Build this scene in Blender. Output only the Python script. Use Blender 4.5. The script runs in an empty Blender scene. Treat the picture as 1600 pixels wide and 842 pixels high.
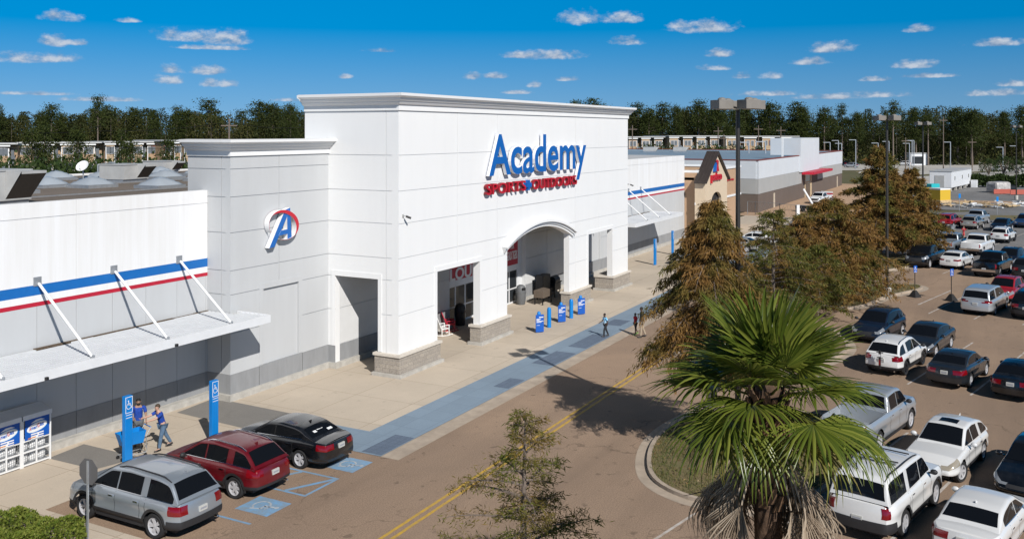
import bpy, bmesh, math, random
import numpy as np
from mathutils import Vector, Matrix, Quaternion

S = bpy.context.scene
COL = S.collection
PI = math.pi
rad = math.radians

# ---------------------------------------------------------------- camera, sky, sun, exposure
FPX, HORIZON, CAM_H, YAW = 1446.6, 207.0, 12.0, rad(27.99)
CF = (math.cos(YAW), math.sin(YAW))
CR = (math.sin(YAW), -math.cos(YAW))
cam = bpy.data.cameras.new('camera')
cam.sensor_width = 36.0
cam.lens = FPX / 1600 * 36.0
cam.shift_y = -(421 - HORIZON) / 1600
cam.clip_start, cam.clip_end = 0.5, 20000
camo = bpy.data.objects.new('camera', cam)
COL.objects.link(camo)
camo.location = (0, 0, CAM_H)
camo.rotation_euler = (PI / 2, 0, YAW - PI / 2)
S.camera = camo

SUN_AZ, SUN_EL = rad(54), rad(37)      # heading in which the sunlight travels, and its height
SUN_T = Vector((math.cos(SUN_AZ) * math.cos(SUN_EL), math.sin(SUN_AZ) * math.cos(SUN_EL), -math.sin(SUN_EL)))
sun = bpy.data.lights.new('sun', 'SUN')
sun.energy = 5.0
sun.angle = rad(0.5)
sun.color = (1.0, 0.965, 0.92)
suno = bpy.data.objects.new('sun', sun)
COL.objects.link(suno)
suno.rotation_euler = SUN_T.to_track_quat('-Z', 'Y').to_euler()
suno.location = (0, 0, 60)

vs = S.view_settings
vs.view_transform = 'Standard'
vs.look = 'None'
vs.gamma = 1
vs.use_curve_mapping = False
vs.exposure = 0.0
S.cycles.max_bounces = 6
S.cycles.diffuse_bounces = 2
S.cycles.transparent_max_bounces = 8
S.cycles.use_denoising = True

world = bpy.data.worlds.new('World')
S.world = world
world.use_nodes = True
WN = world.node_tree
WN.nodes.clear()


def wn(t, **kw):
    n = WN.nodes.new(t)
    for k, v in kw.items():
        setattr(n, k, v)
    return n


def wmath(op, a, b=None, c=None, clamp=False):
    n = wn('ShaderNodeMath', operation=op, use_clamp=clamp)
    for i, v in enumerate((a, b, c)):
        if v is None:
            continue
        if isinstance(v, (int, float)):
            n.inputs[i].default_value = v
        else:
            WN.links.new(v, n.inputs[i])
    return n.outputs[0]


def build_world():
    L = WN.links.new
    tc = wn('ShaderNodeTexCoord')
    sep = wn('ShaderNodeSeparateXYZ')
    L(tc.outputs['Generated'], sep.inputs[0])
    x, y, z = sep.outputs
    # the real sky sampled a little higher, which gives the deep blue of a dry autumn day
    zz = wmath('MULTIPLY_ADD', wmath('MAXIMUM', z, 0.0), 1.5, 0.19)
    cmb = wn('ShaderNodeCombineXYZ')
    L(x, cmb.inputs[0]); L(y, cmb.inputs[1]); L(zz, cmb.inputs[2])
    nrm = wn('ShaderNodeVectorMath', operation='NORMALIZE')
    L(cmb.outputs[0], nrm.inputs[0])
    sky = wn('ShaderNodeTexSky', sky_type='NISHITA')
    sky.sun_disc = False
    sky.sun_elevation = SUN_EL
    sky.sun_rotation = math.atan2(-math.cos(SUN_AZ), -math.sin(SUN_AZ))
    sky.air_density, sky.dust_density, sky.ozone_density = 1.0, 0.25, 2.2
    sky.altitude = 0
    L(nrm.outputs[0], sky.inputs[0])
    hs = wn('ShaderNodeHueSaturation')
    hs.inputs['Hue'].default_value = 0.492
    hs.inputs['Saturation'].default_value = 1.5
    hs.inputs['Value'].default_value = 1.62
    for nm, a, b in (('Saturation', 1.20, 1.66), ('Value', 1.40, 2.05)):
        r = wn('ShaderNodeMapRange')
        r.inputs['From Min'].default_value = 0.01
        r.inputs['From Max'].default_value = 0.14
        r.inputs['To Min'].default_value = a
        r.inputs['To Max'].default_value = b
        L(z, r.inputs['Value']); L(r.outputs[0], hs.inputs[nm])
    L(sky.outputs[0], hs.inputs['Color'])
    # small fair-weather cumulus: each one a place in the sky (azimuth, height, half width, half height)
    az = wmath('ARCTAN2', y, x)
    hyp = wmath('SQRT', wmath('ADD', wmath('MULTIPLY', x, x), wmath('MULTIPLY', y, y)))
    el = wmath('DIVIDE', z, hyp)
    av = wn('ShaderNodeCombineXYZ')
    L(wmath('MULTIPLY', az, 66.0), av.inputs[0]); L(wmath('MULTIPLY', el, 104.0), av.inputs[1])
    nz = wn('ShaderNodeTexNoise')
    nz.inputs['Scale'].default_value = 0.85
    nz.inputs['Detail'].default_value = 6
    nz.inputs['Roughness'].default_value = 0.62
    L(av.outputs[0], nz.inputs['Vector'])
    nf = nz.outputs['Fac']
    clouds = [(290, 52, 52, 10), (350, 54, 42, 13), (335, 73, 55, 4), (97, 23, 30, 8), (85, 60, 22, 9), (108, 64, 26, 5),
              (92, 87, 27, 8), (28, 87, 40, 8), (200, 30, 16, 4), (267, 106, 20, 7), (325, 107, 28, 8), (262, 121, 22, 8),
              (340, 127, 30, 7), (860, 83, 62, 8), (815, 84, 36, 6), (905, 23, 34, 12), (970, 24, 36, 10), (978, 62, 30, 7),
              (735, 117, 17, 6), (775, 117, 20, 5), (832, 130, 13, 6), (1100, 39, 56, 10), (1060, 36, 20, 7), (1123, 81, 22, 7),
              (1117, 104, 24, 5), (1160, 117, 14, 5), (1203, 116, 20, 6), (1300, 71, 36, 9), (1268, 94, 30, 6), (1435, 43, 22, 6),
              (1430, 97, 32, 7), (1560, 64, 46, 6), (540, 118, 12, 4), (885, 122, 22, 4), (1450, 117, 40, 3.5), (1365, 146, 55, 5),
              (1300, 150, 60, 4), (595, 78, 26, 3.5), (1560, 143, 45, 5), (160, 154, 60, 3.5), (60, 145, 50, 3), (1195, 145, 50, 4),
              (810, 143, 26, 3.5), (450, 155, 30, 3), (1365, 122, 22, 4), (1590, 128, 30, 5)]
    best = None
    for (px, py, w, h) in clouds:
        a0 = YAW - math.atan((px - 800) / FPX)
        e0 = (HORIZON - py) / FPX * math.cos(YAW - a0)
        du = wmath('MULTIPLY_ADD', az, FPX / (w * 1.12), -a0 * FPX / (w * 1.12))
        dv = wmath('MULTIPLY_ADD', el, FPX / (h * 1.75), -e0 * FPX / (h * 1.75) + 0.42)
        # flat underside: the lower half falls off faster
        dvb = wmath('MAXIMUM', dv, wmath('MULTIPLY', dv, -2.6))
        r = wmath('ADD', wmath('MULTIPLY', du, du), wmath('MULTIPLY', dvb, dvb))
        m = wmath('SUBTRACT', 1.0, r)
        tone = wmath('MULTIPLY_ADD', m, 1.0, wmath('MULTIPLY', dv, 0.0))
        best = tone if best is None else wmath('MAXIMUM', best, tone)
    best = wmath('MAXIMUM', best, -3.0)
    dens = wmath('ADD', wmath('MULTIPLY', best, 0.95), wmath('MULTIPLY_ADD', nf, 2.7, -1.32))
    mr = wn('ShaderNodeMapRange', interpolation_type='SMOOTHSTEP')
    mr.inputs['From Min'].default_value = 0.05
    mr.inputs['From Max'].default_value = 1.25
    L(dens, mr.inputs['Value'])
    # light tops, grey undersides
    n2 = wn('ShaderNodeTexNoise')
    n2.inputs['Scale'].default_value = 0.85
    n2.inputs['Detail'].default_value = 5
    off = wn('ShaderNodeVectorMath', operation='ADD')
    off.inputs[1].default_value = (0.0, 0.5, 0.0)
    L(av.outputs[0], off.inputs[0]); L(off.outputs[0], n2.inputs['Vector'])
    lit = wmath('MULTIPLY_ADD', wmath('SUBTRACT', nf, n2.outputs['Fac']), 3.0, wmath('MULTIPLY_ADD', best, 0.25, 0.35), clamp=True)
    cc = wn('ShaderNodeMix', data_type='RGBA')
    cc.inputs['A'].default_value = (3.0, 4.3, 6.4, 1)
    cc.inputs['B'].default_value = (8.6, 9.2, 10.2, 1)
    L(lit, cc.inputs['Factor'])
    mx = wn('ShaderNodeMix', data_type='RGBA')
    L(wmath('MULTIPLY', mr.outputs[0], 0.88), mx.inputs['Factor'])
    # the dome overhead is deeper than the band above the trees
    dm = wn('ShaderNodeMapRange', interpolation_type='SMOOTHSTEP')
    dm.inputs['From Min'].default_value = 0.14
    dm.inputs['From Max'].default_value = 0.42
    dm.inputs['To Min'].default_value = 1.0
    dm.inputs['To Max'].default_value = 0.26
    L(z, dm.inputs['Value'])
    deep = wn('ShaderNodeVectorMath', operation='SCALE')
    L(hs.outputs[0], deep.inputs[0]); L(dm.outputs[0], deep.inputs['Scale'])
    L(deep.outputs[0], mx.inputs['A']); L(cc.outputs['Result'], mx.inputs['B'])
    bg = wn('ShaderNodeBackground')
    bg.inputs['Strength'].default_value = SKY_STRENGTH
    L(mx.outputs['Result'], bg.inputs['Color'])
    out = wn('ShaderNodeOutputWorld')
    L(bg.outputs[0], out.inputs[0])


SKY_STRENGTH = 0.07
build_world()


# ---------------------------------------------------------------- survey helpers: the ground plan recovered from the picture
def G(px, py, z=0.0):
    d = FPX * (CAM_H - z) / (py - HORIZON)
    l = (px - 800) / FPX * d
    return (d * CF[0] + l * CR[0], d * CF[1] + l * CR[1])


def at(px, d):
    l = (px - 800) / FPX * d
    return (d * CF[0] + l * CR[0], d * CF[1] + l * CR[1])


def zat(py, d):
    return CAM_H - (py - HORIZON) / FPX * d


def onY(px, Y):
    s = (px - 800) / FPX
    return (Y * CF[0] + s * Y * CF[1]) / (CF[1] - s * CF[0])


def onYZ(px, py, Y):
    X = onY(px, Y)
    return X, CAM_H - (py - HORIZON) * (X * CF[0] + Y * CF[1]) / FPX


# ---------------------------------------------------------------- tags and mesh building
def tag(o, label=None, cat=None, group=None, kind=None):
    if label: o['label'] = label
    if cat: o['category'] = cat
    if group: o['group'] = group
    if kind: o['kind'] = kind
    return o


def empty(name, loc=(0, 0, 0), rz=0.0, parent=None):
    o = bpy.data.objects.new(name, None)
    COL.objects.link(o)
    o.empty_display_size = 0.2
    o.location = loc
    o.rotation_euler = (0, 0, rz)
    if parent: o.parent = parent
    return o


def link(name, me, parent=None, loc=None, rz=None):
    o = bpy.data.objects.new(name, me)
    COL.objects.link(o)
    if parent: o.parent = parent
    if loc is not None: o.location = loc
    if rz is not None: o.rotation_euler = (0, 0, rz)
    return o


def copy_tree(o, parent=None):
    c = o.copy()
    COL.objects.link(c)
    if parent is not None: c.parent = parent
    for ch in list(o.children):
        copy_tree(ch, c)
    return c


class MB:
    def __init__(s):
        s.v, s.f, s.m, s.mi = [], [], [], 0

    def add(s, vs, fs, mi=None):
        b = len(s.v)
        s.v += [tuple(p) for p in vs]
        s.f += [tuple(i + b for i in f) for f in fs]
        s.m += [s.mi if mi is None else mi] * len(fs)
        return s

    def box(s, x0, x1, y0, y1, z0, z1, mi=None):
        v = [(x, y, z) for z in (z0, z1) for y in (y0, y1) for x in (x0, x1)]
        return s.add(v, [(0, 2, 3, 1), (4, 5, 7, 6), (0, 1, 5, 4), (2, 6, 7, 3), (0, 4, 6, 2), (1, 3, 7, 5)], mi)

    def obox(s, c, size, rz=0, mi=None, rx=0, ry=0):
        M = Matrix.Translation(c) @ Matrix.Rotation(rz, 4, 'Z') @ Matrix.Rotation(ry, 4, 'Y') @ Matrix.Rotation(rx, 4, 'X')
        hx, hy, hz = size[0] / 2, size[1] / 2, size[2] / 2
        v = [M @ Vector((x, y, z)) for z in (-hz, hz) for y in (-hy, hy) for x in (-hx, hx)]
        return s.add(v, [(0, 2, 3, 1), (4, 5, 7, 6), (0, 1, 5, 4), (2, 6, 7, 3), (0, 4, 6, 2), (1, 3, 7, 5)], mi)

    def sheet(s, pts, z, mi=None):
        return s.add([(p[0], p[1], z) for p in pts], [tuple(range(len(pts)))], mi)

    def slab(s, pts, z0, z1, mi=None):
        n = len(pts)
        v = [(p[0], p[1], z0) for p in pts] + [(p[0], p[1], z1) for p in pts]
        f = [tuple(range(n))[::-1], tuple(range(n, 2 * n))] + [(i, (i + 1) % n, n + (i + 1) % n, n + i) for i in range(n)]
        return s.add(v, f, mi)

    def prismY(s, pts, y0, y1, mi=None, mside=None):
        """outline in x,z pushed from y0 (front) to y1"""
        n = len(pts)
        v = [(p[0], y0, p[1]) for p in pts] + [(p[0], y1, p[1]) for p in pts]
        s.add(v, [tuple(range(n)), tuple(range(n, 2 * n))[::-1]], mi)
        b = len(s.v) - 2 * n
        for i in range(n):
            j = (i + 1) % n
            s.f.append((b + j, b + i, b + n + i, b + n + j))
            s.m.append(mside if mside is not None else (s.mi if mi is None else mi))
        return s

    def tube(s, pts, r, n=8, mi=None, cap=True):
        pts = [Vector(p) for p in pts]
        rs = r if isinstance(r, (list, tuple)) else [r] * len(pts)
        vs, fs = [], []
        ref = None
        for i, p in enumerate(pts):
            d = (pts[min(i + 1, len(pts) - 1)] - pts[max(i - 1, 0)]).normalized()
            if ref is None:
                ref = Vector((0, 0, 1)) if abs(d.z) < 0.9 else Vector((1, 0, 0))
            a = d.cross(ref).normalized()
            b = d.cross(a).normalized()
            ref = -(d.cross(a)) if False else ref
            for k in range(n):
                t = 2 * PI * k / n
                vs.append(p + (a * math.cos(t) + b * math.sin(t)) * rs[i])
        for i in range(len(pts) - 1):
            for k in range(n):
                fs.append((i * n + k, i * n + (k + 1) % n, (i + 1) * n + (k + 1) % n, (i + 1) * n + k))
        if cap:
            fs.append(tuple(range(n))[::-1])
            fs.append(tuple(range((len(pts) - 1) * n, len(pts) * n)))
        return s.add(vs, fs, mi)

    def lathe(s, prof, n=20, c=(0, 0, 0), mi=None, axis='Z', cap=True):
        vs, fs = [], []
        for (r, h) in prof:
            for k in range(n):
                t = 2 * PI * k / n
                p = (r * math.cos(t), r * math.sin(t), h)
                if axis == 'Y': p = (p[0], p[2], p[1])
                vs.append((c[0] + p[0], c[1] + p[1], c[2] + p[2]))
        for i in range(len(prof) - 1):
            for k in range(n):
                a, b2 = i * n + k, i * n + (k + 1) % n
                fs.append((a, b2, b2 + n, a + n))
        if cap and prof[0][0] > 1e-4: fs.append(tuple(range(n))[::-1])
        if cap and prof[-1][0] > 1e-4: fs.append(tuple(range((len(prof) - 1) * n, len(prof) * n)))
        return s.add(vs, fs, mi)

    def ball(s, c, r, n=12, m=8, mi=None):
        prof = []
        rx, ry, rz = r if isinstance(r, (tuple, list)) else (r, r, r)
        vs, fs = [], []
        for i in range(m + 1):
            ph = PI * i / m
            for k in range(n):
                t = 2 * PI * k / n
                vs.append((c[0] + rx * math.sin(ph) * math.cos(t), c[1] + ry * math.sin(ph) * math.sin(t), c[2] + rz * math.cos(ph)))
        for i in range(m):
            for k in range(n):
                fs.append((i * n + k, (i + 1) * n + k, (i + 1) * n + (k + 1) % n, i * n + (k + 1) % n))
        return s.add(vs, fs, mi)

    def mesh(s, name, mats, smooth=None):
        me = bpy.data.meshes.new(name)
        me.from_pydata(s.v, [], s.f)
        if not isinstance(mats, (list, tuple)): mats = [mats]
        for m in mats: me.materials.append(m)
        if len(mats) > 1: me.polygons.foreach_set('material_index', s.m)
        if smooth is not None:
            me.polygons.foreach_set('use_smooth', [True] * len(me.polygons))
            if smooth < 180: me.set_sharp_from_angle(angle=rad(smooth))
        me.validate()
        me.update()
        return me

    def build(s, name, mats, parent=None, smooth=None, loc=None, rz=None, bevel=0):
        o = link(name, s.mesh(name, mats, smooth), parent, loc, rz)
        if bevel:
            b = o.modifiers.new('bevel', 'BEVEL')
            b.width = bevel; b.segments = 2; b.limit_method = 'ANGLE'
        return o


def mesh_np(name, V, F, mat, smooth=False):
    """V (n,3) and F (m,k) arrays to a mesh"""
    me = bpy.data.meshes.new(name)
    V = np.asarray(V, dtype=np.float32); F = np.asarray(F, dtype=np.int32)
    k = F.shape[1]
    me.vertices.add(len(V)); me.vertices.foreach_set('co', V.ravel())
    me.loops.add(F.size); me.loops.foreach_set('vertex_index', F.ravel())
    me.polygons.add(len(F))
    me.polygons.foreach_set('loop_start', np.arange(0, F.size, k, dtype=np.int32))
    if smooth: me.polygons.foreach_set('use_smooth', np.ones(len(F), dtype=bool))
    for m in (mat if isinstance(mat, (list, tuple)) else [mat]): me.materials.append(m)
    me.update(calc_edges=True)
    return me


def text_mb(body, x0, x1, z0, z1, y_front, depth, offset=0.0, shear=0.0, mi=0, mside=None, bevel=0.0):
    """lettering fitted to a box on a wall that faces -Y"""
    cu = bpy.data.curves.new('lettering', 'FONT')
    cu.body = body
    cu.extrude = 0.5
    cu.offset = offset
    cu.shear = shear
    cu.resolution_u = 5
    o = bpy.data.objects.new('lettering', cu)
    COL.objects.link(o)
    dg = bpy.context.evaluated_depsgraph_get()
    me = bpy.data.meshes.new_from_object(o.evaluated_get(dg))
    bpy.data.objects.remove(o)
    V = np.array([v.co for v in me.vertices])
    lo, hi = V.min(0), V.max(0)
    out = MB()
    vs = []
    for v in V:
        vs.append((x0 + (v[0] - lo[0]) / (hi[0] - lo[0]) * (x1 - x0), y_front if v[2] > 0 else y_front + depth,
                   z0 + (v[1] - lo[1]) / (hi[1] - lo[1]) * (z1 - z0)))
    for p in me.polygons:
        side = abs(p.normal.z) < 0.5
        out.add([vs[i] for i in p.vertices], [tuple(range(len(p.vertices)))], (mi if mside is None else mside) if side else mi)
    bpy.data.meshes.remove(me)
    return out


# ---------------------------------------------------------------- materials
def newmat(name):
    m = bpy.data.materials.new(name)
    m.use_nodes = True
    nt = m.node_tree
    return m, nt, nt.nodes['Principled BSDF']


def mat(name, c, rough=0.6, metal=0.0, var=0.12, scale=3.0, bump=0.0, bscale=60.0, spec=0.5, coat=0.0, c2=None, stretch=None, detail=5.0):
    """base colour with uneven tone; positions in the world drive the noise"""
    m, nt, b = newmat(name)
    L = nt.links.new
    geo = nt.nodes.new('ShaderNodeNewGeometry')
    vec = geo.outputs['Position']
    if stretch:
        mp = nt.nodes.new('ShaderNodeMapping')
        mp.inputs['Scale'].default_value = stretch
        L(vec, mp.inputs['Vector']); vec = mp.outputs[0]
    nz = nt.nodes.new('ShaderNodeTexNoise')
    nz.inputs['Scale'].default_value = scale
    nz.inputs['Detail'].default_value = detail
    nz.inputs['Roughness'].default_value = 0.65
    L(vec, nz.inputs['Vector'])
    cr = nt.nodes.new('ShaderNodeValToRGB')
    ca = c2 if c2 else tuple(x * (1 - var) for x in c)
    cb = c if c2 else tuple(min(1, x * (1 + var)) for x in c)
    cr.color_ramp.elements[0].position = 0.32
    cr.color_ramp.elements[1].position = 0.68
    cr.color_ramp.elements[0].color = (*ca, 1)
    cr.color_ramp.elements[1].color = (*cb, 1)
    L(nz.outputs['Fac'], cr.inputs['Fac'])
    L(cr.outputs['Color'], b.inputs['Base Color'])
    b.inputs['Roughness'].default_value = rough
    b.inputs['Metallic'].default_value = metal
    b.inputs['Specular IOR Level'].default_value = spec
    b.inputs['Coat Weight'].default_value = coat
    b.inputs['Coat Roughness'].default_value = 0.05
    if bump:
        n2 = nt.nodes.new('ShaderNodeTexNoise')
        n2.inputs['Scale'].default_value = bscale
        n2.inputs['Detail'].default_value = 3
        L(geo.outputs['Position'], n2.inputs['Vector'])
        bp = nt.nodes.new('ShaderNodeBump')
        bp.inputs['Strength'].default_value = bump
        bp.inputs['Distance'].default_value = 0.02
        L(n2.outputs['Fac'], bp.inputs['Height'])
        L(bp.outputs[0], b.inputs['Normal'])
    return m


def paved(name, base, dark, fine, joints=None, jcol=None, patches=0.5, rough=0.9, stainc=None, bump=0.35, lanes=0.0, spots=0.0):
    """paving: broad worn areas, fine aggregate speckle, cracks or saw-cut joints"""
    m, nt, b = newmat(name)
    L = nt.links.new
    N = nt.nodes.new
    geo = N('ShaderNodeNewGeometry')
    P = geo.outputs['Position']

    def noise(scale, det=4, ro=0.6, vec=P, dist=0.0):
        n = N('ShaderNodeTexNoise')
        n.inputs['Scale'].default_value = scale
        n.inputs['Detail'].default_value = det
        n.inputs['Roughness'].default_value = ro
        n.inputs['Distortion'].default_value = dist
        L(vec, n.inputs['Vector'])
        return n.outputs['Fac']

    def ramp(fac, p0, p1, c0=(0, 0, 0, 1), c1=(1, 1, 1, 1)):
        r = N('ShaderNodeValToRGB')
        r.color_ramp.elements[0].position = p0
        r.color_ramp.elements[1].position = p1
        r.color_ramp.elements[0].color = c0
        r.color_ramp.elements[1].color = c1
        L(fac, r.inputs['Fac'])
        return r.outputs['Color']

    def mix(fac, a, b2, typ='MIX'):
        x = N('ShaderNodeMix')
        x.data_type = 'RGBA'
        x.blend_type = typ
        for s_, v in (('Factor', fac), ('A', a), ('B', b2)):
            if isinstance(v, (float, int)): x.inputs[s_].default_value = v
            elif isinstance(v, tuple): x.inputs[s_].default_value = (*v[:3], 1)
            else: L(v, x.inputs[s_])
        return x.outputs['Result']
    broad = ramp(noise(0.12, 5, 0.62, dist=0.6), 0.36, 0.66)
    mid = ramp(noise(0.9, 5, 0.65), 0.35, 0.7)
    c = mix(broad, base, dark)
    c = mix(mix(0.5 * patches, (0, 0, 0), mid), c, tuple(x * 0.82 for x in base))
    speck = ramp(noise(22, 3, 0.8), 0.34, 0.66, (1 - fine, 1 - fine, 1 - fine, 1), (1 + fine, 1 + fine, 1 + fine, 1))
    c = mix(1.0, c, speck, 'MULTIPLY')
    # tyre-worn lanes run along the drive
    mp2 = N('ShaderNodeMapping'); mp2.inputs['Scale'].default_value = (0.035, 0.42, 1.0)
    L(P, mp2.inputs['Vector'])
    lane = ramp(noise(1.0, 4, 0.6, vec=mp2.outputs[0]), 0.45, 0.66)
    c = mix(mix(lanes, (0, 0, 0), lane), c, tuple(x * 0.72 for x in dark))
    # drips and small spots
    sp_ = ramp(noise(1.7, 3, 0.55), 0.655, 0.70)
    c = mix(mix(spots, (0, 0, 0), sp_), c, tuple(x * 0.42 for x in dark))
    # blotchy stains
    st = ramp(noise(0.55, 6, 0.7, dist=1.2), 0.60, 0.75)
    c = mix(mix(0.4, (0, 0, 0), st), c, stainc if stainc else tuple(x * 0.6 for x in dark))
    if joints:
        br = N('ShaderNodeTexBrick')
        br.offset = 0.0
        mp = N('ShaderNodeMapping')
        mp.inputs['Location'].default_value = joints[2]
        L(P, mp.inputs['Vector']); L(mp.outputs[0], br.inputs['Vector'])
        br.inputs['Scale'].default_value = 1.0
        br.inputs['Mortar Size'].default_value = 0.018
        br.inputs['Mortar Smooth'].default_value = 0.3
        br.inputs['Brick Width'].default_value = joints[0]
        br.inputs['Row Height'].default_value = joints[1]
        br.inputs['Color1'].default_value = (1, 1, 1, 1)
        br.inputs['Color2'].default_value = (0.9, 0.9, 0.9, 1)
        br.inputs['Mortar'].default_value = (*(jcol or (0.55, 0.52, 0.5)), 1)
        c = mix(1.0, c, br.outputs['Color'], 'MULTIPLY')
    else:
        vo = N('ShaderNodeTexVoronoi')
        vo.feature = 'DISTANCE_TO_EDGE'
        vo.inputs['Scale'].default_value = 0.16
        wob = N('ShaderNodeVectorMath'); wob.operation = 'ADD'
        nn = N('ShaderNodeTexNoise'); nn.inputs['Scale'].default_value = 0.5; nn.inputs['Detail'].default_value = 6
        L(P, nn.inputs['Vector'])
        sc = N('ShaderNodeVectorMath'); sc.operation = 'SCALE'; sc.inputs['Scale'].default_value = 5.0
        L(nn.outputs['Color'], sc.inputs[0]); L(P, wob.inputs[0]); L(sc.outputs[0], wob.inputs[1])
        L(wob.outputs[0], vo.inputs['Vector'])
        ck = ramp(vo.outputs['Distance'], 0.0, 0.011, (1, 1, 1, 1), (0, 0, 0, 1))
        gate = ramp(noise(0.2, 3), 0.45, 0.6)
        ck = mix(1.0, ck, gate, 'MULTIPLY')
        c = mix(mix(0.7, (0, 0, 0), ck), c, tuple(x * 0.42 for x in dark))
    L(c, b.inputs['Base Color'])
    b.inputs['Roughness'].default_value = rough
    b.inputs['Specular IOR Level'].default_value = 0.25
    bp = N('ShaderNodeBump')
    bp.inputs['Strength'].default_value = bump
    bp.inputs['Distance'].default_value = 0.01
    L(noise(35, 3, 0.7), bp.inputs['Height'])
    L(bp.outputs[0], b.inputs['Normal'])
    return m


def leafmat(name, cols, trans=0.25, rough=0.6, patch=None, pscale=0.7, spec=0.15, pr=(0.5, 0.66)):
    """leaf colours vary leaf by leaf; optional second colour set in patches of the crown"""
    m, nt, b = newmat(name)
    L = nt.links.new
    N = nt.nodes.new
    geo = N('ShaderNodeNewGeometry')

    def ramp(cs):
        r = N('ShaderNodeValToRGB')
        e = r.color_ramp.elements
        while len(e) < len(cs): e.new(0.5)
        for i, c in enumerate(cs):
            e[i].position = i / max(1, len(cs) - 1)
            e[i].color = (*c, 1)
        L(geo.outputs['Random Per Island'], r.inputs['Fac'])
        return r.outputs['Color']
    c = ramp(cols)
    if patch:
        tc = N('ShaderNodeTexCoord')
        nz = N('ShaderNodeTexNoise')
        nz.inputs['Scale'].default_value = pscale
        nz.inputs['Detail'].default_value = 3
        L(tc.outputs['Object'], nz.inputs['Vector'])
        rr = N('ShaderNodeValToRGB')
        rr.color_ramp.elements[0].position = pr[0]
        rr.color_ramp.elements[1].position = pr[1]
        L(nz.outputs['Fac'], rr.inputs['Fac'])
        x = N('ShaderNodeMix'); x.data_type = 'RGBA'
        L(rr.outputs['Color'], x.inputs['Factor']); L(c, x.inputs['A']); L(ramp(patch), x.inputs['B'])
        c = x.outputs['Result']
    L(c, b.inputs['Base Color'])
    b.inputs['Roughness'].default_value = rough
    b.inputs['Specular IOR Level'].default_value = spec
    tr = N('ShaderNodeBsdfTranslucent')
    L(c, tr.inputs['Color'])
    ms = N('ShaderNodeMixShader')
    ms.inputs[0].default_value = trans
    L(b.outputs[0], ms.inputs[1]); L(tr.outputs[0], ms.inputs[2])
    L(ms.outputs[0], nt.nodes['Material Output'].inputs['Surface'])
    return m


def glassmat(name, c=(0.006, 0.007, 0.009), rough=0.02):
    m, nt, b = newmat(name)
    b.inputs['Base Color'].default_value = (*c, 1)
    b.inputs['Roughness'].default_value = rough
    b.inputs['Specular IOR Level'].default_value = 0.26
    return m


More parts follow.
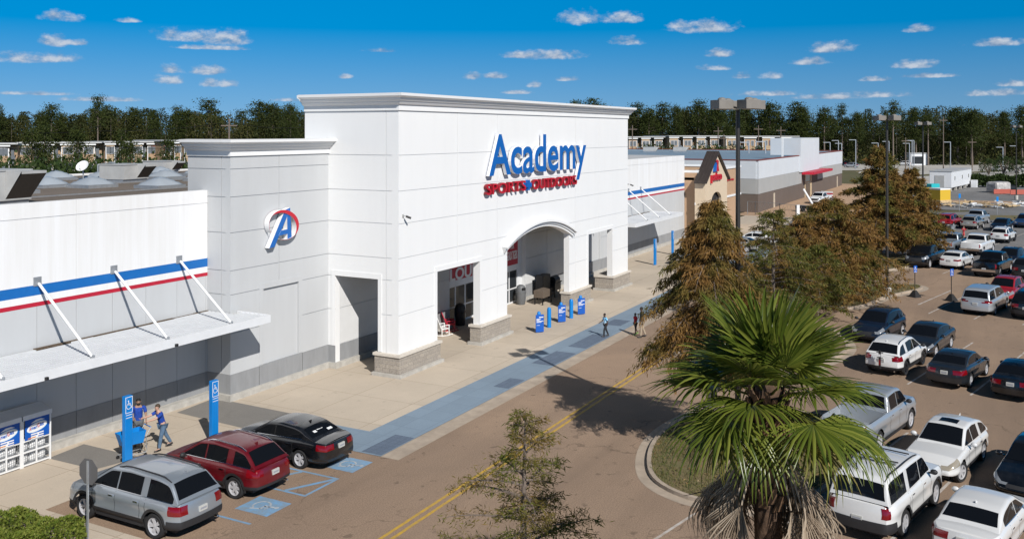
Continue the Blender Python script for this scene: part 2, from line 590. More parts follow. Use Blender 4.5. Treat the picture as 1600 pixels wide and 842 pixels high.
M = dict(
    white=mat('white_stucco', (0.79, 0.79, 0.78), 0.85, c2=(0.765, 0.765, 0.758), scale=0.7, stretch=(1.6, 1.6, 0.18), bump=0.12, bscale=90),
    recess=mat('shade_toned_stucco', (0.66, 0.66, 0.65), 0.85, var=0.04, scale=0.8, bump=0.12, bscale=90),  # white stucco toned down, the recess shade put into its colour
    wingwhite=mat('white_tilt_up_panel', (0.80, 0.80, 0.80), 0.8, c2=(0.72, 0.71, 0.69), scale=1.0, stretch=(2.2, 2.2, 0.12), bump=0.05),
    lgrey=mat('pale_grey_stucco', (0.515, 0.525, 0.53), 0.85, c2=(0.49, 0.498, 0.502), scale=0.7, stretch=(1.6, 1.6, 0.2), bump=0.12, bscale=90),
    wains=mat('grey_wainscot', (0.27, 0.275, 0.28), 0.8, var=0.10, scale=1.2, bump=0.1, stretch=(1.5, 1.5, 0.4)),
    conc=mat('old_concrete', (0.44, 0.42, 0.38), 0.9, var=0.16, scale=2.5, bump=0.2),
    cap=mat('cast_stone_cap', (0.60, 0.55, 0.48), 0.85, var=0.08, scale=4, bump=0.1),
    blue=mat('stripe_blue', (0.006, 0.13, 0.42), 0.5, var=0.04),
    red=mat('stripe_red', (0.45, 0.012, 0.035), 0.5, var=0.04),
    signblue=mat('sign_face_blue', (0.004, 0.115, 0.42), 0.35, var=0.03),
    signred=mat('sign_face_red', (0.50, 0.008, 0.025), 0.35, var=0.03),
    signdeep=mat('sign_return_red', (0.22, 0.006, 0.014), 0.5, var=0.03),
    signwhite=mat('sign_return_white', (0.80, 0.80, 0.80), 0.4, var=0.02),
    deck=mat('weathered_white_deck', (0.60, 0.615, 0.63), 0.5, var=0.06, scale=2),
    deckgroove=mat('shade_painted_groove', (0.14, 0.14, 0.14), 0.7, var=0.25, scale=3),  # dark tone painted in for the shade between the canopy ribs
    alu=mat('white_painted_steel', (0.72, 0.73, 0.74), 0.4, var=0.04, scale=2),
    galv=mat('galvanised_steel', (0.42, 0.44, 0.46), 0.45, metal=0.6, var=0.12, scale=4),
    bingrey=mat('bin_grey', (0.13, 0.135, 0.14), 0.5, var=0.08),
    hvac=mat('rooftop_unit_grey', (0.42, 0.42, 0.41), 0.5, var=0.08, scale=1.5),
    mesh=mat('coil_brown', (0.085, 0.07, 0.055), 0.7, var=0.2, scale=20),
    dark=mat('near_black_plastic', (0.015, 0.015, 0.016), 0.5, var=0.2),
    bronze=mat('dark_bronze_pole', (0.030, 0.027, 0.024), 0.45, var=0.15),
    lampgrey=mat('lamp_housing', (0.20, 0.185, 0.165), 0.6, var=0.1, scale=2),
    postblue=mat('post_blue', (0.004, 0.20, 0.58), 0.35, var=0.04),
    kiosk=mat('pickup_sign_blue', (0.006, 0.09, 0.42), 0.4, var=0.05),
    plain_white=mat('white_paint', (0.78, 0.78, 0.77), 0.5, var=0.03),
    plain_black=mat('black_paint', (0.012, 0.012, 0.013), 0.45, var=0.1),
    rubber=mat('tyre_rubber', (0.016, 0.016, 0.017), 0.85, var=0.2, scale=8),
    skylight=mat('skylight_plastic', (0.36, 0.40, 0.44), 0.25, var=0.05, scale=1.0, spec=0.6),
    roof=paved('gravel_roof', (0.20, 0.165, 0.135), (0.15, 0.125, 0.10), 0.35, patches=0.8),
    asphalt=paved('brown_asphalt', (0.335, 0.236, 0.163), (0.26, 0.186, 0.133), 0.30, patches=0.9, lanes=0.45, spots=0.55),
    greyasphalt=paved('grey_asphalt', (0.215, 0.21, 0.205), (0.18, 0.176, 0.172), 0.18, patches=0.6, lanes=0.3, spots=0.4),
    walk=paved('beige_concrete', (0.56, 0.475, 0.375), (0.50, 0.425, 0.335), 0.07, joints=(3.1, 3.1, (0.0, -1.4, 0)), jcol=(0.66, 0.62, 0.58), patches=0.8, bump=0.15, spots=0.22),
    walkgrey=paved('grey_ramp_concrete', (0.24, 0.225, 0.205), (0.20, 0.19, 0.175), 0.10, joints=(9.1, 9.1, (0.3, 0.2, 0)), patches=0.6, bump=0.15),  # darker grey concrete of the two ramps by the wall
    bluepave=paved('blue_grey_painted_paving', (0.225, 0.295, 0.365), (0.20, 0.262, 0.325), 0.07, joints=(1.25, 1.05, (0.0, 0.35, 0)), jcol=(0.80, 0.80, 0.82), patches=0.6, bump=0.15),
    bluedark=paved('dark_blue_tactile_paving', (0.135, 0.175, 0.235), (0.115, 0.15, 0.205), 0.14, joints=(0.3, 0.3, (0, 0, 0)), jcol=(0.8, 0.8, 0.8), bump=0.4),
    gutter=mat('gutter_concrete', (0.38, 0.31, 0.24), 0.9, var=0.18, scale=1.3, bump=0.2),
    grass=mat('dry_grass', (0.105, 0.105, 0.035), 0.95, c2=(0.19, 0.135, 0.07), scale=1.2, bump=0.9, bscale=25),
    field=mat('rough_field', (0.075, 0.08, 0.028), 0.95, c2=(0.13, 0.105, 0.05), scale=0.05, bump=0.3, bscale=2),
    yellow=mat('yellow_road_paint', (0.60, 0.36, 0.02), 0.7, c2=(0.36, 0.235, 0.08), scale=5),
    hcblue=mat('worn_blue_road_paint', (0.17, 0.36, 0.58), 0.75, c2=(0.22, 0.27, 0.31), scale=3.2),
    hcwhite=mat('worn_white_road_paint', (0.55, 0.56, 0.55), 0.75, c2=(0.30, 0.35, 0.40), scale=4),
    lotwhite=mat('stall_line_paint', (0.58, 0.55, 0.52), 0.75, c2=(0.33, 0.26, 0.20), scale=3.0),
    glass=glassmat('tinted_glass'),
    shopglass=glassmat('shop_glass', (0.03, 0.035, 0.04), 0.03),
    sand=paved('bare_sandy_earth', (0.46, 0.31, 0.20), (0.40, 0.27, 0.175), 0.15, patches=0.8),
    litter=leafmat('fallen_leaves', [(0.20, 0.12, 0.05), (0.28, 0.19, 0.09), (0.12, 0.075, 0.035), (0.34, 0.26, 0.15)], .1),
    blades=leafmat('grass_blades', [(0.07, 0.095, 0.022), (0.11, 0.125, 0.03), (0.18, 0.155, 0.06), (0.24, 0.19, 0.09)], .25),
    bark=mat('grey_brown_bark', (0.16, 0.125, 0.10), 0.9, var=0.35, scale=9, stretch=(3, 3, 0.5), bump=0.5, bscale=25),
    palebark=mat('pale_twig', (0.36, 0.31, 0.27), 0.9, var=0.2, scale=9),
)

# ---------------------------------------------------------------- the ground
def ground_sheet(name, pts, z, m, kind='structure'):
    o = MB().sheet(pts, z).build(name, m)
    return tag(o, kind=kind)


def rect(x0, x1, y0, y1):
    return [(x0, y0), (x1, y0), (x1, y1), (x0, y1)]


ground_sheet('ground', rect(-4000, 5000, -4000, 4000), -0.08, M['field'])
ground_sheet('parking_lot', rect(-25, 97, -80, 27.2), 0.0, M['asphalt'])
ground_sheet('driveway', [(97, -90), (175, -80), (172, -10), (140, 20), (133, 32), (97, 32)], -0.01, M['greyasphalt'])
ground_sheet('sidewalk', [(30.1, 22.5), (101, 22.5), (104, 23.5), (134, 26), (134, 33), (70, 33), (70, 34), (36, 34), (36, 33), (-25, 33), (-25, 26.95), (30.1, 26.95)], 0.006, M['walk'])
tag(MB().slab([(-25, 10), (18.9, 10), (18.9, 26.9), (-25, 26.9)], -0.05, 0.10).build('pavement', M['walk']), kind='structure')
ramps = MB()
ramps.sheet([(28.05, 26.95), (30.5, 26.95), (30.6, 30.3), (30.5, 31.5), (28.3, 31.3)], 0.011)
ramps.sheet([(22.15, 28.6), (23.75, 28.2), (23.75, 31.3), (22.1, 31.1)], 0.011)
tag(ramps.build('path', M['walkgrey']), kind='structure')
ground_sheet('blue_walkway', [(28.0, 20.4), (97, 20.4), (97, 22.5), (30.15, 22.5), (30.15, 26.94), (28.0, 26.94)], 0.014, M['bluepave'])
dk = MB()
for (x0, x1, y0, y1) in ((28.1, 30.3, 20.45, 21.35), (38.2, 39.9, 20.5, 21.3), (43.0, 46.0, 20.5, 21.7), (47.3, 50.9, 20.5, 21.6), (53.8, 55.6, 21.0, 22.1), (60, 62, 20.6, 21.6)):
    dk.sheet(rect(x0, x1, y0, y1), 0.019)
tag(dk.build('walkway_markings', M['bluedark']), kind='structure')
ground_sheet('gutter', [(28.0, 19.6), (97, 19.6), (97, 20.4), (28.0, 20.4)], 0.005, M['gutter'])

ym = MB()
for y in (15.98, 16.28):
    ym.sheet(rect(-20, 66, y - 0.06, y + 0.06), 0.006)
tag(ym.build('road_marking', M['yellow']), kind='structure')

# accessible bays beside the wall
hb = MB()
hb.sheet(rect(21.95, 23.1, 20.35, 21.7), 0.006)
hb.sheet(rect(26.2, 27.4, 20.3, 21.5), 0.006)


def strip(mb, a, b, w, z, mi=0):
    a, b = Vector((a[0], a[1])), Vector((b[0], b[1]))
    d = (b - a).normalized(); n = Vector((-d.y, d.x)) * w / 2
    mb.add([(p.x, p.y, z) for p in (a - n, b - n, b + n, a + n)], [(0, 1, 2, 3)], mi)


strip(hb, (23.8, 20.4), (23.8, 25.5), 0.11, 0.007)
strip(hb, (25.5, 20.4), (25.5, 25.5), 0.11, 0.0075)
strip(hb, (23.75, 20.4), (25.55, 20.4), 0.11, 0.008)
for k in range(3):
    strip(hb, (23.85, 21.3 + k * 1.5), (25.45, 20.45 + k * 1.5), 0.16, 0.0085)
strip(hb, (21.3, 20.4), (21.3, 25.5), 0.10, 0.007)
tag(hb.build('bay_marking', M['hcblue']), kind='structure')


def wheelchair(mb, c, ax, az_, s, nrm, mi=0):
    """wheelchair symbol: ax, az_ span the picture plane, nrm lifts it off the surface"""
    ax, az_, nrm, c = Vector(ax), Vector(az_), Vector(nrm), Vector(c)

    def P(u, v): return c + ax * u * s + az_ * v * s + nrm

    def bar(a, b, w):
        a2, b2 = Vector(a), Vector(b)
        d = (b2 - a2).normalized(); n = Vector((-d.y, d.x)) * w / 2
        mb.add([P(*(a2 - n)), P(*(b2 - n)), P(*(b2 + n)), P(*(a2 + n))], [(0, 1, 2, 3)], mi)
    pts = [P(0.07 * math.cos(t * PI / 5) - 0.08, 0.07 * math.sin(t * PI / 5) + 0.42) for t in range(10)]
    mb.add(pts, [tuple(range(10))], mi)
    bar((-0.07, 0.34), (-0.03, 0.0), 0.08); bar((-0.05, 0.17), (0.16, 0.17), 0.06)
    bar((-0.04, 0.03), (0.2, 0.03), 0.07); bar((0.18, 0.03), (0.28, -0.28), 0.07)
    for k in range(9):
        a0, a1 = rad(110 + k * 25), rad(110 + (k + 1) * 25)
        bar((-0.03 + 0.26 * math.cos(a0), -0.10 + 0.26 * math.sin(a0)), (-0.03 + 0.26 * math.cos(a1), -0.10 + 0.26 * math.sin(a1)), 0.06)


sy = MB()
for (x, y) in ((22.52, 21.0), (26.8, 20.88)):
    wheelchair(sy, (x, y, 0.0105), (-1, 0, 0), (0, -1, 0), 1.1, (0, 0, 0))
tag(sy.build('bay_symbol_marking', M['hcwhite']), kind='structure')

# stall lines: the lot is turned 12.5 degrees to the front of the shops
LU = Vector((math.cos(rad(-12.5)), math.sin(rad(-12.5))))
LV = Vector((-LU.y, LU.x))
lm = MB()
for base, L0, L1, n0, n1 in (((47.2, 1.35), 0.0, 11.6, -9, 2), ((66.5, 1.7), 0.0, 11.2, -9, 2), ((27.9, 0.4), 0.0, 11.3, -9, 3), ((86.0, 1.9), 0.0, 11.0, -9, 2), ((105.0, 2.3), 0, 11, -8, 2), ((122.6, 4.3), 0, 6, -8, 1)):
    for k in range(n0, n1):
        b = Vector(base) + LV * (2.79 * k)
        strip(lm, b + LU * L0, b + LU * L1, 0.10, 0.006)
strip(lm, (70.2, 5.3), (77.8, 3.55), 0.12, 0.0065)
strip(lm, (28.5, 8.6), (23.0, 9.75), 0.10, 0.0065)
for k in range(9):
    strip(lm, (113.5 + 1.6 * k, 25.0 - 1.35 * k), (117.0 + 1.6 * k, 26.2 - 1.35 * k), 0.30, 0.004)
tag(lm.build('stall_marking', M['lotwhite']), kind='structure')


# kerbed planting islands
def smooth_loop(pts, n=6):
    out = []
    N = len(pts)
    for i in range(N):
        p0, p1, p2, p3 = (Vector(pts[(i + k - 1) % N]) for k in range(4))
        for j in range(n):
            t = j / n
            out.append(tuple(0.5 * ((2 * p1) + (-p0 + p2) * t + (2 * p0 - 5 * p1 + 4 * p2 - p3) * t * t + (-p0 + 3 * p1 - 3 * p2 + p3) * t ** 3)))
    return out


def inset(pts, d):
    N = len(pts)
    out = []
    for i in range(N):
        a, b, c = Vector(pts[i - 1]), Vector(pts[i]), Vector(pts[(i + 1) % N])
        t = (c - a).normalized()
        n = Vector((-t.y, t.x))
        out.append(tuple(b + n * d))
    return out


def island(pts):
    """pts counter-clockwise; kerb 0.15 wide and 0.14 high, gutter apron outside, turf inside"""
    loop = smooth_loop(pts)
    inn = inset(loop, 0.16)
    outr = inset(loop, -0.42)
    k = MB()
    n = len(loop)
    for i in range(n):
        j = (i + 1) % n
        a, b, c, d = loop[i], loop[j], inn[j], inn[i]
        k.add([(*a, 0), (*b, 0), (*b, 0.14), (*a, 0.14), (*d, 0.14), (*c, 0.14), (*d, 0.05), (*c, 0.05)],
              [(0, 1, 2, 3), (3, 2, 5, 4), (4, 5, 7, 6)])
        e, f = outr[i], outr[j]
        k.add([(*e, 0.008), (*f, 0.008), (*b, 0.012), (*a, 0.012)], [(0, 1, 2, 3)])
    tag(k.build('kerb', M['gutter']), kind='structure')
    tag(MB().sheet(inn, 0.12).build('grass_strip', M['grass']), kind='structure')
    return inn


ISL1 = island([(30.75, 10.9), (29.5, 9.4), (29.4, 7.6), (30.2, 5.9), (34.0, 5.0), (39.0, 4.9), (40.6, 6.2), (40.5, 8.6), (39.3, 11.2), (36.5, 12.0), (33.6, 11.9)])
ISL2 = island([(78.9, 6.1), (77.6, 8.2), (72.5, 11.2), (68.2, 12.6), (66.2, 12.2), (66.0, 10.0), (67.5, 8.6), (72.4, 7.4), (77.0, 5.6)])
ISL3 = island([(59.5, 10.0), (59.0, 14.0), (55.0, 15.2), (49.0, 15.6), (48.0, 13.0), (48.6, 9.0), (54, 7.6)])
ISL0 = island([(21.5, 6.6), (22.0, 10.0), (19.0, 12.2), (12.0, 12.8), (9.0, 11.0), (9.0, 3.0), (16, 1.2), (21, 2.6)])
ISL4 = island([(97.3, 6.5), (97.3, 12.4), (93, 13.6), (86.5, 13.4), (85.8, 9.5), (87.5, 8.2), (93, 6.2)])
ISL5 = island([(118.0, 6.0), (117.8, 12.5), (113, 15.2), (106.5, 15.6), (105.0, 11), (108.0, 8.3)])
ISL6 = island([(112.5, 22.3), (114.5, 24.2), (110, 25.6), (103.5, 24.2), (101.8, 22.6), (106, 20.9)])
tag(MB().sheet([(102.6, 22.8), (106.2, 21.5), (111.5, 22.6), (113.3, 24.0), (109.8, 25.0), (104, 23.9)], 0.135).build('island_paving', M['walk']), kind='structure')

# beyond the lot: sandy building site, access roads, verges
ground_sheet('building_site', [(133.5, 25.2), (131, 20.6), (140, 17.2), (225, 22), (228, 34), (134, 34.5)], 0.004, M['sand'])
ground_sheet('verge', [(139, 18.5), (148, -20), (153, -30), (157.5, -30), (152, 0), (144, 18)], 0.008, M['grass'])
ground_sheet('storage_yard', [(158, 14), (164, -40), (245, -60), (225, 20), (165, 20)], -0.02, M['greyasphalt'])
ground_sheet('access_road', [(225, 24), (240, -30), (250, -32), (420, -40), (430, 10), (300, 40)], -0.035, M['conc'])
ground_sheet('sand_strip', [(176, 14), (183, -40), (188, -42), (181, 15)], 0.0, M['sand'])
ground_sheet('lawn', [(238, 4), (246, -30), (300, -45), (296, -4)], 0.0, M['field'])
ground_sheet('median', [(262, 26), (330, -2), (334, 0), (268, 30)], 0.0, M['field'])
ground_sheet('far_lot', [(300, 60), (345, -25), (420, -20), (400, 70)], 0.005, M['conc'])

# ---------------------------------------------------------------- the sports store
FY, FX0, FX1 = 26.2, 37.45, 68.75       # front plane, its two ends
TY = 30.55                               # plane of the lower towers
WY = 31.95                               # plane of the long wings
BOXTOP = 13.1
store = empty('store_building', (53, 29, 0))
tag(store, 'huge white sports store with tall entrance block, arched doorway, grey towers and striped wings', 'store')
SO = Vector((-53, -29, 0))


def sb(mb, name, mats, **kw):
    return mb.build(name, mats, store, loc=SO, **kw)


def panel_face(mb, axis, plane, us, zs, holes, depth, out, gap=0.03, extra_u=(), extra_z=(), mi=0, groove=0.03):
    """wall of flush panels parted by real grooves. axis 'Y': u is x and the face looks to -Y; axis 'X': u is y and the face looks to -X (out=-1) or +X (out=+1)"""
    U = sorted(set([round(u, 4) for u in list(us) + list(extra_u)] + [round(h[i], 4) for h in holes for i in (0, 1)]))
    U = [u for u in U if us[0] - 1e-4 <= u <= us[-1] + 1e-4]
    Zs = sorted(set([round(z, 4) for z in list(zs) + list(extra_z)] + [round(h[i], 4) for h in holes for i in (2, 3)]))
    Zs = [z for z in Zs if zs[0] - 1e-4 <= z <= zs[-1] + 1e-4]
    ju = set(round(u, 4) for u in us[1:-1]); jz = set(round(z, 4) for z in zs[1:-1])

    def put(u0, u1, z0, z1, d0, d1):
        a, b = plane + d0 * -out, plane + d1 * -out
        a, b = min(a, b), max(a, b)
        if axis == 'Y': mb.box(u0, u1, a, b, z0, z1, mi)
        else: mb.box(a, b, u0, u1, z0, z1, mi)
    for i in range(len(U) - 1):
        for j in range(len(Zs) - 1):
            u0, u1, z0, z1 = U[i], U[i + 1], Zs[j], Zs[j + 1]
            cu, cz = (u0 + u1) / 2, (z0 + z1) / 2
            if any(h[0] < cu < h[1] and h[2] < cz < h[3] for h in holes): continue
            g = gap / 2
            put(u0 + (g if U[i] in ju else 0), u1 - (g if U[i + 1] in ju else 0),
                z0 + (g if Zs[j] in jz else 0), z1 - (g if Zs[j + 1] in jz else 0), 0, groove)
            put(u0, u1, z0, z1, groove, depth)


JZ = [3.0, 4.72, 5.8, 7.5, 9.11, 10.87]
VX = [onY(715, FY), onY(777, FY), onY(899.5, FY), onY(936, FY)]
O1 = (40.92, 45.38, 0.0, 4.72)
O3 = (60.88, 65.42, 0.0, 4.72)
AX0, AX1, ASP, ACR = 48.68, 57.60, 5.07, 5.98
w = MB()
panel_face(w, 'Y', FY, [FX0] + VX + [FX1], [0.0] + JZ + [BOXTOP], [O1, O3, (AX0, AX1, 0.0, 7.5)], 0.40, -1)
# the arch: wall over the opening, cut to the curve
ch = (AX1 - AX0) / 2; ri = ACR - ASP; AR = (ch * ch + ri * ri) / (2 * ri); acx = (AX0 + AX1) / 2; acz = ACR - AR
NA = 28
arc = [(AX0 + (AX1 - AX0) * k / NA, acz + math.sqrt(AR * AR - (AX0 + (AX1 - AX0) * k / NA - acx) ** 2)) for k in range(NA + 1)]
for k in range(NA):
    (xa, za), (xb, zb_) = arc[k], arc[k + 1]
    w.prismY([(xa, za), (xb, zb_), (xb, 7.485), (xa, 7.485)], FY, FY + 0.40)
sb(w, 'front_wall', M['white'])

w = MB()
SIDE_H = (27.42, 30.10, 0.0, 4.72)
panel_face(w, 'X', FX0, [FY + 0.402, FY + 0.75, 32.1], [0.0] + JZ + [BOXTOP], [SIDE_H], 0.35, -1)
sb(w, 'side_wall', M['white'])
w = MB()
panel_face(w, 'X', FX1, [FY + 0.402, FY + 0.75, 32.1], [0.0] + JZ + [BOXTOP], [SIDE_H], 0.35, 1)
w.box(FX0 + 0.36, FX1 - 0.36, 31.75, 32.1, 6.5, BOXTOP)
sb(w, 'side_wall', M['white'])
w = MB()
XA, XB = onY(702.5, 30.1), onY(821, 30.1)
panel_face(w, 'Y', 30.10, [FX0 + 0.36, XA], [0, 1.16, 3.0, 4.72, 6.5], [], 0.40, -1)
panel_face(w, 'Y', 30.10, [XB, 62.2, FX1 - 0.36], [0, 1.16, 3.0, 4.72, 6.5], [], 0.40, -1)
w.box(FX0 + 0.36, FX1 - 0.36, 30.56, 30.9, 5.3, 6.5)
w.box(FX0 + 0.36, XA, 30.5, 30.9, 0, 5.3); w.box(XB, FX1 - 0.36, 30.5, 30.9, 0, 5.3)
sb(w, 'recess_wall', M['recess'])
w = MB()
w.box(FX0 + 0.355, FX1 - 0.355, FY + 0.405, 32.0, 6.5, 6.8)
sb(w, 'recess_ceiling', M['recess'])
w = MB()
w.box(FX0 + 0.36, XA - 0.002, 30.085, 30.099, 0.0, 1.15)
w.box(FX0 - 0.012, FX0 - 0.002, 30.10, 30.54, 0.0, 1.15)
w.box(FX0 + 0.36, XA - 0.03, 29.93, 30.08, 0, 0.30, 1)
w2 = MB().box(XB + 0.002, FX1 - 0.36, 30.085, 30.099, 0, 1.15).box(XB + 0.03, FX1 - 0.36, 29.93, 30.08, 0, 0.30, 1)
sb(w2, 'recess_wainscot', [M['wains'], M['conc']])
w.box(FX0 - 0.16, FX0 + 0.36, 29.92, 30.54, 0.0, 0.29, 1)
sb(w, 'recess_wainscot', [M['wains'], M['conc']])

# raised bands round the square openings
for (x0, x1, z0, z1) in (O1, O3):
    w = MB()
    for a, b, c, d in ((x0 - 0.24, x0 - 0.002, 1.15, z1), (x1 + 0.002, x1 + 0.24, 1.15, z1), (x0 - 0.24, x1 + 0.24, z1 + 0.002, z1 + 0.26)):
        w.box(a, b, FY - 0.035, FY - 0.002, c, d)
    sb(w, 'opening_trim', M['white'])
w = MB()
for (y0, y1) in ((27.42, 30.10),):
    for a, b, c, d in ((y0 - 0.22, y0 - 0.002, 1.15, 4.72), (y1 + 0.002, y1 + 0.24, 1.15, 4.72), (y0 - 0.22, y1 + 0.24, 4.722, 4.98)):
        w.box(FX0 - 0.035, FX0 - 0.002, a, b, c, d)
sb(w, 'opening_trim', M['white'])


def sweep(mb, path, prof, closed=False, mi=0):
    """profile of (out, z) run along a plan path; out is to the right-hand side of the direction of travel"""
    n = len(path); rows = []
    for i in range(n):
        p = Vector(path[i])
        a = Vector(path[i - 1]) if (i > 0 or closed) else None
        c = Vector(path[(i + 1) % n]) if (i < n - 1 or closed) else None
        ns = []
        for q, r_ in ((a, p), (p, c)):
            if q is None or r_ is None: continue
            d = (r_ - q).normalized(); ns.append(Vector((d.y, -d.x)))
        nn = sum(ns, Vector((0, 0)))
        if len(ns) == 2:
            nn = nn.normalized(); nn = nn / max(0.3, nn.dot(ns[0]))
        rows.append([(p.x + nn.x * o, p.y + nn.y * o, z) for (o, z) in prof])
    k = len(prof)
    vs = [v for r_ in rows for v in r_]
    fs = []
    for i in range(n if closed else n - 1):
        j = (i + 1) % n
        for q in range(k - 1):
            fs.append((i * k + q, j * k + q, j * k + q + 1, i * k + q + 1))
    if not closed:
        fs.append(tuple(range(k))); fs.append(tuple(range((n - 1) * k, n * k))[::-1])
    mb.add(vs, fs, mi)


def cornice(z0, h, s=1.0):
    p = [(0.0, 0.0), (0.07, 0.0), (0.07, 0.32), (0.16, 0.36), (0.23, 0.47), (0.23, 0.52), (0.31, 0.56), (0.36, 0.66), (0.36, 0.71), (0.50, 0.78), (0.54, 0.82), (0.55, 0.98), (0.0, 1.0)]
    return [(a * s, z0 + b * h) for a, b in p]


c = MB()
sweep(c, [(FX0, 32.1), (FX0, FY), (FX1, FY), (FX1, 32.1)], cornice(13.08, 0.86))
sweep(c, [(FX1, 32.1), (FX0, 32.1)], cornice(13.08, 0.86))
c.box(FX0, FX1, FY, 32.1, 13.5, 13.9)
sb(c, 'cornice', M['white'])

# stone plinths under the four piers
PLM = []
for (x0, x1, y1) in ((FX0, O1[0], 27.42), (O1[1], AX0, 26.62), (AX1, O3[0], 26.62), (O3[1], FX1, 27.42)):
    pl = MB()
    PLM.append(pl)
    pl.box(x0 - 0.14, x1 + 0.14, FY - 0.14, y1 + 0.12, 0.16, 1.0, 0)
    pl.box(x0 - 0.26, x1 + 0.26, FY - 0.30, y1 + 0.22, 0.0, 0.165, 1)
    pl.box(x0 - 0.21, x1 + 0.21, FY - 0.21, y1 + 0.19, 1.0, 1.13, 2)


def blockmat():
    m, nt, b = newmat('split_face_block')
    N, L = nt.nodes.new, nt.links.new
    geo = N('ShaderNodeNewGeometry')
    sp = N('ShaderNodeSeparateXYZ'); L(geo.outputs['Position'], sp.inputs[0])
    ad = N('ShaderNodeMath'); ad.operation = 'ADD'; L(sp.outputs[0], ad.inputs[0]); L(sp.outputs[1], ad.inputs[1])
    cb = N('ShaderNodeCombineXYZ'); L(ad.outputs[0], cb.inputs[0]); L(sp.outputs[2], cb.inputs[1])
    br = N('ShaderNodeTexBrick')
    br.inputs['Scale'].default_value = 1
    br.inputs['Brick Width'].default_value = 0.41; br.inputs['Row Height'].default_value = 0.205
    br.inputs['Mortar Size'].default_value = 0.010
    br.inputs['Color1'].default_value = (0.38, 0.335, 0.28, 1); br.inputs['Color2'].default_value = (0.31, 0.275, 0.235, 1)
    br.inputs['Mortar'].default_value = (0.24, 0.22, 0.20, 1)
    L(cb.outputs[0], br.inputs['Vector'])
    nz = N('ShaderNodeTexNoise'); nz.inputs['Scale'].default_value = 14; nz.inputs['Detail'].default_value = 5
    L(geo.outputs['Position'], nz.inputs['Vector'])
    mx = N('ShaderNodeMix'); mx.data_type = 'RGBA'; mx.blend_type = 'OVERLAY'; mx.inputs['Factor'].default_value = 0.5
    L(br.outputs['Color'], mx.inputs['A']); L(nz.outputs['Fac'], mx.inputs['B'])
    L(mx.outputs['Result'], b.inputs['Base Color'])
    b.inputs['Roughness'].default_value = 0.95
    bp = N('ShaderNodeBump'); bp.inputs['Strength'].default_value = 0.5; bp.inputs['Distance'].default_value = 0.03
    L(nz.outputs['Fac'], bp.inputs['Height']); L(bp.outputs[0], b.inputs['Normal'])
    return m


bmt = blockmat()
for pl in PLM: sb(pl, 'stone_plinth', [bmt, M['conc'], M['cap']])

# moulded arch band
ab = MB()
for (r0, r1, proj) in ((0.004, 0.15, 0.13), (0.152, 0.29, 0.22), (0.292, 0.43, 0.36)):
    half = ch + 0.55
    n = 32
    a0 = math.asin(half / (AR + 0.2))
    for k in range(n):
        t0, t1 = -a0 + 2 * a0 * k / n, -a0 + 2 * a0 * (k + 1) / n
        q = [(acx + math.sin(t) * (AR + r), acz + math.cos(t) * (AR + r)) for t, r in ((t0, r0), (t1, r0), (t1, r1), (t0, r1))]
        ab.prismY(q, FY - proj, FY - 0.003)
sb(ab, 'arch_moulding', M['white'], smooth=30)

# sliding doors under a red banner in the recess
DY = 30.53
d0, d1 = XA + 0.10, XB - 0.55
dr = sb(MB().box(XA, d0, 30.42, 30.56, 0, 5.3).box(d1, XB, 30.42, 30.56, 0, 5.3).box(d0, d1, 30.44, 30.56, 2.42, 2.72).box(d0, d1, 30.50, 30.56, 5.0, 5.3), 'entrance_frame', M['alu'])
nd = 8
for k in range(nd):
    x0 = d0 + (d1 - d0) * k / nd; x1 = d0 + (d1 - d0) * (k + 1) / nd
    fr = MB()
    for a, b, c_, d in ((x0 + .01, x0 + 0.07, 0.02, 2.40), (x1 - 0.07, x1 - .01, 0.02, 2.40), (x0 + .072, x1 - .072, 0.02, 0.14), (x0 + .072, x1 - .072, 2.30, 2.40), (x0 + .072, x1 - .072, 1.0, 1.08)):
        fr.box(a, b, DY - 0.05, DY, c_, d)
    do = sb(fr, 'door', M['alu'])
    g = MB().box(x0 + 0.07, x1 - 0.07, DY - 0.035, DY - 0.015, 0.13, 2.31)
    g.build('glass_pane', M['shopglass'], do)
    if k in (5, 6):
        MB().box(x0 + 0.32, x0 + 0.62, DY - 0.045, DY - 0.038, 1.35, 1.85).build('notice', M['postblue'], do)
bn = sb(MB().box(d0 + .05, d1 - .05, 30.40, 30.43, 2.725, 5.0), 'banner', M['red'])
tm = text_mb('LOUISIANA', onY(703, 30.4), onY(786, 30.4), onYZ(725, 434.5, 30.4)[1], onYZ(725, 415.5, 30.4)[1], 30.385, 0.014, offset=0.03)
tm.build('lettering', M['plain_white'], bn)
tb = text_mb('GEAUX TIGERS', onY(791.5, 30.4), onY(808, 30.4), 3.1, 3.7, 30.385, 0.014, offset=0.01)
tb2 = text_mb('FOR', onY(797, 30.4), onY(803, 30.4), 3.85, 4.2, 30.385, 0.014, offset=0.01)
tb.add(tb2.v, tb2.f)
tb.build('lettering', M['plain_white'], bn)

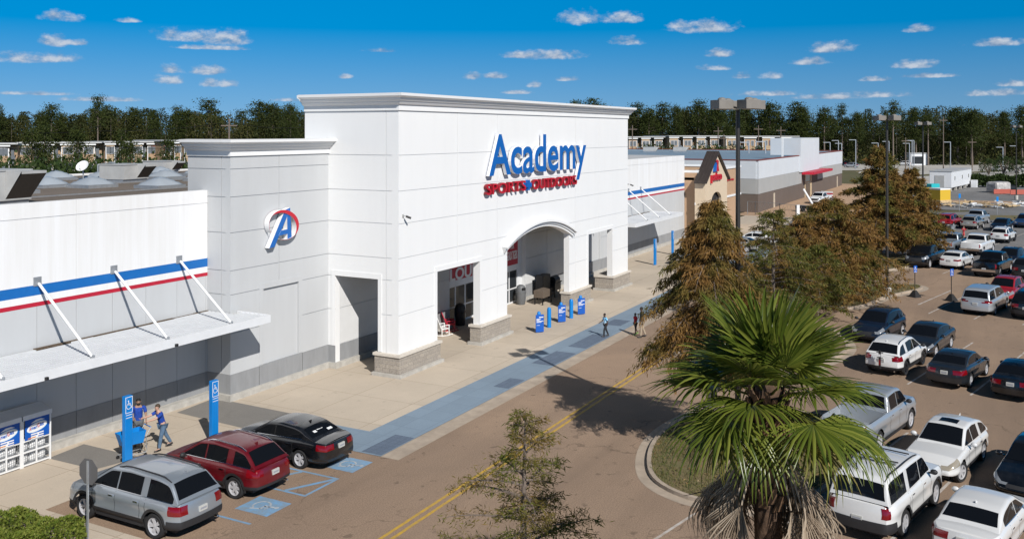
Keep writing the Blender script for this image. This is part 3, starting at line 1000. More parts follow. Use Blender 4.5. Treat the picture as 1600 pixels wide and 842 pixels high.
# ---- towers left and right of the entrance block
JT = [1.16, 3.0, 4.72, 5.8, 7.5, 9.1, 10.35]
for side in (0, 1):
    x0, x1 = (30.65, FX0 - 0.003) if side == 0 else (FX1 + 0.003, 75.55)
    w = MB()
    dx0, dx1 = (32.72, 35.18) if side == 0 else (71.0, 73.4)
    vj = [onY(436, TY)] if side == 0 else [72.3]
    panel_face(w, 'Y', TY, [x0] + vj + [x1], JT + [10.92], [(dx0, dx1, 1.16, 4.70)], 0.3, -1)
    w.box(dx0, dx1, TY + 0.10, TY + 0.3, 1.16, 4.70)
    for a, b, c_, d in ((dx0 - 0.26, dx0 - .002, 1.2, 4.70), (dx1 + .002, dx1 + 0.26, 1.2, 4.70), (dx0 - 0.26, dx1 + 0.26, 4.702, 4.96)):
        w.box(a, b, TY - 0.025, TY - 0.002, c_, d)
    sx = x0 if side == 0 else x1
    panel_face(w, 'X', sx, [TY + 0.302, TY + 0.55, 33.2], JT + [10.92], [], 0.3, -1 if side == 0 else 1)
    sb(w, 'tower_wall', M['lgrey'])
    w = MB()
    w.box(x0 - 0.012, x1, TY - 0.014, TY + 0.3, 0.28, 1.155)
    w.box(sx - 0.012, sx + 0.3, TY + 0.302, 33.2, 0.28, 1.155)
    w.box(x0 - 0.17, x1 - (0.16 if side == 0 else -0.16), TY - 0.16, 33.2, 0.0, 0.285, 1)
    for jx in ((32.45, 35.45) if side == 0 else ()):
        w.box(jx - 0.01, jx + 0.01, TY - 0.0165, TY - 0.0142, 0.29, 1.15, 2)
    sb(w, 'tower_wainscot', [M['wains'], M['conc'], M['dark']])
    c = MB()
    if side == 0: path = [(x0, 33.2), (x0, TY), (x1, TY)]
    else: path = [(x0, TY), (x1, TY), (x1, 33.2)]
    sweep(c, path, cornice(10.93, 0.76))
    c.box(x0, x1, TY, 33.2, 11.3, 11.66)
    sb(c, 'cornice', M['white'])

# ---- long wings with the painted stripes
for side in (0, 1):
    x0, x1 = (-24.0, 30.64) if side == 0 else (75.56, 101.7)
    vj = [onY(119, WY) - 6.75 * k for k in range(8, -1, -1)] if side == 0 else [80.6, 87.3, 94.0, 98.5]
    vj2 = [onY(119, WY) + 1.66 * k for k in range(-28, 5)] if side == 0 else [78 + 1.68 * k for k in range(14)]
    w = MB()
    panel_face(w, 'Y', WY, [x0] + vj + [x1], [6.30, 8.80, 9.38], [], 0.3, -1, gap=0.02)
    sb(w, 'wing_wall_upper', M['wingwhite'])
    w = MB()
    w.box(x0, x1, WY - 0.004, WY + 0.3, 5.92, 6.298, 0)
    w.box(x0, x1, WY - 0.002, WY + 0.3, 5.66, 5.918, 1)
    w.box(x0, x1, WY - 0.004, WY + 0.3, 5.50, 5.658, 2)
    sb(w, 'painted_stripe', [M['blue'], M['wingwhite'], M['red']])
    w = MB()
    panel_face(w, 'Y', WY, [x0] + vj2 + [x1], [1.16, 5.498], [], 0.3, -1, gap=0.02)
    if side: w.box(101.4, 101.7, WY + 0.302, 60, 0.0, 9.38)
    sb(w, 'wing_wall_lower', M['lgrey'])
    w = MB()
    panel_face(w, 'Y', WY - 0.012, [x0] + vj2 + [x1], [0.27, 1.155], [], 0.3, -1, gap=0.02)
    w.box(x0, x1, WY - 0.32, WY + 0.3, 0.0, 0.268, 1)
    sb(w, 'wing_wainscot', [M['wains'], M['conc']])
    # hung canopy: ribbed deck, fascia, tie rods on wall plates
    cx0, cx1 = (-24.0, 31.05) if side == 0 else (77.0, 90.4)
    CY = 28.55
    cn = MB()
    nr = 12
    for k in range(nr):
        y0 = CY + 0.10 + (WY - CY - 0.14) * k / nr; y1 = CY + 0.10 + (WY - CY - 0.14) * (k + 1) / nr
        top = 3.93 if side == 0 else 3.93
        xe = cx1 if (side == 1 or y1 < TY - 0.05) else 30.62
        xs = cx0 + 0.02
        ym_ = (y0 + y1) / 2
        a = (y1 - y0) * 0.24
        # trapezoid rib
        prof = [(y0, top - 0.15), (y0 + a * 0.62, top - 0.15), (y0 + a * 0.95, top), (y1 - a * 0.95, top), (y1 - a * 0.62, top - 0.15), (y1, top - 0.15)]
        vsx = [(xx, p[0], p[1]) for xx in (xs, xe - 0.02) for p in prof]
        cn.add(vsx, [(q, q + 1, 7 + q, 6 + q) for q in (1, 2, 3)], 0)
        cn.add(vsx, [(q, q + 1, 7 + q, 6 + q) for q in (0, 4)], 1)  # groove bottoms carry the painted shade
    cn.box(cx0, cx1 if side else 30.62, CY + 0.10, WY - 0.05, 3.74, 3.77)
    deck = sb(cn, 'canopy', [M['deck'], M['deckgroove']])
    ltr = MB()
    rl = random.Random(5 + side)
    xq = cx0
    while xq < cx1 - 1.0:
        lq = rl.uniform(.4, 1.6)
        if rl.random() < .8: ltr.box(xq, min(xq + lq, cx1 - .5), WY - 0.10 - rl.uniform(.04, .16), WY - 0.06, 3.90, 3.935 + rl.uniform(0, .03))
        xq += lq + 0.01
    lo_ = ltr.build('leaf_litter', mat('brown_leaf_litter', (0.10, 0.07, 0.045), .95, var=.5, scale=12), deck)
    lo_['kind'] = 'stuff'
    f = MB().box(cx0, cx1, CY, CY + 0.09, 3.64, 3.97)
    for ex in ((cx1,) if side == 0 else (cx0, cx1)):
        f.box(ex - 0.045, ex + 0.045, CY + 0.092, (TY - 0.03) if side == 0 else WY - 0.05, 3.64, 3.97)
    f.build('fascia', M['alu'], deck)
    xs = [22.25 + 3.37 * k for k in range(-12, 3)] if side == 0 else [80.6, 84.0, 87.35]
    for x in xs:
        MB().tube([(x, WY - 0.10, 6.36), (x, CY + 0.32, 3.97)], 0.055, 8).build('tie_rod', M['plain_white'], deck, smooth=60)
        p = MB().box(x - 0.16, x + 0.16, WY - 0.035, WY - 0.003, 6.26, 6.60).box(x - 0.02, x + 0.02, WY - 0.13, WY - 0.036, 6.30, 6.44)
        p.box(x - 0.03, x + 0.03, CY + 0.22, CY + 0.38, 3.93, 4.03)
        p.build('wall_plate', M['galv'], deck)
    if side == 0:
        for x in (20.2, 25.75):
            MB().box(x - 0.05, x + 0.05, CY - 0.10, CY - 0.002, 3.66, 3.76).build('flood_lamp', M['dark'], deck)

# ---- flat roof behind
rf = MB()
rf.box(-24, 101.3, WY + 0.302, 62, 8.2, 8.72)
ro = sb(rf, 'roof', M['roof'])
pp = MB().box(-24, 101.3, 62.002, 62.3, 8.2, 8.86)
pp.build('parapet', M['wingwhite'], ro)
for k in range(3):
    MB().box(-24, 100, 42 + 7 * k, 42.06 + 7 * k, 8.80, 8.86).build('gas_pipe', M['galv'], ro)


def skylight(px, py, w_, parent):
    x, y = G(px, py, 8.72)
    m = MB()
    s = w_ / 2
    m.box(x - s, x + s, y - s, y + s, 8.722, 8.92, 1)
    n = 8
    vs, fs = [], []
    for i in range(n + 1):
        for j in range(n + 1):
            u, v = i / n * 2 - 1, j / n * 2 - 1
            h = (1 - max(abs(u), abs(v)) ** 1.5) * 0.36 + 0.10 * (1 - u * u) * (1 - v * v)
            vs.append((x + u * s * 0.96, y + v * s * 0.96, 8.925 + h))
    for i in range(n):
        for j in range(n):
            a = i * (n + 1) + j
            fs.append((a, a + n + 1, a + n + 2, a + 1))
    m.add(vs, fs, 0)
    m.build('skylight', [M['skylight'], M['galv']], parent, smooth=60)


for px, py, w_ in ((88, 281.5, 2.3), (74, 293, 2.3), (144, 293, 2.5), (158, 283, 2.4), (250, 294, 2.5), (258, 280, 2.4), (250, 273.5, 2.3), (312, 274.5, 2.3), (318, 283, 2.3), (205, 276, 2.2), (20, 303, 2.3)):
    skylight(px, py, w_ * .82, ro)


# rooftop units
def rtu(px0, px1, py, h, depth, label):
    """front bottom edge from px0 to px1 at roof height"""
    x0, y0 = G(px0, py, 8.72); x1, y1 = G(px1, py, 8.72)
    W_ = max(1.2, math.hypot(x1 - x0, y1 - y0))
    t = empty('rooftop_unit', ((x0 + x1) / 2, (y0 + y1) / 2, 8.722), rad(8))
    tag(t, label, 'rooftop unit', 'air units on the store roof')
    b = MB().box(-W_ / 2, W_ / 2, 0, depth, 0.22, h)
    b.box(-W_ / 2 - 0.04, W_ / 2 + 0.04, -0.04, depth + 0.04, h, h + 0.05)
    for k in range(1, 4):
        b.box(-W_ / 2 + W_ * k / 4 - 0.008, -W_ / 2 + W_ * k / 4 + 0.008, -0.006, -0.002, 0.3, h - 0.06)
    b.build('casing', M['hvac'], t)
    MB().box(-W_ / 2 + 0.05, W_ / 2 - 0.05, 0.1, depth - 0.1, 0.0, 0.218).build('roof_curb', M['galv'], t)
    hd = MB()
    # slanting intake hood with a dark screen
    xa, xb = W_ * 0.02, W_ / 2 - 0.05
    hd.add([(xa, -0.004, h), (xb, -0.004, h), (xa, -h * 0.62, h), (xb, -h * 0.62, h), (xa, -0.004, 0.30), (xb, -0.004, 0.30)],
           [(0, 1, 3, 2), (0, 2, 4), (1, 5, 3)], 0)
    hd.add([(xa, -h * 0.62, h - 0.12), (xb, -h * 0.62, h - 0.12), (xb, -0.006, 0.30), (xa, -0.006, 0.30)], [(0, 1, 2, 3)], 1)
    hd.add([(xa, -h * 0.62, h), (xb, -h * 0.62, h), (xb, -h * 0.62, h - 0.12), (xa, -h * 0.62, h - 0.12)], [(0, 1, 2, 3)], 0)
    hd.build('intake_hood', [M['hvac'], M['mesh']], t)
    return t


rtu(-45, 58, 322, 1.55, 2.2, 'big grey rooftop unit with slanted brown screen at the picture edge')
rtu(186, 240, 285, 1.15, 2.0, 'grey rooftop unit with brown hood screen in front of the dish and skylights')
rtu(249, 287, 271, 0.95, 2.0, 'smaller grey rooftop unit farthest back beside the tower')

# satellite dish
x, y = G(130, 285, 8.72)
t = empty('satellite_dish', (x, y, 8.722), rad(200))
tag(t, 'round white satellite dish on a short mast amid the roof skylights', 'satellite dish')
dm = MB()
R_, n_ = 0.42, 20
vs, fs = [(0, 0, 0)], []
for i in range(1, 5):
    for k in range(n_):
        a = 2 * PI * k / n_; r = R_ * i / 4
        vs.append((r * math.cos(a), r * math.sin(a), 0.35 * r * r / R_))
for k in range(n_):
    fs.append((0, 1 + k, 1 + (k + 1) % n_))
for i in range(3):
    for k in range(n_):
        a = 1 + i * n_ + k; b = 1 + i * n_ + (k + 1) % n_
        fs.append((a, a + n_, b + n_, b))
R3 = Matrix.Translation((0, 0, 1.0)) @ Matrix.Rotation(rad(52), 4, 'Y')
dm.add([R3 @ Vector(v) for v in vs], fs)
dm.build('reflector', M['plain_white'], t, smooth=60)
MB().tube([(0, 0, 0), (0, 0, 1.0)], 0.04, 8).build('mast', M['galv'], t)
MB().tube([R3 @ Vector((0.38, 0, 0.1)), R3 @ Vector((0.12, 0, 0.4))], 0.02, 6).build('feed_arm', M['galv'], t)

# ---------------------------------------------------------------- signs on the store
sg = empty('store_sign', (53, 25.8, 9))
tag(sg, 'large raised blue and red store name above the arched entrance', 'sign')
LY = FY - 0.29
xa, za = onYZ(764.5, 273.5, LY); xb, zb_ = onYZ(916, 220, LY)
_, zt = onYZ(783, 210, LY)
t = text_mb('Academy', xa, xb, onYZ(903, 281, LY)[1], zt, LY, 0.20, offset=0.018, mi=0, mside=1)
t.build('lettering', [M['signblue'], M['signwhite']], sg, loc=(-53, -25.8, -9))
LY2 = FY - 0.24
xa, _ = onYZ(760.5, 300, LY2); xm, _ = onYZ(822, 300, LY2)
zb2 = onYZ(760, 305.5, LY2)[1]; zt2 = onYZ(765, 287.5, LY2)[1]
text_mb('SPORTS', xa, xm, zb2, zt2, LY2, 0.18, offset=0.010, mi=0, mside=1).build('lettering', [M['signred'], M['signdeep']], sg, loc=(-53, -25.8, -9))
xp0, xp1 = onYZ(823.5, 290, LY2)[0], onYZ(831, 290, LY2)[0]
zc = (zb2 + zt2) / 2; xc = (xp0 + xp1) / 2; hw = (xp1 - xp0) / 2
MB().prismY([(xc - hw * .32, zb2), (xc + hw * .32, zb2), (xc + hw * .32, zc - .13), (xc + hw, zc - .13), (xc + hw, zc + .13), (xc + hw * .32, zc + .13), (xc + hw * .32, zt2), (xc - hw * .32, zt2), (xc - hw * .32, zc + .13), (xc - hw, zc + .13), (xc - hw, zc - .13), (xc - hw * .32, zc - .13)], LY2, LY2 + 0.30).build('plus_mark', M['signblue'], sg, loc=(-53, -25.8, -9))
xe = onYZ(902, 280, LY2)[0]; xo = onYZ(832.5, 280, LY2)[0]
text_mb('OUTDOORS', xo, xe, zb2, zt2, LY2, 0.18, offset=0.010, mi=0, mside=1).build('lettering', [M['signred'], M['signdeep']], sg, loc=(-53, -25.8, -9))

lg = empty('logo_sign', (34, TY, 7))
tag(lg, 'raised slanting blue letter A ringed in red on the grey tower', 'sign')
LYG = TY - 0.30


def lp(zx, zy, Y=LYG):
    return onYZ(395 + zx / 8.86, 305 + zy / 8.86, Y)


am = MB()
for k, poly in enumerate(([(228, 735), (300, 716), (478, 290), (516, 172), (455, 202), (420, 270)], [(474, 296), (470, 250), (516, 176), (540, 600), (480, 606)], [(388, 492), (476, 470), (479, 533), (358, 562)])):
    am.prismY([lp(*p) for p in poly], LYG - 0.003 * k, LYG + 0.26 - 0.003 * k, 0, 1)
am.build('letter', [M['signblue'], M['signwhite']], lg, loc=(-34, -TY, -7))
rg = MB()
n = 40
for k in range(n):
    q = []
    for t_, r in ((k, 0), (k + 1, 0), (k + 1, 1), (k, 1)):
        a = rad(212 - 318 * t_ / n)
        if r: p = (432 + 207 * math.cos(a), 411 - 207 * math.sin(a))
        else:
            th = 0.06 + 0.94 * max(0, math.cos(a - rad(50))) ** 0.8
            p = (432 + (207 - 52 * th) * math.cos(a), 411 - (207 - 52 * th) * math.sin(a))
        q.append(lp(*p, LYG - 0.05))
    rg.prismY(q, LYG - 0.05, LYG + 0.24, 0, 1)
rg.build('ring', [M['signred'], M['signwhite']], lg, loc=(-34, -TY, -7))

# small cameras on the wall
for (px, py, Y, lab) in ((629, 337, FY, 'small security camera low on the bright front beside the corner'), (981, 288, FY, 'small security camera at the far end of the entrance front')):
    x, z = onYZ(px, py, Y)
    t = empty('security_camera', (x, Y, z)); tag(t, lab, 'camera')
    MB().box(-0.05, 0.05, -0.05, -0.003, -0.07, 0.07).tube([(0, -0.05, 0), (0, -0.22, 0)], 0.02, 6).build('bracket', M['hvac'], t)
    MB().tube([(0, -0.20, -0.02), (0.12, -0.42, -0.12)], 0.055, 10).build('body', M['dark'], t)

# ---------------------------------------------------------------- pet shop and the new store beyond
pet = empty('pet_shop', (110, 31, 0))
tag(pet, 'tan stucco pet shop with steep dark gable over its door', 'shop')
PM = dict(tan=mat('tan_stucco', (0.46, 0.30, 0.185), 0.85, var=0.05), cream=mat('cream_stucco', (0.62, 0.50, 0.36), 0.85, var=0.04),
          metal=mat('dark_standing_seam', (0.045, 0.035, 0.03), 0.5, var=0.15), cop=M['plain_white'])
PY = 30.5
pl_ = (-110, -31, 0)
px0, px1 = 101.75, 121.1
w = MB()
ga, gb = onY(1102, 29.3), onY(1136, 29.3)
w.box(px0, px1, PY, PY + 0.3, 0, 7.45).box(px0, px0 + 0.3, PY + 0.302, 60, 0, 7.45).box(px1 - 0.3, px1, PY + 0.302, 60, 0, 7.45)
w.build('wall', PM['tan'], pet, loc=pl_)
w = MB()
w.box(px0, px1 + 0.12, PY - 0.12, PY + 0.4, 7.452, 7.72).box(px0, px0 + 0.4, PY + 0.402, 60, 7.452, 7.72).box(px1 - 0.4, px1 + 0.12, PY + 0.402, 60, 7.452, 7.72)
w.box(px0, ga - 0.05, PY - 0.10, PY - 0.003, 3.9, 4.15).box(gb + 0.05, px1 + 0.08, PY - 0.10, PY - 0.003, 3.9, 4.15)
w.build('coping', PM['cop'], pet, loc=pl_)
g = MB()
gc = (ga + gb) / 2
gp = [(ga, 0), (gc - 2.1, 0), (gc - 2.1, 4.1)] + [(gc - 2.1 * math.cos(PI * k / 10), 4.1 + 1.05 * math.sin(PI * k / 10)) for k in range(1, 10)] + [(gc + 2.1, 4.1), (gc + 2.1, 0), (gb, 0), (gb, 6.6), (gc, 9.55), (ga, 6.6)]
g.prismY(gp, 29.3, 29.6)
g.box(ga, ga + 0.3, 29.602, PY - 0.003, 0, 6.6).box(gb - 0.3, gb, 29.602, PY - 0.003, 0, 6.6)
g.build('gable_wall', PM['cream'], pet, loc=pl_)
r = MB()
for s_, e in ((-1, ga - 0.45), (1, gb + 0.45)):
    z_e = 6.6 - 0.45 * 2.95 / ((gb - ga) / 2)
    v = [(gc, 29.0, 9.62), (e, 29.0, z_e), (e, 30.45, z_e), (gc, 30.45, 9.62)]
    v2 = [(a, b, z + 0.22) for a, b, z in v]
    r.add(v + v2, [(0, 1, 2, 3), (4, 7, 6, 5), (0, 4, 5, 1), (1, 5, 6, 2), (3, 2, 6, 7)])
    for k in range(1, 4):
        yy = 29.0 + 1.45 * k / 4
        r.tube([(gc, yy, 9.86), (e, yy, z_e + 0.24)], 0.03, 4)
r.build('roof', PM['metal'], pet, loc=pl_)
ent = MB().box(gc - 2.3, gc + 2.3, 29.72, 29.76, 0, 5.05)
eo = ent.build('door', M['shopglass'], pet, loc=pl_)
fr = MB()
for k in range(5):
    fr.box(gc - 2.0 + 0.95 * k, gc - 1.9 + 0.95 * k, 29.64, 29.715, 0, 4.9)
for z in (2.2, 3.4): fr.box(gc - 2.0, gc + 2.0, 29.65, 29.71, z, z + 0.1)
fr.build('frame', PM['metal'], eo)
wnd = MB().box(gb + 1.0, gb + 2.4, PY - 0.03, PY - 0.002, 0.6, 3.8)
wo = wnd.build('window', M['shopglass'], pet, loc=pl_)
fr = MB()
for k in range(3): fr.box(gb + 1.0 + 0.66 * k, gb + 1.08 + 0.66 * k, PY - 0.07, PY - 0.032, 0.6, 3.8)
fr.box(gb + 1.0, gb + 2.4, PY - 0.065, PY - 0.033, 2.2, 2.3)
fr.build('frame', PM['metal'], wo)
MB().box(px0, px1 - 0.35, PY + 0.35, 60, 6.6, 6.9).build('flat_roof', mat('pale_membrane', (0.55, 0.57, 0.58), 0.7), pet, loc=pl_)
ps = empty('pet_shop_sign', (gc, 29, 6)); tag(ps, 'red pet shop name with small red and blue animal emblem on the gable', 'sign')
xa, zb_ = onYZ(1112.3, 284, 29.1); xb, zt = onYZ(1128.3, 271, 29.1)
text_mb('petco', xa, xb, onYZ(1112, 287, 29.1)[1], onYZ(1120, 270.5, 29.1)[1], 29.08, 0.2, offset=0.04).build('lettering', M['signred'], ps, loc=(-gc, -29, -6))
em = MB()
ex, ez = onYZ(1120, 259, 29.1)
em.prismY([(ex - 1.0, ez - 0.66), (ex - 0.1, ez - 0.66), (ex + 0.15, ez + 0.1), (ex + 0.1, ez + 0.42), (ex - 0.45, ez + 0.30)], 29.10, 29.28, 0)
em.prismY([(ex - 0.05, ez - 0.66), (ex + 0.95, ez - 0.66), (ex + 0.6, ez), (ex + 0.75, ez + 0.55), (ex + 0.2, ez + 0.68), (ex - 0.35, ez + 0.60), (ex + 0.15, ez + 0.12)], 29.06, 29.28, 1)
em.build('emblem', [M['signblue'], M['signred']], ps, loc=(-gc, -29, -6))
xa, zb_ = onYZ(1136.5, 283.5, PY - 0.1); xb, zt = onYZ(1143, 279, PY - 0.1)
text_mb('grooming', xa, xb + 1.2, zb_, zt, PY - 0.12, 0.1, offset=0.03).build('lettering', M['signred'], ps, loc=(-gc, -29, -6))
t = rtu(1071, 1083, 265, 1.3, 1.8, 'grey rooftop unit behind the white parapet of the pet shop')
t.location = (108, 41, 6.902)

new = empty('new_store', (180, 33, 0))
tag(new, 'long unfinished grey and white store with tall blank entrance tower and red awning', 'store')
nl = (-180, -33, 0)
NY, NX0, NX1 = 32.5, 139.6, 220.7
NM = [mat('new_brown_panel', (0.13, 0.10, 0.082), 0.85, var=0.05, scale=0.4), mat('new_grey_panel', (0.36, 0.36, 0.35), 0.85, var=0.04, scale=0.4),
      mat('new_white_panel', (0.58, 0.61, 0.64), 0.8, var=0.03, scale=0.4), mat('red_coping', (0.20, 0.05, 0.035), 0.6),
      mat('sky_tinted_membrane', (0.22, 0.29, 0.35), 0.5, var=0.06, scale=0.3)]  # grey roof with the blue of the reflected sky put into its colour
TX0, TX1, AWX0, AWX1 = 170.6, 189.3, 173.0, 194.5
w = MB()
for z0, z1, mi, o in ((0, 2.76, 0, 0), (2.76, 5.02, 1, 0.06), (5.02, 7.75, 2, 0.10)):
    for a, b in ((NX0, AWX0), (AWX0 + .003, TX1 - 0.003), (TX1, NX1)):
        mm, oo = mi, o
        if a > AWX0 and b < TX1 and mi == 1: mm = 2 if False else 0; oo = 0
        w.box(a, b, NY - oo, NY + 0.3, z0 + 0.002, z1, mm)
    w.box(NX0 - o, NX0 + 0.3, NY + 0.302, 150, z0 + 0.002, z1, mi)
w.build('wall', NM, new, loc=nl)
w = MB()
w.box(TX0, TX1, NY - 0.35, NY - 0.102, 4.83, 10.95).box(TX0, TX0 + 0.4, NY - 0.1, NY + 5, 7.9, 10.95).box(TX1 - 0.4, TX1, NY - 0.1, NY + 5, 7.9, 10.95)
w.build('tower', NM[2], new, loc=nl)
MB().box(NX0 - 0.14, TX0 - 0.01, NY - 0.14, NY + 0.4, 7.752, 7.9).box(TX1 + 0.01, NX1, NY - 0.14, NY + 0.4, 7.752, 7.9).box(NX0 - 0.14, NX0 + 0.4, NY + 0.402, 150, 7.752, 7.9).box(NX1 - 0.4, NX1, NY + 0.402, 150, 7.752, 7.9).build('coping', NM[3], new, loc=nl)
MB().box(NX0 + 0.31, NX1 - 0.5, NY + 0.5, 149, 6.9, 7.25).box(NX1 - 0.5, NX1 - 0.4, NY + 0.5, 150, 7.0, 7.7).build('roof', NM[4], new, loc=nl)
MB().slab([(AWX0, NY - 0.105), (AWX0 + 0.4, NY - 2.2), (AWX1 - 0.6, NY - 2.2), (AWX1, NY - 0.105)], 4.35, 4.80).build('awning', M['red'], new, loc=nl)
d = MB().box(176.5, 181.4, NY - 0.06, NY - 0.003, 0, 4.3).build('door', M['shopglass'], new, loc=nl)
MB().box(176.2, 176.5, NY - 0.12, NY - 0.004, 0, 4.4).box(181.4, 182.6, NY - 0.12, NY - 0.004, 0, 4.4).box(176.5, 181.4, NY - 0.115, NY - 0.062, 2.6, 2.85).build('frame', mat('raw_timber', (0.55, 0.42, 0.26), 0.8), d)
for x in (onY(1209.5, NY), onY(1308, NY)):
    MB().box(x - 0.5, x + 0.5, NY - 0.05, NY - 0.003, 0, 2.3).build('side_door', mat('cream_door', (0.52, 0.44, 0.34), 0.7), new, loc=nl)
MB().box(TX0 - 3.5, TX0 - 3.2, NY + 2, NY + 2.3, 7.3, 10.9).build('roof_post', M['plain_white'], new, loc=nl)
for px in (1025, 1072):
    x, y = G(px, 237.5, 7.3)
    t = rtu(px - 6, px + 6, 237, 1.2, 3, 'low grey rooftop unit far back on the blue grey roof, ' + ('first of two' if px < 1050 else 'second, nearer the gable'))
    t.location = (x, min(y, 140), 7.252)

# ---------------------------------------------------------------- cars
def paint(name, c, metal=0.0, rough=0.32):
    m, nt, b = newmat(name)
    N, L = nt.nodes.new, nt.links.new
    tc = N('ShaderNodeTexCoord'); nz = N('ShaderNodeTexNoise')
    nz.inputs['Scale'].default_value = 2.2; nz.inputs['Detail'].default_value = 6
    L(tc.outputs['Object'], nz.inputs['Vector'])
    r = N('ShaderNodeValToRGB')
    dust = 0.04
    r.color_ramp.elements[0].position = 0.4; r.color_ramp.elements[1].position = 0.75
    r.color_ramp.elements[0].color = (*c, 1)
    r.color_ramp.elements[1].color = (*[x * (1 - dust) + 0.30 * dust for x in c], 1)
    L(nz.outputs['Fac'], r.inputs['Fac']); L(r.outputs['Color'], b.inputs['Base Color'])
    b.inputs['Metallic'].default_value = metal
    b.inputs['Roughness'].default_value = rough
    b.inputs['Coat Weight'].default_value = 0.9
    b.inputs['Coat Roughness'].default_value = 0.06
    return m


PAINT = dict(silver=paint('silver_car_paint', (0.36, 0.40, 0.44), 0.55), lightsilver=paint('light_silver_car_paint', (0.52, 0.55, 0.58), 0.5),
             white=paint('white_car_paint', (0.66, 0.66, 0.65)), red=paint('red_car_paint', (0.14, 0.005, 0.010), 0.25, 0.3),
             brightred=paint('bright_red_car_paint', (0.32, 0.012, 0.018), 0.1), black=paint('black_car_paint', (0.004, 0.0045, 0.006), 0.0, 0.22),
             navy=paint('navy_car_paint', (0.008, 0.014, 0.030), 0.3), grey=paint('dark_grey_car_paint', (0.022, 0.025, 0.030), 0.4),
             bluesilver=paint('blue_silver_car_paint', (0.40, 0.43, 0.46), 0.4), gold=paint('champagne_car_paint', (0.42, 0.40, 0.36), 0.5),
             blue=paint('blue_car_paint', (0.02, 0.06, 0.16), 0.3))
CM = dict(trim=mat('black_trim', (0.022, 0.022, 0.024), 0.6, var=0.1), tail=None, head=None, chrome=None, rim=None)


def plain(name, c, rough, metal=0.0, coat=0.0):
    m, nt, b = newmat(name)
    b.inputs['Base Color'].default_value = (*c, 1); b.inputs['Roughness'].default_value = rough
    b.inputs['Metallic'].default_value = metal; b.inputs['Coat Weight'].default_value = coat
    return m


CM['tail'] = plain('tail_lamp_red', (0.17, 0.003, 0.006), 0.12, 0.0, 0.6)
CM['head'] = plain('head_lamp_lens', (0.42, 0.44, 0.46), 0.08, 0.5, 1.0)
CM['amber'] = plain('amber_lens', (0.46, 0.40, 0.31), 0.1, 0.35, 1.0)
CM['chrome'] = plain('chrome', (0.70, 0.70, 0.72), 0.12, 1.0)
CM['rim'] = plain('alloy_rim', (0.55, 0.55, 0.57), 0.3, 0.25)
CM['darkrim'] = plain('dark_alloy_rim', (0.05, 0.05, 0.055), 0.3, 0.6)
CM['plate'] = plain('number_plate', (0.50, 0.50, 0.47), 0.5)
CM['platetext'] = plain('plate_characters', (0.30, 0.31, 0.34), 0.5)
CM['seat'] = plain('seat_fabric', (0.09, 0.085, 0.08), 0.9)


def interp(pts, x):
    xs = [p[0] for p in pts]; ys = [p[1] for p in pts]
    return float(np.interp(x, xs, ys))


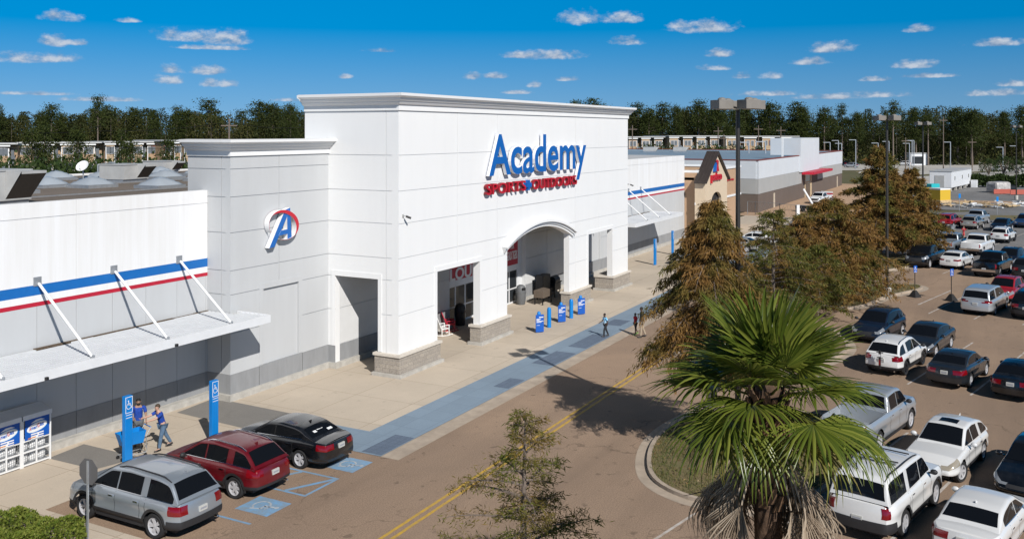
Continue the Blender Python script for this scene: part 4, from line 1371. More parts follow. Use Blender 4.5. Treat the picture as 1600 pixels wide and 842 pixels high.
SPEC = {
    # all lengths in metres, x from the tail (-) to the nose (+)
    'suv': dict(L=5.0, W=1.98, H=1.78, wb=3.07, fo=0.98, rw=0.375, deck=[(-2.5, 1.10), (-1.0, 1.14), (0.85, 1.14), (1.15, 1.12), (2.2, 1.01), (2.45, 0.88), (2.5, 0.82)],
                gh=[(1.55, 1.10), (0.55, 1.71), (-0.3, 1.78), (-1.55, 1.73), (-2.0, 1.65), (-2.44, 1.13)], bp=[0.12, -0.95], cpil=-1.16, cladding=True, rails=True, head=(0.74, 0.92, 0.55), tail=(0.80, 1.03, 0.50)),
    'crossover': dict(L=4.55, W=1.87, H=1.66, wb=2.70, fo=0.93, rw=0.355, deck=[(-2.28, 1.02), (-1.0, 1.07), (0.8, 1.06), (1.05, 1.04), (1.95, 0.93), (2.2, 0.81), (2.28, 0.74)],
                      gh=[(1.35, 1.02), (0.35, 1.60), (-0.3, 1.66), (-1.25, 1.60), (-1.68, 1.52), (-2.2, 1.06)], bp=[0.0, -0.98], cpil=-1.22, cladding=True, rails=True, head=(0.70, 0.88, 0.5), tail=(0.80, 1.02, 0.58)),
    'coupe_crossover': dict(L=4.64, W=1.82, H=1.58, wb=2.80, fo=0.90, rw=0.36, deck=[(-2.32, 0.94), (-1.0, 0.99), (0.6, 1.01), (0.85, 1.0), (1.9, 0.90), (2.2, 0.78), (2.32, 0.70)],
                            gh=[(1.05, 0.98), (0.15, 1.53), (-0.5, 1.57), (-1.35, 1.47), (-1.75, 1.37), (-2.2, 1.0)], bp=[-0.15, -0.95], cpil=-1.2, cladding=False, rails=False, head=(0.62, 0.84, 0.42), tail=(0.80, 0.95, 0.55)),
    'boxsuv': dict(L=5.25, W=2.03, H=1.95, wb=3.02, fo=1.0, rw=0.40, deck=[(-2.62, 1.18), (-1.0, 1.22), (0.9, 1.24), (1.1, 1.22), (2.3, 1.12), (2.55, 1.00), (2.62, 0.92)],
                   gh=[(1.42, 1.20), (0.78, 1.86), (-0.4, 1.92), (-2.0, 1.90), (-2.36, 1.86), (-2.56, 1.22)], bp=[0.22, -0.85], cpil=-1.08, cladding=True, rails=True, cross=True, head=(0.82, 1.04, 0.6), tail=(0.84, 1.20, 0.72)),
    'sedan': dict(L=4.88, W=1.85, H=1.46, wb=2.80, fo=0.94, rw=0.335, deck=[(-2.44, 0.98), (-2.1, 1.02), (-1.4, 1.03), (0.6, 0.95), (0.95, 0.94), (1.95, 0.80), (2.3, 0.68), (2.44, 0.60)],
                  gh=[(1.25, 0.91), (0.30, 1.40), (-0.3, 1.46), (-0.95, 1.42), (-1.25, 1.36), (-1.98, 1.01)], bp=[-0.08], cpil=-1.08, cladding=False, rails=False, head=(0.60, 0.74, 0.48), tail=(0.76, 0.95, 0.44)),
    'minivan': dict(L=5.15, W=2.0, H=1.74, wb=3.0, fo=0.98, rw=0.345, deck=[(-2.57, 1.02), (-1.0, 1.05), (1.1, 1.08), (1.4, 1.05), (2.15, 0.92), (2.45, 0.78), (2.57, 0.68)],
                    gh=[(1.80, 1.02), (0.75, 1.66), (-0.3, 1.74), (-1.9, 1.70), (-2.2, 1.64), (-2.48, 1.06)], bp=[0.35, -0.85], cpil=-1.1, cladding=False, rails=False, head=(0.68, 0.86, 0.5), tail=(0.86, 1.02, 0.5)),
    'pickup': dict(L=5.85, W=2.04, H=1.90, wb=3.65, fo=1.0, rw=0.41, deck=[(-2.92, 1.24), (-0.62, 1.24), (0.9, 1.26), (1.5, 1.24), (2.6, 1.16), (2.85, 1.06), (2.92, 1.0)],
                   gh=[(1.72, 1.22), (1.05, 1.83), (0.5, 1.90), (-0.25, 1.87), (-0.45, 1.82), (-0.66, 1.26)], bp=[0.45], cpil=-0.12, cladding=False, rails=False, bed=(-2.86, -0.78), head=(0.86, 1.10, 0.62), tail=(0.80, 1.16, 0.80)),
}


def smooth_gh(gh):
    """roofline with rounded corners, ordered tail to nose"""
    p = sorted(gh)
    xs = np.linspace(p[0][0], p[-1][0], 61)
    z = np.interp(xs, [a for a, _ in p], [b for _, b in p])
    k = np.array([1, 2, 3, 2, 1]) / 9.0
    zp = np.pad(z, 2, mode='edge')
    z2 = np.convolve(zp, k, 'valid')
    z2[0], z2[-1] = z[0], z[-1]
    return xs, z2


def car_meshes(kind, paintmat, detail=2, variant=0):
    """dict of part name -> list of (mesh, child list); detail 0 far, 1 middle, 2 near"""
    sp = SPEC[kind]
    L, W, rw, wb, fo = sp['L'], sp['W'], sp['rw'], sp['wb'], sp['fo']
    xn = L / 2; xt = -L / 2
    axf = xn - fo; axr = axf - wb
    zb0 = 0.30 if kind in ('sedan', 'minivan') else 0.36
    # stations
    st = set()
    step = {2: 0.06, 1: 0.09, 0: 0.18}[detail]
    n = int(L / step)
    for i in range(n + 1): st.add(round(xt + L * i / n, 3))
    for e in (0.015, 0.04, 0.08, 0.13): st.add(round(xn - e, 3)); st.add(round(xt + e, 3))
    if 'bed' in sp:
        for b in sp['bed']: st.add(round(b - 0.006, 3)); st.add(round(b + 0.006, 3))
    st = sorted(st)
    nrow = {2: 15, 1: 11, 0: 6}[detail]
    ts = [i / (nrow - 1) for i in range(nrow)]
    yf = [(0, .90), (.06, .955), (.15, .985), (.25, .992), (.42, .972), (.58, .978), (.68, 1.0), (.78, .985), (.88, .960), (.95, .93), (1.0, .885)]
    arch = rw + 0.075
    rows_in = [.87, .85, .6, .3, 0.0]

    def half(x):
        e = min(xn - x, x - xt); D = 0.62
        front = (xn - x) < (x - xt)
        g = 1.0
        if e < D: g -= (0.26 if front else 0.17) * ((D - e) / D) ** 2.6
        return W / 2 * g

    def zlow(x):
        z = zb0
        e = min(xn - x, x - xt)
        if e < 0.5: z += 0.05 * ((0.5 - e) / 0.5) ** 2
        for c in (axf, axr):
            if abs(x - c) < arch: z = max(z, rw + math.sqrt(max(0, arch * arch - (x - c) ** 2)))
        return z

    def nose(t, x):
        """the ends bulge at bumper height and lean in towards the top"""
        e = xn - x
        d = 0
        if e < 0.5: d -= (0.16 * abs(t - 0.38) ** 1.8) * (1 - e / 0.5) * (2.0 if t > .38 else 1.2)
        e = x - xt
        if e < 0.5: d += (0.10 * abs(t - 0.35) ** 1.6) * (1 - e / 0.5) * (1.6 if t > .35 else 1.0)
        return d
    V, rowsN = [], None
    prof_n = nrow + len(rows_in)
    for x in st:
        w_, zl, zt = half(x), zlow(x), interp(sp['deck'], x)
        zl = min(zl, zt - 0.06)
        col = []
        for t in ts:
            # keep rows level: rows below the arch collapse onto its edge
            zlin = zb0 + (zt - zb0) * t
            z = max(zlin, zl)
            tt = (z - zb0) / max(0.05, zt - zb0)
            col.append((x + nose(tt, x), w_ * interp(yf, tt), z))
        for y in rows_in:
            zz = zt + 0.035 * (1 - (y / .885) ** 2)
            if 'bed' in sp and sp['bed'][0] < x < sp['bed'][1] and y < .86: zz = 0.72
            col.append((x + nose(1, x), w_ * y, zz))
        V.append(col)
    ns = len(st)
    mb = MB()
    idx = {}
    for i in range(ns):
        for j in range(prof_n):
            x, y, z = V[i][j]
            idx[(i, j, 1)] = len(mb.v); mb.v.append((x, y, z))
            if j == prof_n - 1: idx[(i, j, -1)] = idx[(i, j, 1)]
            else:
                idx[(i, j, -1)] = len(mb.v); mb.v.append((x, -y, z))
    faces, frow = [], []
    for i in range(ns - 1):
        for j in range(prof_n - 1):
            for s_ in (1, -1):
                a, b, c, d = idx[(i, j, s_)], idx[(i + 1, j, s_)], idx[(i + 1, j + 1, s_)], idx[(i, j + 1, s_)]
                faces.append((a, b, c, d) if s_ == -1 else (d, c, b, a)); frow.append(j if j < nrow - 1 else 99)
    # end caps, bulging slightly
    nc = {2: 12, 1: 8, 0: 4}[detail]
    for i, sgn in ((0, -1), (ns - 1, 1)):
        grid = []
        for j in range(nrow):
            x, y, z = V[i][j]
            r_ = []
            for k in range(nc + 1):
                u = k / nc * 2 - 1
                if k == 0: r_.append(idx[(i, j, -1)])
                elif k == nc: r_.append(idx[(i, j, 1)])
                else:
                    r_.append(len(mb.v)); mb.v.append((x + sgn * 0.075 * (1 - u * u), y * u, z))
            grid.append(r_)
        for j in range(nrow - 1):
            for k in range(nc):
                q = (grid[j][k], grid[j][k + 1], grid[j + 1][k + 1], grid[j + 1][k])
                faces.append(q if sgn > 0 else q[::-1]); frow.append(j)
        # lip between cap and deck
        top = grid[-1]
        for s_ in (1, -1):
            pass
        ring = [idx[(i, j, 1)] for j in range(nrow - 1, prof_n)] + [idx[(i, j, -1)] for j in range(prof_n - 2, nrow - 2, -1)]
        cap = top[1:-1]
        poly = ring + cap
        faces.append(tuple(poly) if sgn > 0 else tuple(poly[::-1])); frow.append(99)
    mb.f = faces; mb.m = [0] * len(faces)
    Vv = np.array(mb.v)
    fc = [Vv[list(f)].mean(0) for f in faces]
    fnrm = []
    for f in faces:
        a, b, c = Vv[f[0]], Vv[f[1]], Vv[f[2]]
        nn = np.cross(b - a, c - a); l = np.linalg.norm(nn); fnrm.append(nn / l if l > 0 else nn)

    vn = np.zeros_like(Vv)
    for f, nn in zip(faces, fnrm):
        for k in f: vn[k] += nn
    vn /= np.linalg.norm(vn, axis=1, keepdims=True) + 1e-9
    vn[:, 1][np.abs(Vv[:, 1]) < 1e-6] = 0

    def patch(cond, off=0.008, rows=None):
        """pieces of the shell picked by row (so edges run level) and lifted off it as one sheet"""
        o = MB(); ids = {}
        for f, c, nn, jr in zip(faces, fc, fnrm, frow):
            if len(f) != 4 or (rows and not rows[0] <= jr < rows[1]): continue
            e = Vv[f[0]] - Vv[f[2]]; e2 = Vv[f[1]] - Vv[f[3]]
            if np.linalg.norm(np.cross(e, e2)) < 2e-4: continue
            if cond(c, nn):
                q = []
                for k in f:
                    if k not in ids: ids[k] = len(o.v); o.v.append(tuple(Vv[k] + vn[k] * off))
                    q.append(ids[k])
                o.f.append(tuple(q)); o.m.append(0)
        return o

    def rowat(z, x): return int(round((z - zb0) / (interp(sp['deck'], x) - zb0) * (nrow - 1)))
    # ---- glasshouse
    gx, gz = smooth_gh(sp['gh'])
    ghs = sorted(sp['gh'])
    xr0, xr1, xw1, xw0 = ghs[0][0], ghs[1][0], ghs[-2][0], ghs[-1][0]
    zroof = max(gz)
    tum = 0.33 if kind not in ('boxsuv', 'pickup', 'minivan') else 0.20

    def belt(x): return interp(sp['deck'], x) - 0.02

    def yside(x, z):
        zb = belt(x)
        taper = 1.0
        return half(min(max(x, xt + 0.7), xn - 0.7)) * 0.905 - tum * max(0, z - zb) - 0.035 * max(0, abs(x - (xw1 + xr1) / 2) / 1.6) ** 2

    gst = sorted(set([round(v, 3) for v in np.linspace(xr0, xw0, {2: 46, 1: 30, 0: 14}[detail])]))
    g = MB()
    gi = {}
    nro = 3 + 4 + 4
    for i, x in enumerate(gst):
        zb = belt(x); zt = float(np.interp(x, gx, gz)); zt = max(zt, zb + 0.004)
        r = min(0.11, (zt - zb) * 0.45)
        col = []
        for t in (0, .5, 1):
            z = zb + (zt - r - zb) * t
            col.append((yside(x, z), z))
        ys, zs = yside(x, zt - r), zt - r
        for a in (22, 45, 68, 90):
            col.append((ys - r * (1 - math.cos(rad(a))) * 1.15, zs + r * math.sin(rad(a)) * 0.97))
        ye = col[-1][0]
        for t in (.75, .5, .25, 0): col.append((ye * t, zs + r * 0.97 + 0.03 * min(1, (zt - zb) / .4) * (1 - t * t)))
        for j, (y, z) in enumerate(col):
            gi[(i, j, 1)] = len(g.v); g.v.append((x, y, z))
            if j == nro - 1: gi[(i, j, -1)] = gi[(i, j, 1)]
            else: gi[(i, j, -1)] = len(g.v); g.v.append((x, -y, z))
    for i in range(len(gst) - 1):
        for j in range(nro - 1):
            for s_ in (1, -1):
                a, b, c, d = gi[(i, j, s_)], gi[(i + 1, j, s_)], gi[(i + 1, j + 1, s_)], gi[(i, j + 1, s_)]
                g.f.append((a, b, c, d) if s_ == -1 else (d, c, b, a))
    gV = np.array(g.v)
    parts = []
    body = MB()
    body.add(mb.v, mb.f, 0); body.add(g.v, g.f, 0)
    # shut lines
    if detail >= 1:
        xf_door = xw0 - 0.42
        lines = [xf_door] + list(sp['bp']) + ([sp['cpil'] - 0.02] if kind != 'pickup' else [-0.6])
        if kind == 'sedan': lines = [xf_door, sp['bp'][0], -1.02]
        for xl in lines:
            if abs(xl - axr) < arch * 0.75: xl = axr + arch * 0.78
            for s_ in (1, -1):
                zs = np.linspace(zb0 + 0.1, belt(xl) - 0.01, 7)
                q = []
                for z in zs:
                    tt = (z - zb0) / (belt(xl) + .02 - zb0)
                    q.append((half(xl) * interp(yf, tt) + 0.003, z))
                for k in range(len(q) - 1):
                    p = [(xl - .008, s_ * q[k][0], q[k][1]), (xl + .008, s_ * q[k][0], q[k][1]), (xl + .008, s_ * q[k + 1][0], q[k + 1][1]), (xl - .008, s_ * q[k + 1][0], q[k + 1][1])]
                    body.add(p, [(0, 1, 2, 3) if s_ < 0 else (3, 2, 1, 0)], 1)
    body.box(xt + 0.35, xn - 0.35, -W / 2 + 0.33, W / 2 - 0.33, 0.2, 0.62, 1)
    body.box(axr + arch, axf - arch, -W / 2 + 0.10, W / 2 - 0.10, 0.24, 0.62, 1)
    parts.append(('body', body.mesh('car_body', [paintmat, CM['trim']], 38), []))
    # ---- glass
    def zrear(x): return float(np.interp(x, gx, gz))

    def side_window(xa, xb, zlo_off=0.05, ztop_off=0.10):
        """window between two uprights, its top following the roof"""
        lo, hi = [], []
        for x in np.linspace(xa, xb, 14):
            zl = belt(x) + zlo_off; zt = zrear(x) - ztop_off
            if zt - zl > 0.03: lo.append((x, zl)); hi.append((x, zt))
        return lo, hi
    wins = []
    # windscreen slope gives the front edge
    front_x = xw0 - 0.30 * (xw0 - xw1) - 0.02
    rear_lim = xr0 + (0.62 if kind == 'sedan' else 0.22)
    if kind == 'pickup': rear_lim = xr1 + 0.12
    ed = [front_x] + list(sp['bp']) + ([sp['cpil']] if kind not in ('sedan', 'pickup') else [])
    cuts = []
    for k in range(len(ed)):
        a = ed[k] - (0.0 if k == 0 else 0.035)
        b = (ed[k + 1] + 0.035) if k + 1 < len(ed) else rear_lim
        if a - b > 0.15: cuts.append((b, a))
    if kind not in ('sedan', 'pickup'):
        cuts = [(ed[1] + .03, ed[0]), (ed[2] + .03, ed[1] - .03), (rear_lim - 0.02, ed[3] - 0.02 if len(ed) > 3 else ed[2] - .03)]
    for (xa, xb) in cuts:
        lo, hi = side_window(xa, xb)
        if len(lo) < 2: continue
        for s_ in (1, -1):
            m = MB()
            vs = [(x, s_ * (yside(x, z) + 0.007), z) for x, z in lo] + [(x, s_ * (yside(x, z) + 0.007), z) for x, z in reversed(hi)]
            n_ = len(lo)
            fs = [(k, k + 1, 2 * n_ - 2 - k, 2 * n_ - 1 - k) for k in range(n_ - 1)]
            if s_ > 0: fs = [f[::-1] for f in fs]
            m.add(vs, fs)
            wins.append(m)
    if detail == 2 and kind in ('suv', 'crossover', 'sedan', 'minivan'):
        for s_ in (1, -1):
            xs_ = np.linspace(rear_lim, front_x, 16)
            parts.append(('window_trim', MB().tube([(x, s_ * (yside(x, belt(x) + .04) + .010), belt(x) + .04) for x in xs_], .011, 4).mesh('window_trim', CM['chrome'], 60), []))

    def topglass(x0, x1, yin):
        m = MB(); k = 10
        xs = np.linspace(x0, x1, k + 1); us = np.linspace(-1, 1, 9)
        def P(x, u):
            zb = belt(x); zt = max(zrear(x), zb + .004); r = min(0.11, (zt - zb) * 0.45)
            ye = yside(x, zt - r) - r * 1.15
            ye = ye + r * 0.55 - yin
            z = zt - r + r * 0.97 + 0.03 * min(1, (zt - zb) / .4) * (1 - u * u)
            return np.array((x, ye * u, z))
        pts = [[P(x, u) for u in us] for x in xs]
        sl = (zrear(x1) - zrear(x0)) / (x1 - x0); nn = np.array((-sl, 0, 1)) / math.hypot(sl, 1)
        vs = [p + nn * 0.010 for r_ in pts for p in r_]
        fs = [(a * 9 + b, (a + 1) * 9 + b, (a + 1) * 9 + b + 1, a * 9 + b + 1) for a in range(k) for b in range(8)]
        m.add(vs, fs)
        return m
    ws = topglass(xw0 - 0.16 * (xw0 - xw1), xw1 + 0.08 * (xw0 - xw1), 0.03)
    rg_ = topglass(xr0 + (0.30 if kind == 'sedan' else 0.16) * (xr1 - xr0), xr1 - 0.04 * (xr1 - xr0), 0.05)
    G_ = M['glass']
    if detail >= 1:
        for m in wins: parts.append(('window', m.mesh('car_window', G_), []))
        parts.append(('windscreen', ws.mesh('car_windscreen', G_, 180), []))
        parts.append(('rear_window', rg_.mesh('car_rear_window', G_, 180), []))
    else:
        a = MB()
        for m in wins + [ws, rg_]: a.add(m.v, m.f)
        parts.append(('windows', a.mesh('car_windows', G_), []))
    # ---- lamps, grille, cladding, plates
    h0, h1, hy = sp['head']; t0, t1, ty = sp['tail']
    hr = (max(1, rowat(h0, xn - .12)), min(nrow - 1, rowat(h1, xn - .12)))
    tr_ = (max(1, rowat(t0, xt + .1)), min(nrow - 1, rowat(t1, xt + .1)))
    if hr[1] <= hr[0]: hr = (hr[1] - 1, hr[1])
    if tr_[1] <= tr_[0]: tr_ = (tr_[1] - 1, tr_[1])
    for s_ in (1, -1):
        hm = patch(lambda c, nn: c[0] > xn - 0.50 and s_ * c[1] > hy * W / 2 * (0.95 if c[0] > xn - .2 else .6), rows=hr)
        if hm.f: parts.append(('headlight', hm.mesh('car_headlight', CM['amber'] if kind == 'coupe_crossover' else CM['head'], 180), []))
        tm_ = patch(lambda c, nn: c[0] < xt + (0.36 if kind not in ('pickup', 'boxsuv') else 0.14) and s_ * c[1] > ty * W / 2 * (1 if c[0] < xt + .15 else .5), rows=tr_)
        if tm_.f: parts.append(('tail_light', tm_.mesh('car_tail_light', CM['tail'], 180), []))
    if detail >= 1:
        gm = patch(lambda c, nn: c[0] > xn - 0.25 and abs(c[1]) < hy * W / 2 * 0.9, rows=(max(1, hr[0] - 3), max(2, hr[1] - 1)))
        if gm.f: parts.append(('grille', gm.mesh('car_grille', CM['trim'], 180), []))
        lowr = max(1, int(round((0.17 if sp['cladding'] else 0.07) / 0.75 * (nrow - 1))))
        cl = patch(lambda c, nn: min(abs(c[0] - axf), abs(c[0] - axr)) > arch * 0.98, 0.006, rows=(0, lowr))
        if kind in ('pickup', 'boxsuv', 'suv'):
            b2 = patch(lambda c, nn: c[0] < xt + 0.42 and c[0] < axr - arch, 0.014, rows=(0, lowr + (3 if kind != 'suv' else 2)))
            b_ = len(cl.v); cl.v += b2.v; cl.f += [tuple(i_ + b_ for i_ in f) for f in b2.f]; cl.m += b2.m
        parts.append(('lower_trim', cl.mesh('car_lower_trim', CM['trim'], 180), []))
        if sp['cladding']:
            for c_ in (axf, axr):
                for s_ in (1, -1):
                    m = MB(); na = 22
                    for k in range(na + 1):
                        a = PI * (-0.06 + 1.12 * k / na)
                        for r_ in (arch - 0.012, arch + 0.03, arch + 0.075):
                            xx, zz = c_ + r_ * math.cos(a), rw + r_ * math.sin(a)
                            xx = min(max(xx, xt + .02), xn - .02)
                            tt = max(0.02, (zz - zb0) / (interp(sp['deck'], xx) - zb0))
                            m.v.append((xx + nose(tt, xx), s_ * (half(xx) * interp(yf, tt) + 0.010), zz))
                    for k in range(na):
                        for q in range(2):
                            f = (k * 3 + q, k * 3 + q + 1, k * 3 + q + 4, k * 3 + q + 3)
                            m.f.append(f if s_ < 0 else f[::-1]); m.m.append(0)
                    parts.append(('arch_trim', m.mesh('car_arch_trim', CM['trim'], 180), []))
        pz = 0.80 if kind in ('suv', 'crossover', 'coupe_crossover', 'minivan', 'sedan') else 0.72
        if kind == 'sedan': pz = 0.80
        xp = xt - 0.06 + 0.10 * 0.3
        parts.append(('number_plate', MB().box(xt - 0.085, xt - 0.06 + 0.05, -0.155, 0.155, pz - 0.08, pz + 0.08).box(xt - 0.088, xt - 0.0855, -0.12, 0.12, pz - 0.03, pz + 0.03, 1).mesh('number_plate', [CM['plate'], CM['platetext']]), []))
        for s_ in (1, -1):
            x = xw0 - 0.52; y = half(x) * 0.97
            z = belt(x) + 0.10
            m = MB().ball((x, s_ * (y + 0.13), z), (0.085, 0.115, 0.085), 10, 6).box(x - 0.03, x + 0.03, min(s_ * (y - 0.04), s_ * (y + 0.08)), max(s_ * (y - 0.04), s_ * (y + 0.08)), z - 0.07, z - 0.03)
            parts.append(('mirror', m.mesh('car_mirror', CM['trim'] if sp['cladding'] or kind == 'pickup' else paintmat, 40), []))
            for xd in [sp['bp'][0] + 0.16] + ([sp['bp'][1] + 0.14] if len(sp['bp']) > 1 else [-0.80 if kind == 'sedan' else -0.35]):
                zz = belt(xd) - 0.13
                tt = (zz - zb0) / (belt(xd) + .02 - zb0); yy = half(xd) * interp(yf, tt)
                parts.append(('door_handle', MB().box(xd - 0.09, xd + 0.09, s_ * yy - 0.012, s_ * yy + 0.03 * s_ + 0.012, zz - 0.016, zz + 0.016).mesh('door_handle', CM['chrome'] if detail > 1 else paintmat), []))
        if sp['rails']:
            for s_ in (1, -1):
                pts = []
                for x in np.linspace(xr1 + 0.05, xw1 - 0.25, 9):
                    zt = zrear(x); yy = yside(x, zt - 0.11) - 0.10
                    pts.append((x, s_ * yy, zt + (0.035 if 0 < len(pts) < 8 else -0.01)))
                parts.append(('roof_rail', MB().tube(pts, 0.022, 6).mesh('roof_rail', CM['trim'] if kind != 'crossover' or variant == 1 else CM['chrome'], 60), []))
        if sp.get('cross'):
            for x in (-0.9, -1.15, 0.1):
                parts.append(('roof_bar', MB().box(x - 0.02, x + 0.02, -0.6, 0.6, zroof + 0.045, zroof + 0.075).mesh('roof_bar', CM['trim']), []))
        if kind in ('coupe_crossover',):
            sr = topglass(0.0, -0.42, 0.22)
            parts.append(('sunroof', sr.mesh('car_sunroof', G_), []))
        if kind in ('sedan', 'suv', 'crossover', 'coupe_crossover'):
            xa = xr1 + 0.18
            zt = zrear(xa)
            parts.append(('aerial', MB().add([(xa + .12, -.02, zt + .03), (xa + .12, .02, zt + .03), (xa - .05, .015, zt + .03), (xa - .05, -.015, zt + .03), (xa - .06, 0, zt + .11)], [(0, 1, 4), (1, 2, 4), (2, 3, 4), (3, 0, 4)]).mesh('aerial', paintmat), []))
        if kind in ('suv', 'crossover', 'sedan', 'pickup'):
            parts.append(('exhaust_pipe', MB().tube([(xt - 0.02, -0.62, 0.31), (xt + 0.25, -0.62, 0.31)], 0.035, 8).mesh('exhaust_pipe', CM['chrome'], 60), []))
        if kind == 'pickup':
            parts.append(('rear_bumper', MB().box(xt - 0.16, xt + 0.02, -W / 2 + 0.12, W / 2 - 0.12, 0.52, 0.70).mesh('rear_bumper', CM['chrome']), []))
    # ---- wheels
    tw = 0.23
    nseg = {2: 28, 1: 20, 0: 12}[detail]
    rr = rw * 0.68
    ty_ = MB().lathe([(rr, -tw / 2 + .02), (rw * .93, -tw / 2), (rw, -tw / 2 + .04), (rw, tw / 2 - .04), (rw * .93, tw / 2), (rr, tw / 2 - .02)], nseg, axis='Y')
    ty_.f = [f for f in ty_.f if len(f) <= 4]
    ty_.m = [0] * len(ty_.f)
    rim = MB()
    if detail == 0:
        rim.lathe([(0.001, 0.07), (rr, 0.085), (rr, -0.05)], nseg, axis='Y', cap=False)
    else:
        rim.lathe([(rr, 0.10), (rr * 0.90, 0.085), (rr * 0.88, -0.04)], nseg, axis='Y', mi=0, cap=False)
        rim.lathe([(0.001, -0.01), (rr * .9, -0.02)], nseg, axis='Y', mi=1, cap=False)
        rim.lathe([(0.001, 0.075), (rr * .24, 0.07), (rr * .26, 0.0)], nseg, axis='Y', mi=0, cap=False)
        ns_ = 5 if kind in ('sedan', 'suv') else 6
        for k in range(ns_):
            a = 2 * PI * k / ns_
            for da in ((-.16, .16) if ns_ == 5 else (0,)):
                ca, sa = math.cos(a + da), math.sin(a + da)
                wd = rr * (0.10 if ns_ == 5 else 0.16)
                px_, pz_ = -sa * wd, ca * wd
                r1, r2 = rr * 0.2, rr * 0.92
                v = [(ca * r1 + px_, 0.068, sa * r1 + pz_), (ca * r2 + px_, 0.078, sa * r2 + pz_), (ca * r2 - px_, 0.078, sa * r2 - pz_), (ca * r1 - px_, 0.068, sa * r1 - pz_)]
                v += [(p[0], p[1] - 0.05, p[2]) for p in v]
                rim.add(v, [(0, 1, 2, 3), (0, 4, 5, 1), (2, 6, 7, 3)], 0)
    tyre_me = ty_.mesh('tyre', M['rubber'], 40)
    rim_me = rim.mesh('rim', [CM['darkrim'] if variant == 2 else CM['rim'], CM['trim']], 40)
    wheels = []
    for c, s_ in ((axf, 1), (axf, -1), (axr, 1), (axr, -1)):
        wheels.append(('wheel', tyre_me, rim_me, (c, s_ * (W / 2 - 0.03 - tw / 2), rw), 0 if s_ > 0 else PI))
    return parts, wheels, dict(axr=axr, axf=axf, W=W, L=L)


CARCACHE = {}


def car(name, kind, colour, label, ref=None, refpx=None, head=0.0, centre=None, detail=1, variant=0, steer=0.0, group=None, cat='car'):
    """ref names the wheel whose foot was found at pixel refpx ('RR', 'RL', 'FR', 'FL'); head is the heading in degrees"""
    key = (kind, colour, detail, variant)
    if key not in CARCACHE: CARCACHE[key] = car_meshes(kind, PAINT[colour], detail, variant)
    parts, wheels, inf = CARCACHE[key]
    h = rad(head)
    if centre is None:
        gx_, gy_ = G(*refpx)
        lx = inf['axr'] if ref[0] == 'R' else inf['axf']
        ly = (inf['W'] / 2 - 0.06) * (1 if ref[1] == 'L' else -1)
        cx = gx_ - (math.cos(h) * lx - math.sin(h) * ly)
        cy = gy_ - (math.sin(h) * lx + math.cos(h) * ly)
    else: cx, cy = centre
    t = empty(name, (cx, cy, 0.0), h)
    tag(t, label, cat, group)
    for nm, me, _ in parts: link(nm, me, t)
    for i, (nm, tm_, rm_, loc, rz) in enumerate(wheels):
        wo_ = link(nm, tm_, t, loc, rz + (steer if i < 2 else 0))
        link('rim', rm_, wo_)
    t['_c'] = (cx, cy)
    return t


def cpos(t): return Vector((t.location.x, t.location.y))


HU = -12.5
HB = 180 - 12.5
V2 = LV
c1 = car('parked_car', 'suv', 'silver', 'dusty silver three row SUV parked nose in beside the stop sign', centre=(20.12, 23.72), head=90, detail=2)
c2 = car('parked_car', 'crossover', 'red', 'dark red SUV with silver roof rails between the silver SUV and the black sedan', ref='RL', refpx=(366, 779), head=90, detail=2)
c3 = car('parked_car', 'sedan', 'black', 'black sedan with stickers on its rear window parked beside the blue walkway', ref='RL', refpx=(468, 732), head=90, detail=2)
# right-hand lot
a1 = car('parked_car', 'boxsuv', 'white', 'boxy white SUV with dark roof rack parked under the palm fronds', ref='RR', refpx=(1414, 838), head=HU, detail=2)
a2 = car('parked_truck', 'pickup', 'bluesilver', 'silver pickup truck with empty bed half hidden by the palm', ref='RR', refpx=(1374, 707), head=HU, detail=2, cat='pickup truck')
a3 = car('parked_car', 'coupe_crossover', 'white', 'white crossover facing the camera with a sunroof and amber headlights', ref='FL', refpx=(1503, 753), head=HB, detail=2, steer=-0.25)
gxx = G(1540, 772, 1.42)
a4 = car('parked_car', 'sedan', 'white', 'pearl white sedan at the lower right seen from behind', centre=(gxx[0] + 0.25, gxx[1]), head=HU, detail=2)
a5p = cpos(a3) - V2 * 2.85 + LU * 0.15
a5 = car('parked_car', 'sedan', 'black', 'black sedan facing the camera just behind the pearl white sedan', centre=tuple(a5p), head=HB, detail=2)
b1 = car('parked_car', 'crossover', 'white', 'white SUV with black wheel arches and upright rear rack beside the palm', ref='RR', refpx=(1415.5, 586), head=HU, detail=2, variant=2)
b2 = car('parked_car', 'sedan', 'grey', 'dark grey sedan facing the camera in front of the white SUV', ref='RL', refpx=(1486, 543.5), head=HB, detail=2)
b3 = car('parked_car', 'sedan', 'grey', 'dark grey sedan seen from behind with wide red tail lights', ref='RR', refpx=(1517, 605), head=HU, detail=2)
b4 = car('parked_car', 'sedan', 'black', 'black sedan at the picture edge next to the dark grey sedan', centre=tuple(cpos(b3) - V2 * 2.85 - LU * 0.3), head=HU, detail=2)
b5 = car('parked_car', 'crossover', 'navy', 'navy SUV facing the camera behind the white SUV and palm', ref='RL', refpx=(1410, 524), head=HB, variant=1)
k1 = car('parked_car', 'minivan', 'lightsilver', 'silver minivan seen from behind past the two black stand signs', ref='RR', refpx=(1555, 492), head=HU)
k2 = car('parked_car', 'crossover', 'brightred', 'bright red SUV facing the camera behind the silver minivan', centre=tuple(cpos(k1) + LU * 5.3 - V2 * 0.1), head=HB, variant=1)
k3 = car('parked_car', 'suv', 'black', 'black SUV cut by the picture edge beside the silver minivan', centre=tuple(cpos(k1) - V2 * 2.9 + LU * 0.2), head=HU)
m1 = car('parked_truck', 'pickup', 'black', 'black pickup truck facing the camera at the edge of the brown trees', ref='FL', refpx=(1453, 419), head=HB, cat='pickup truck')
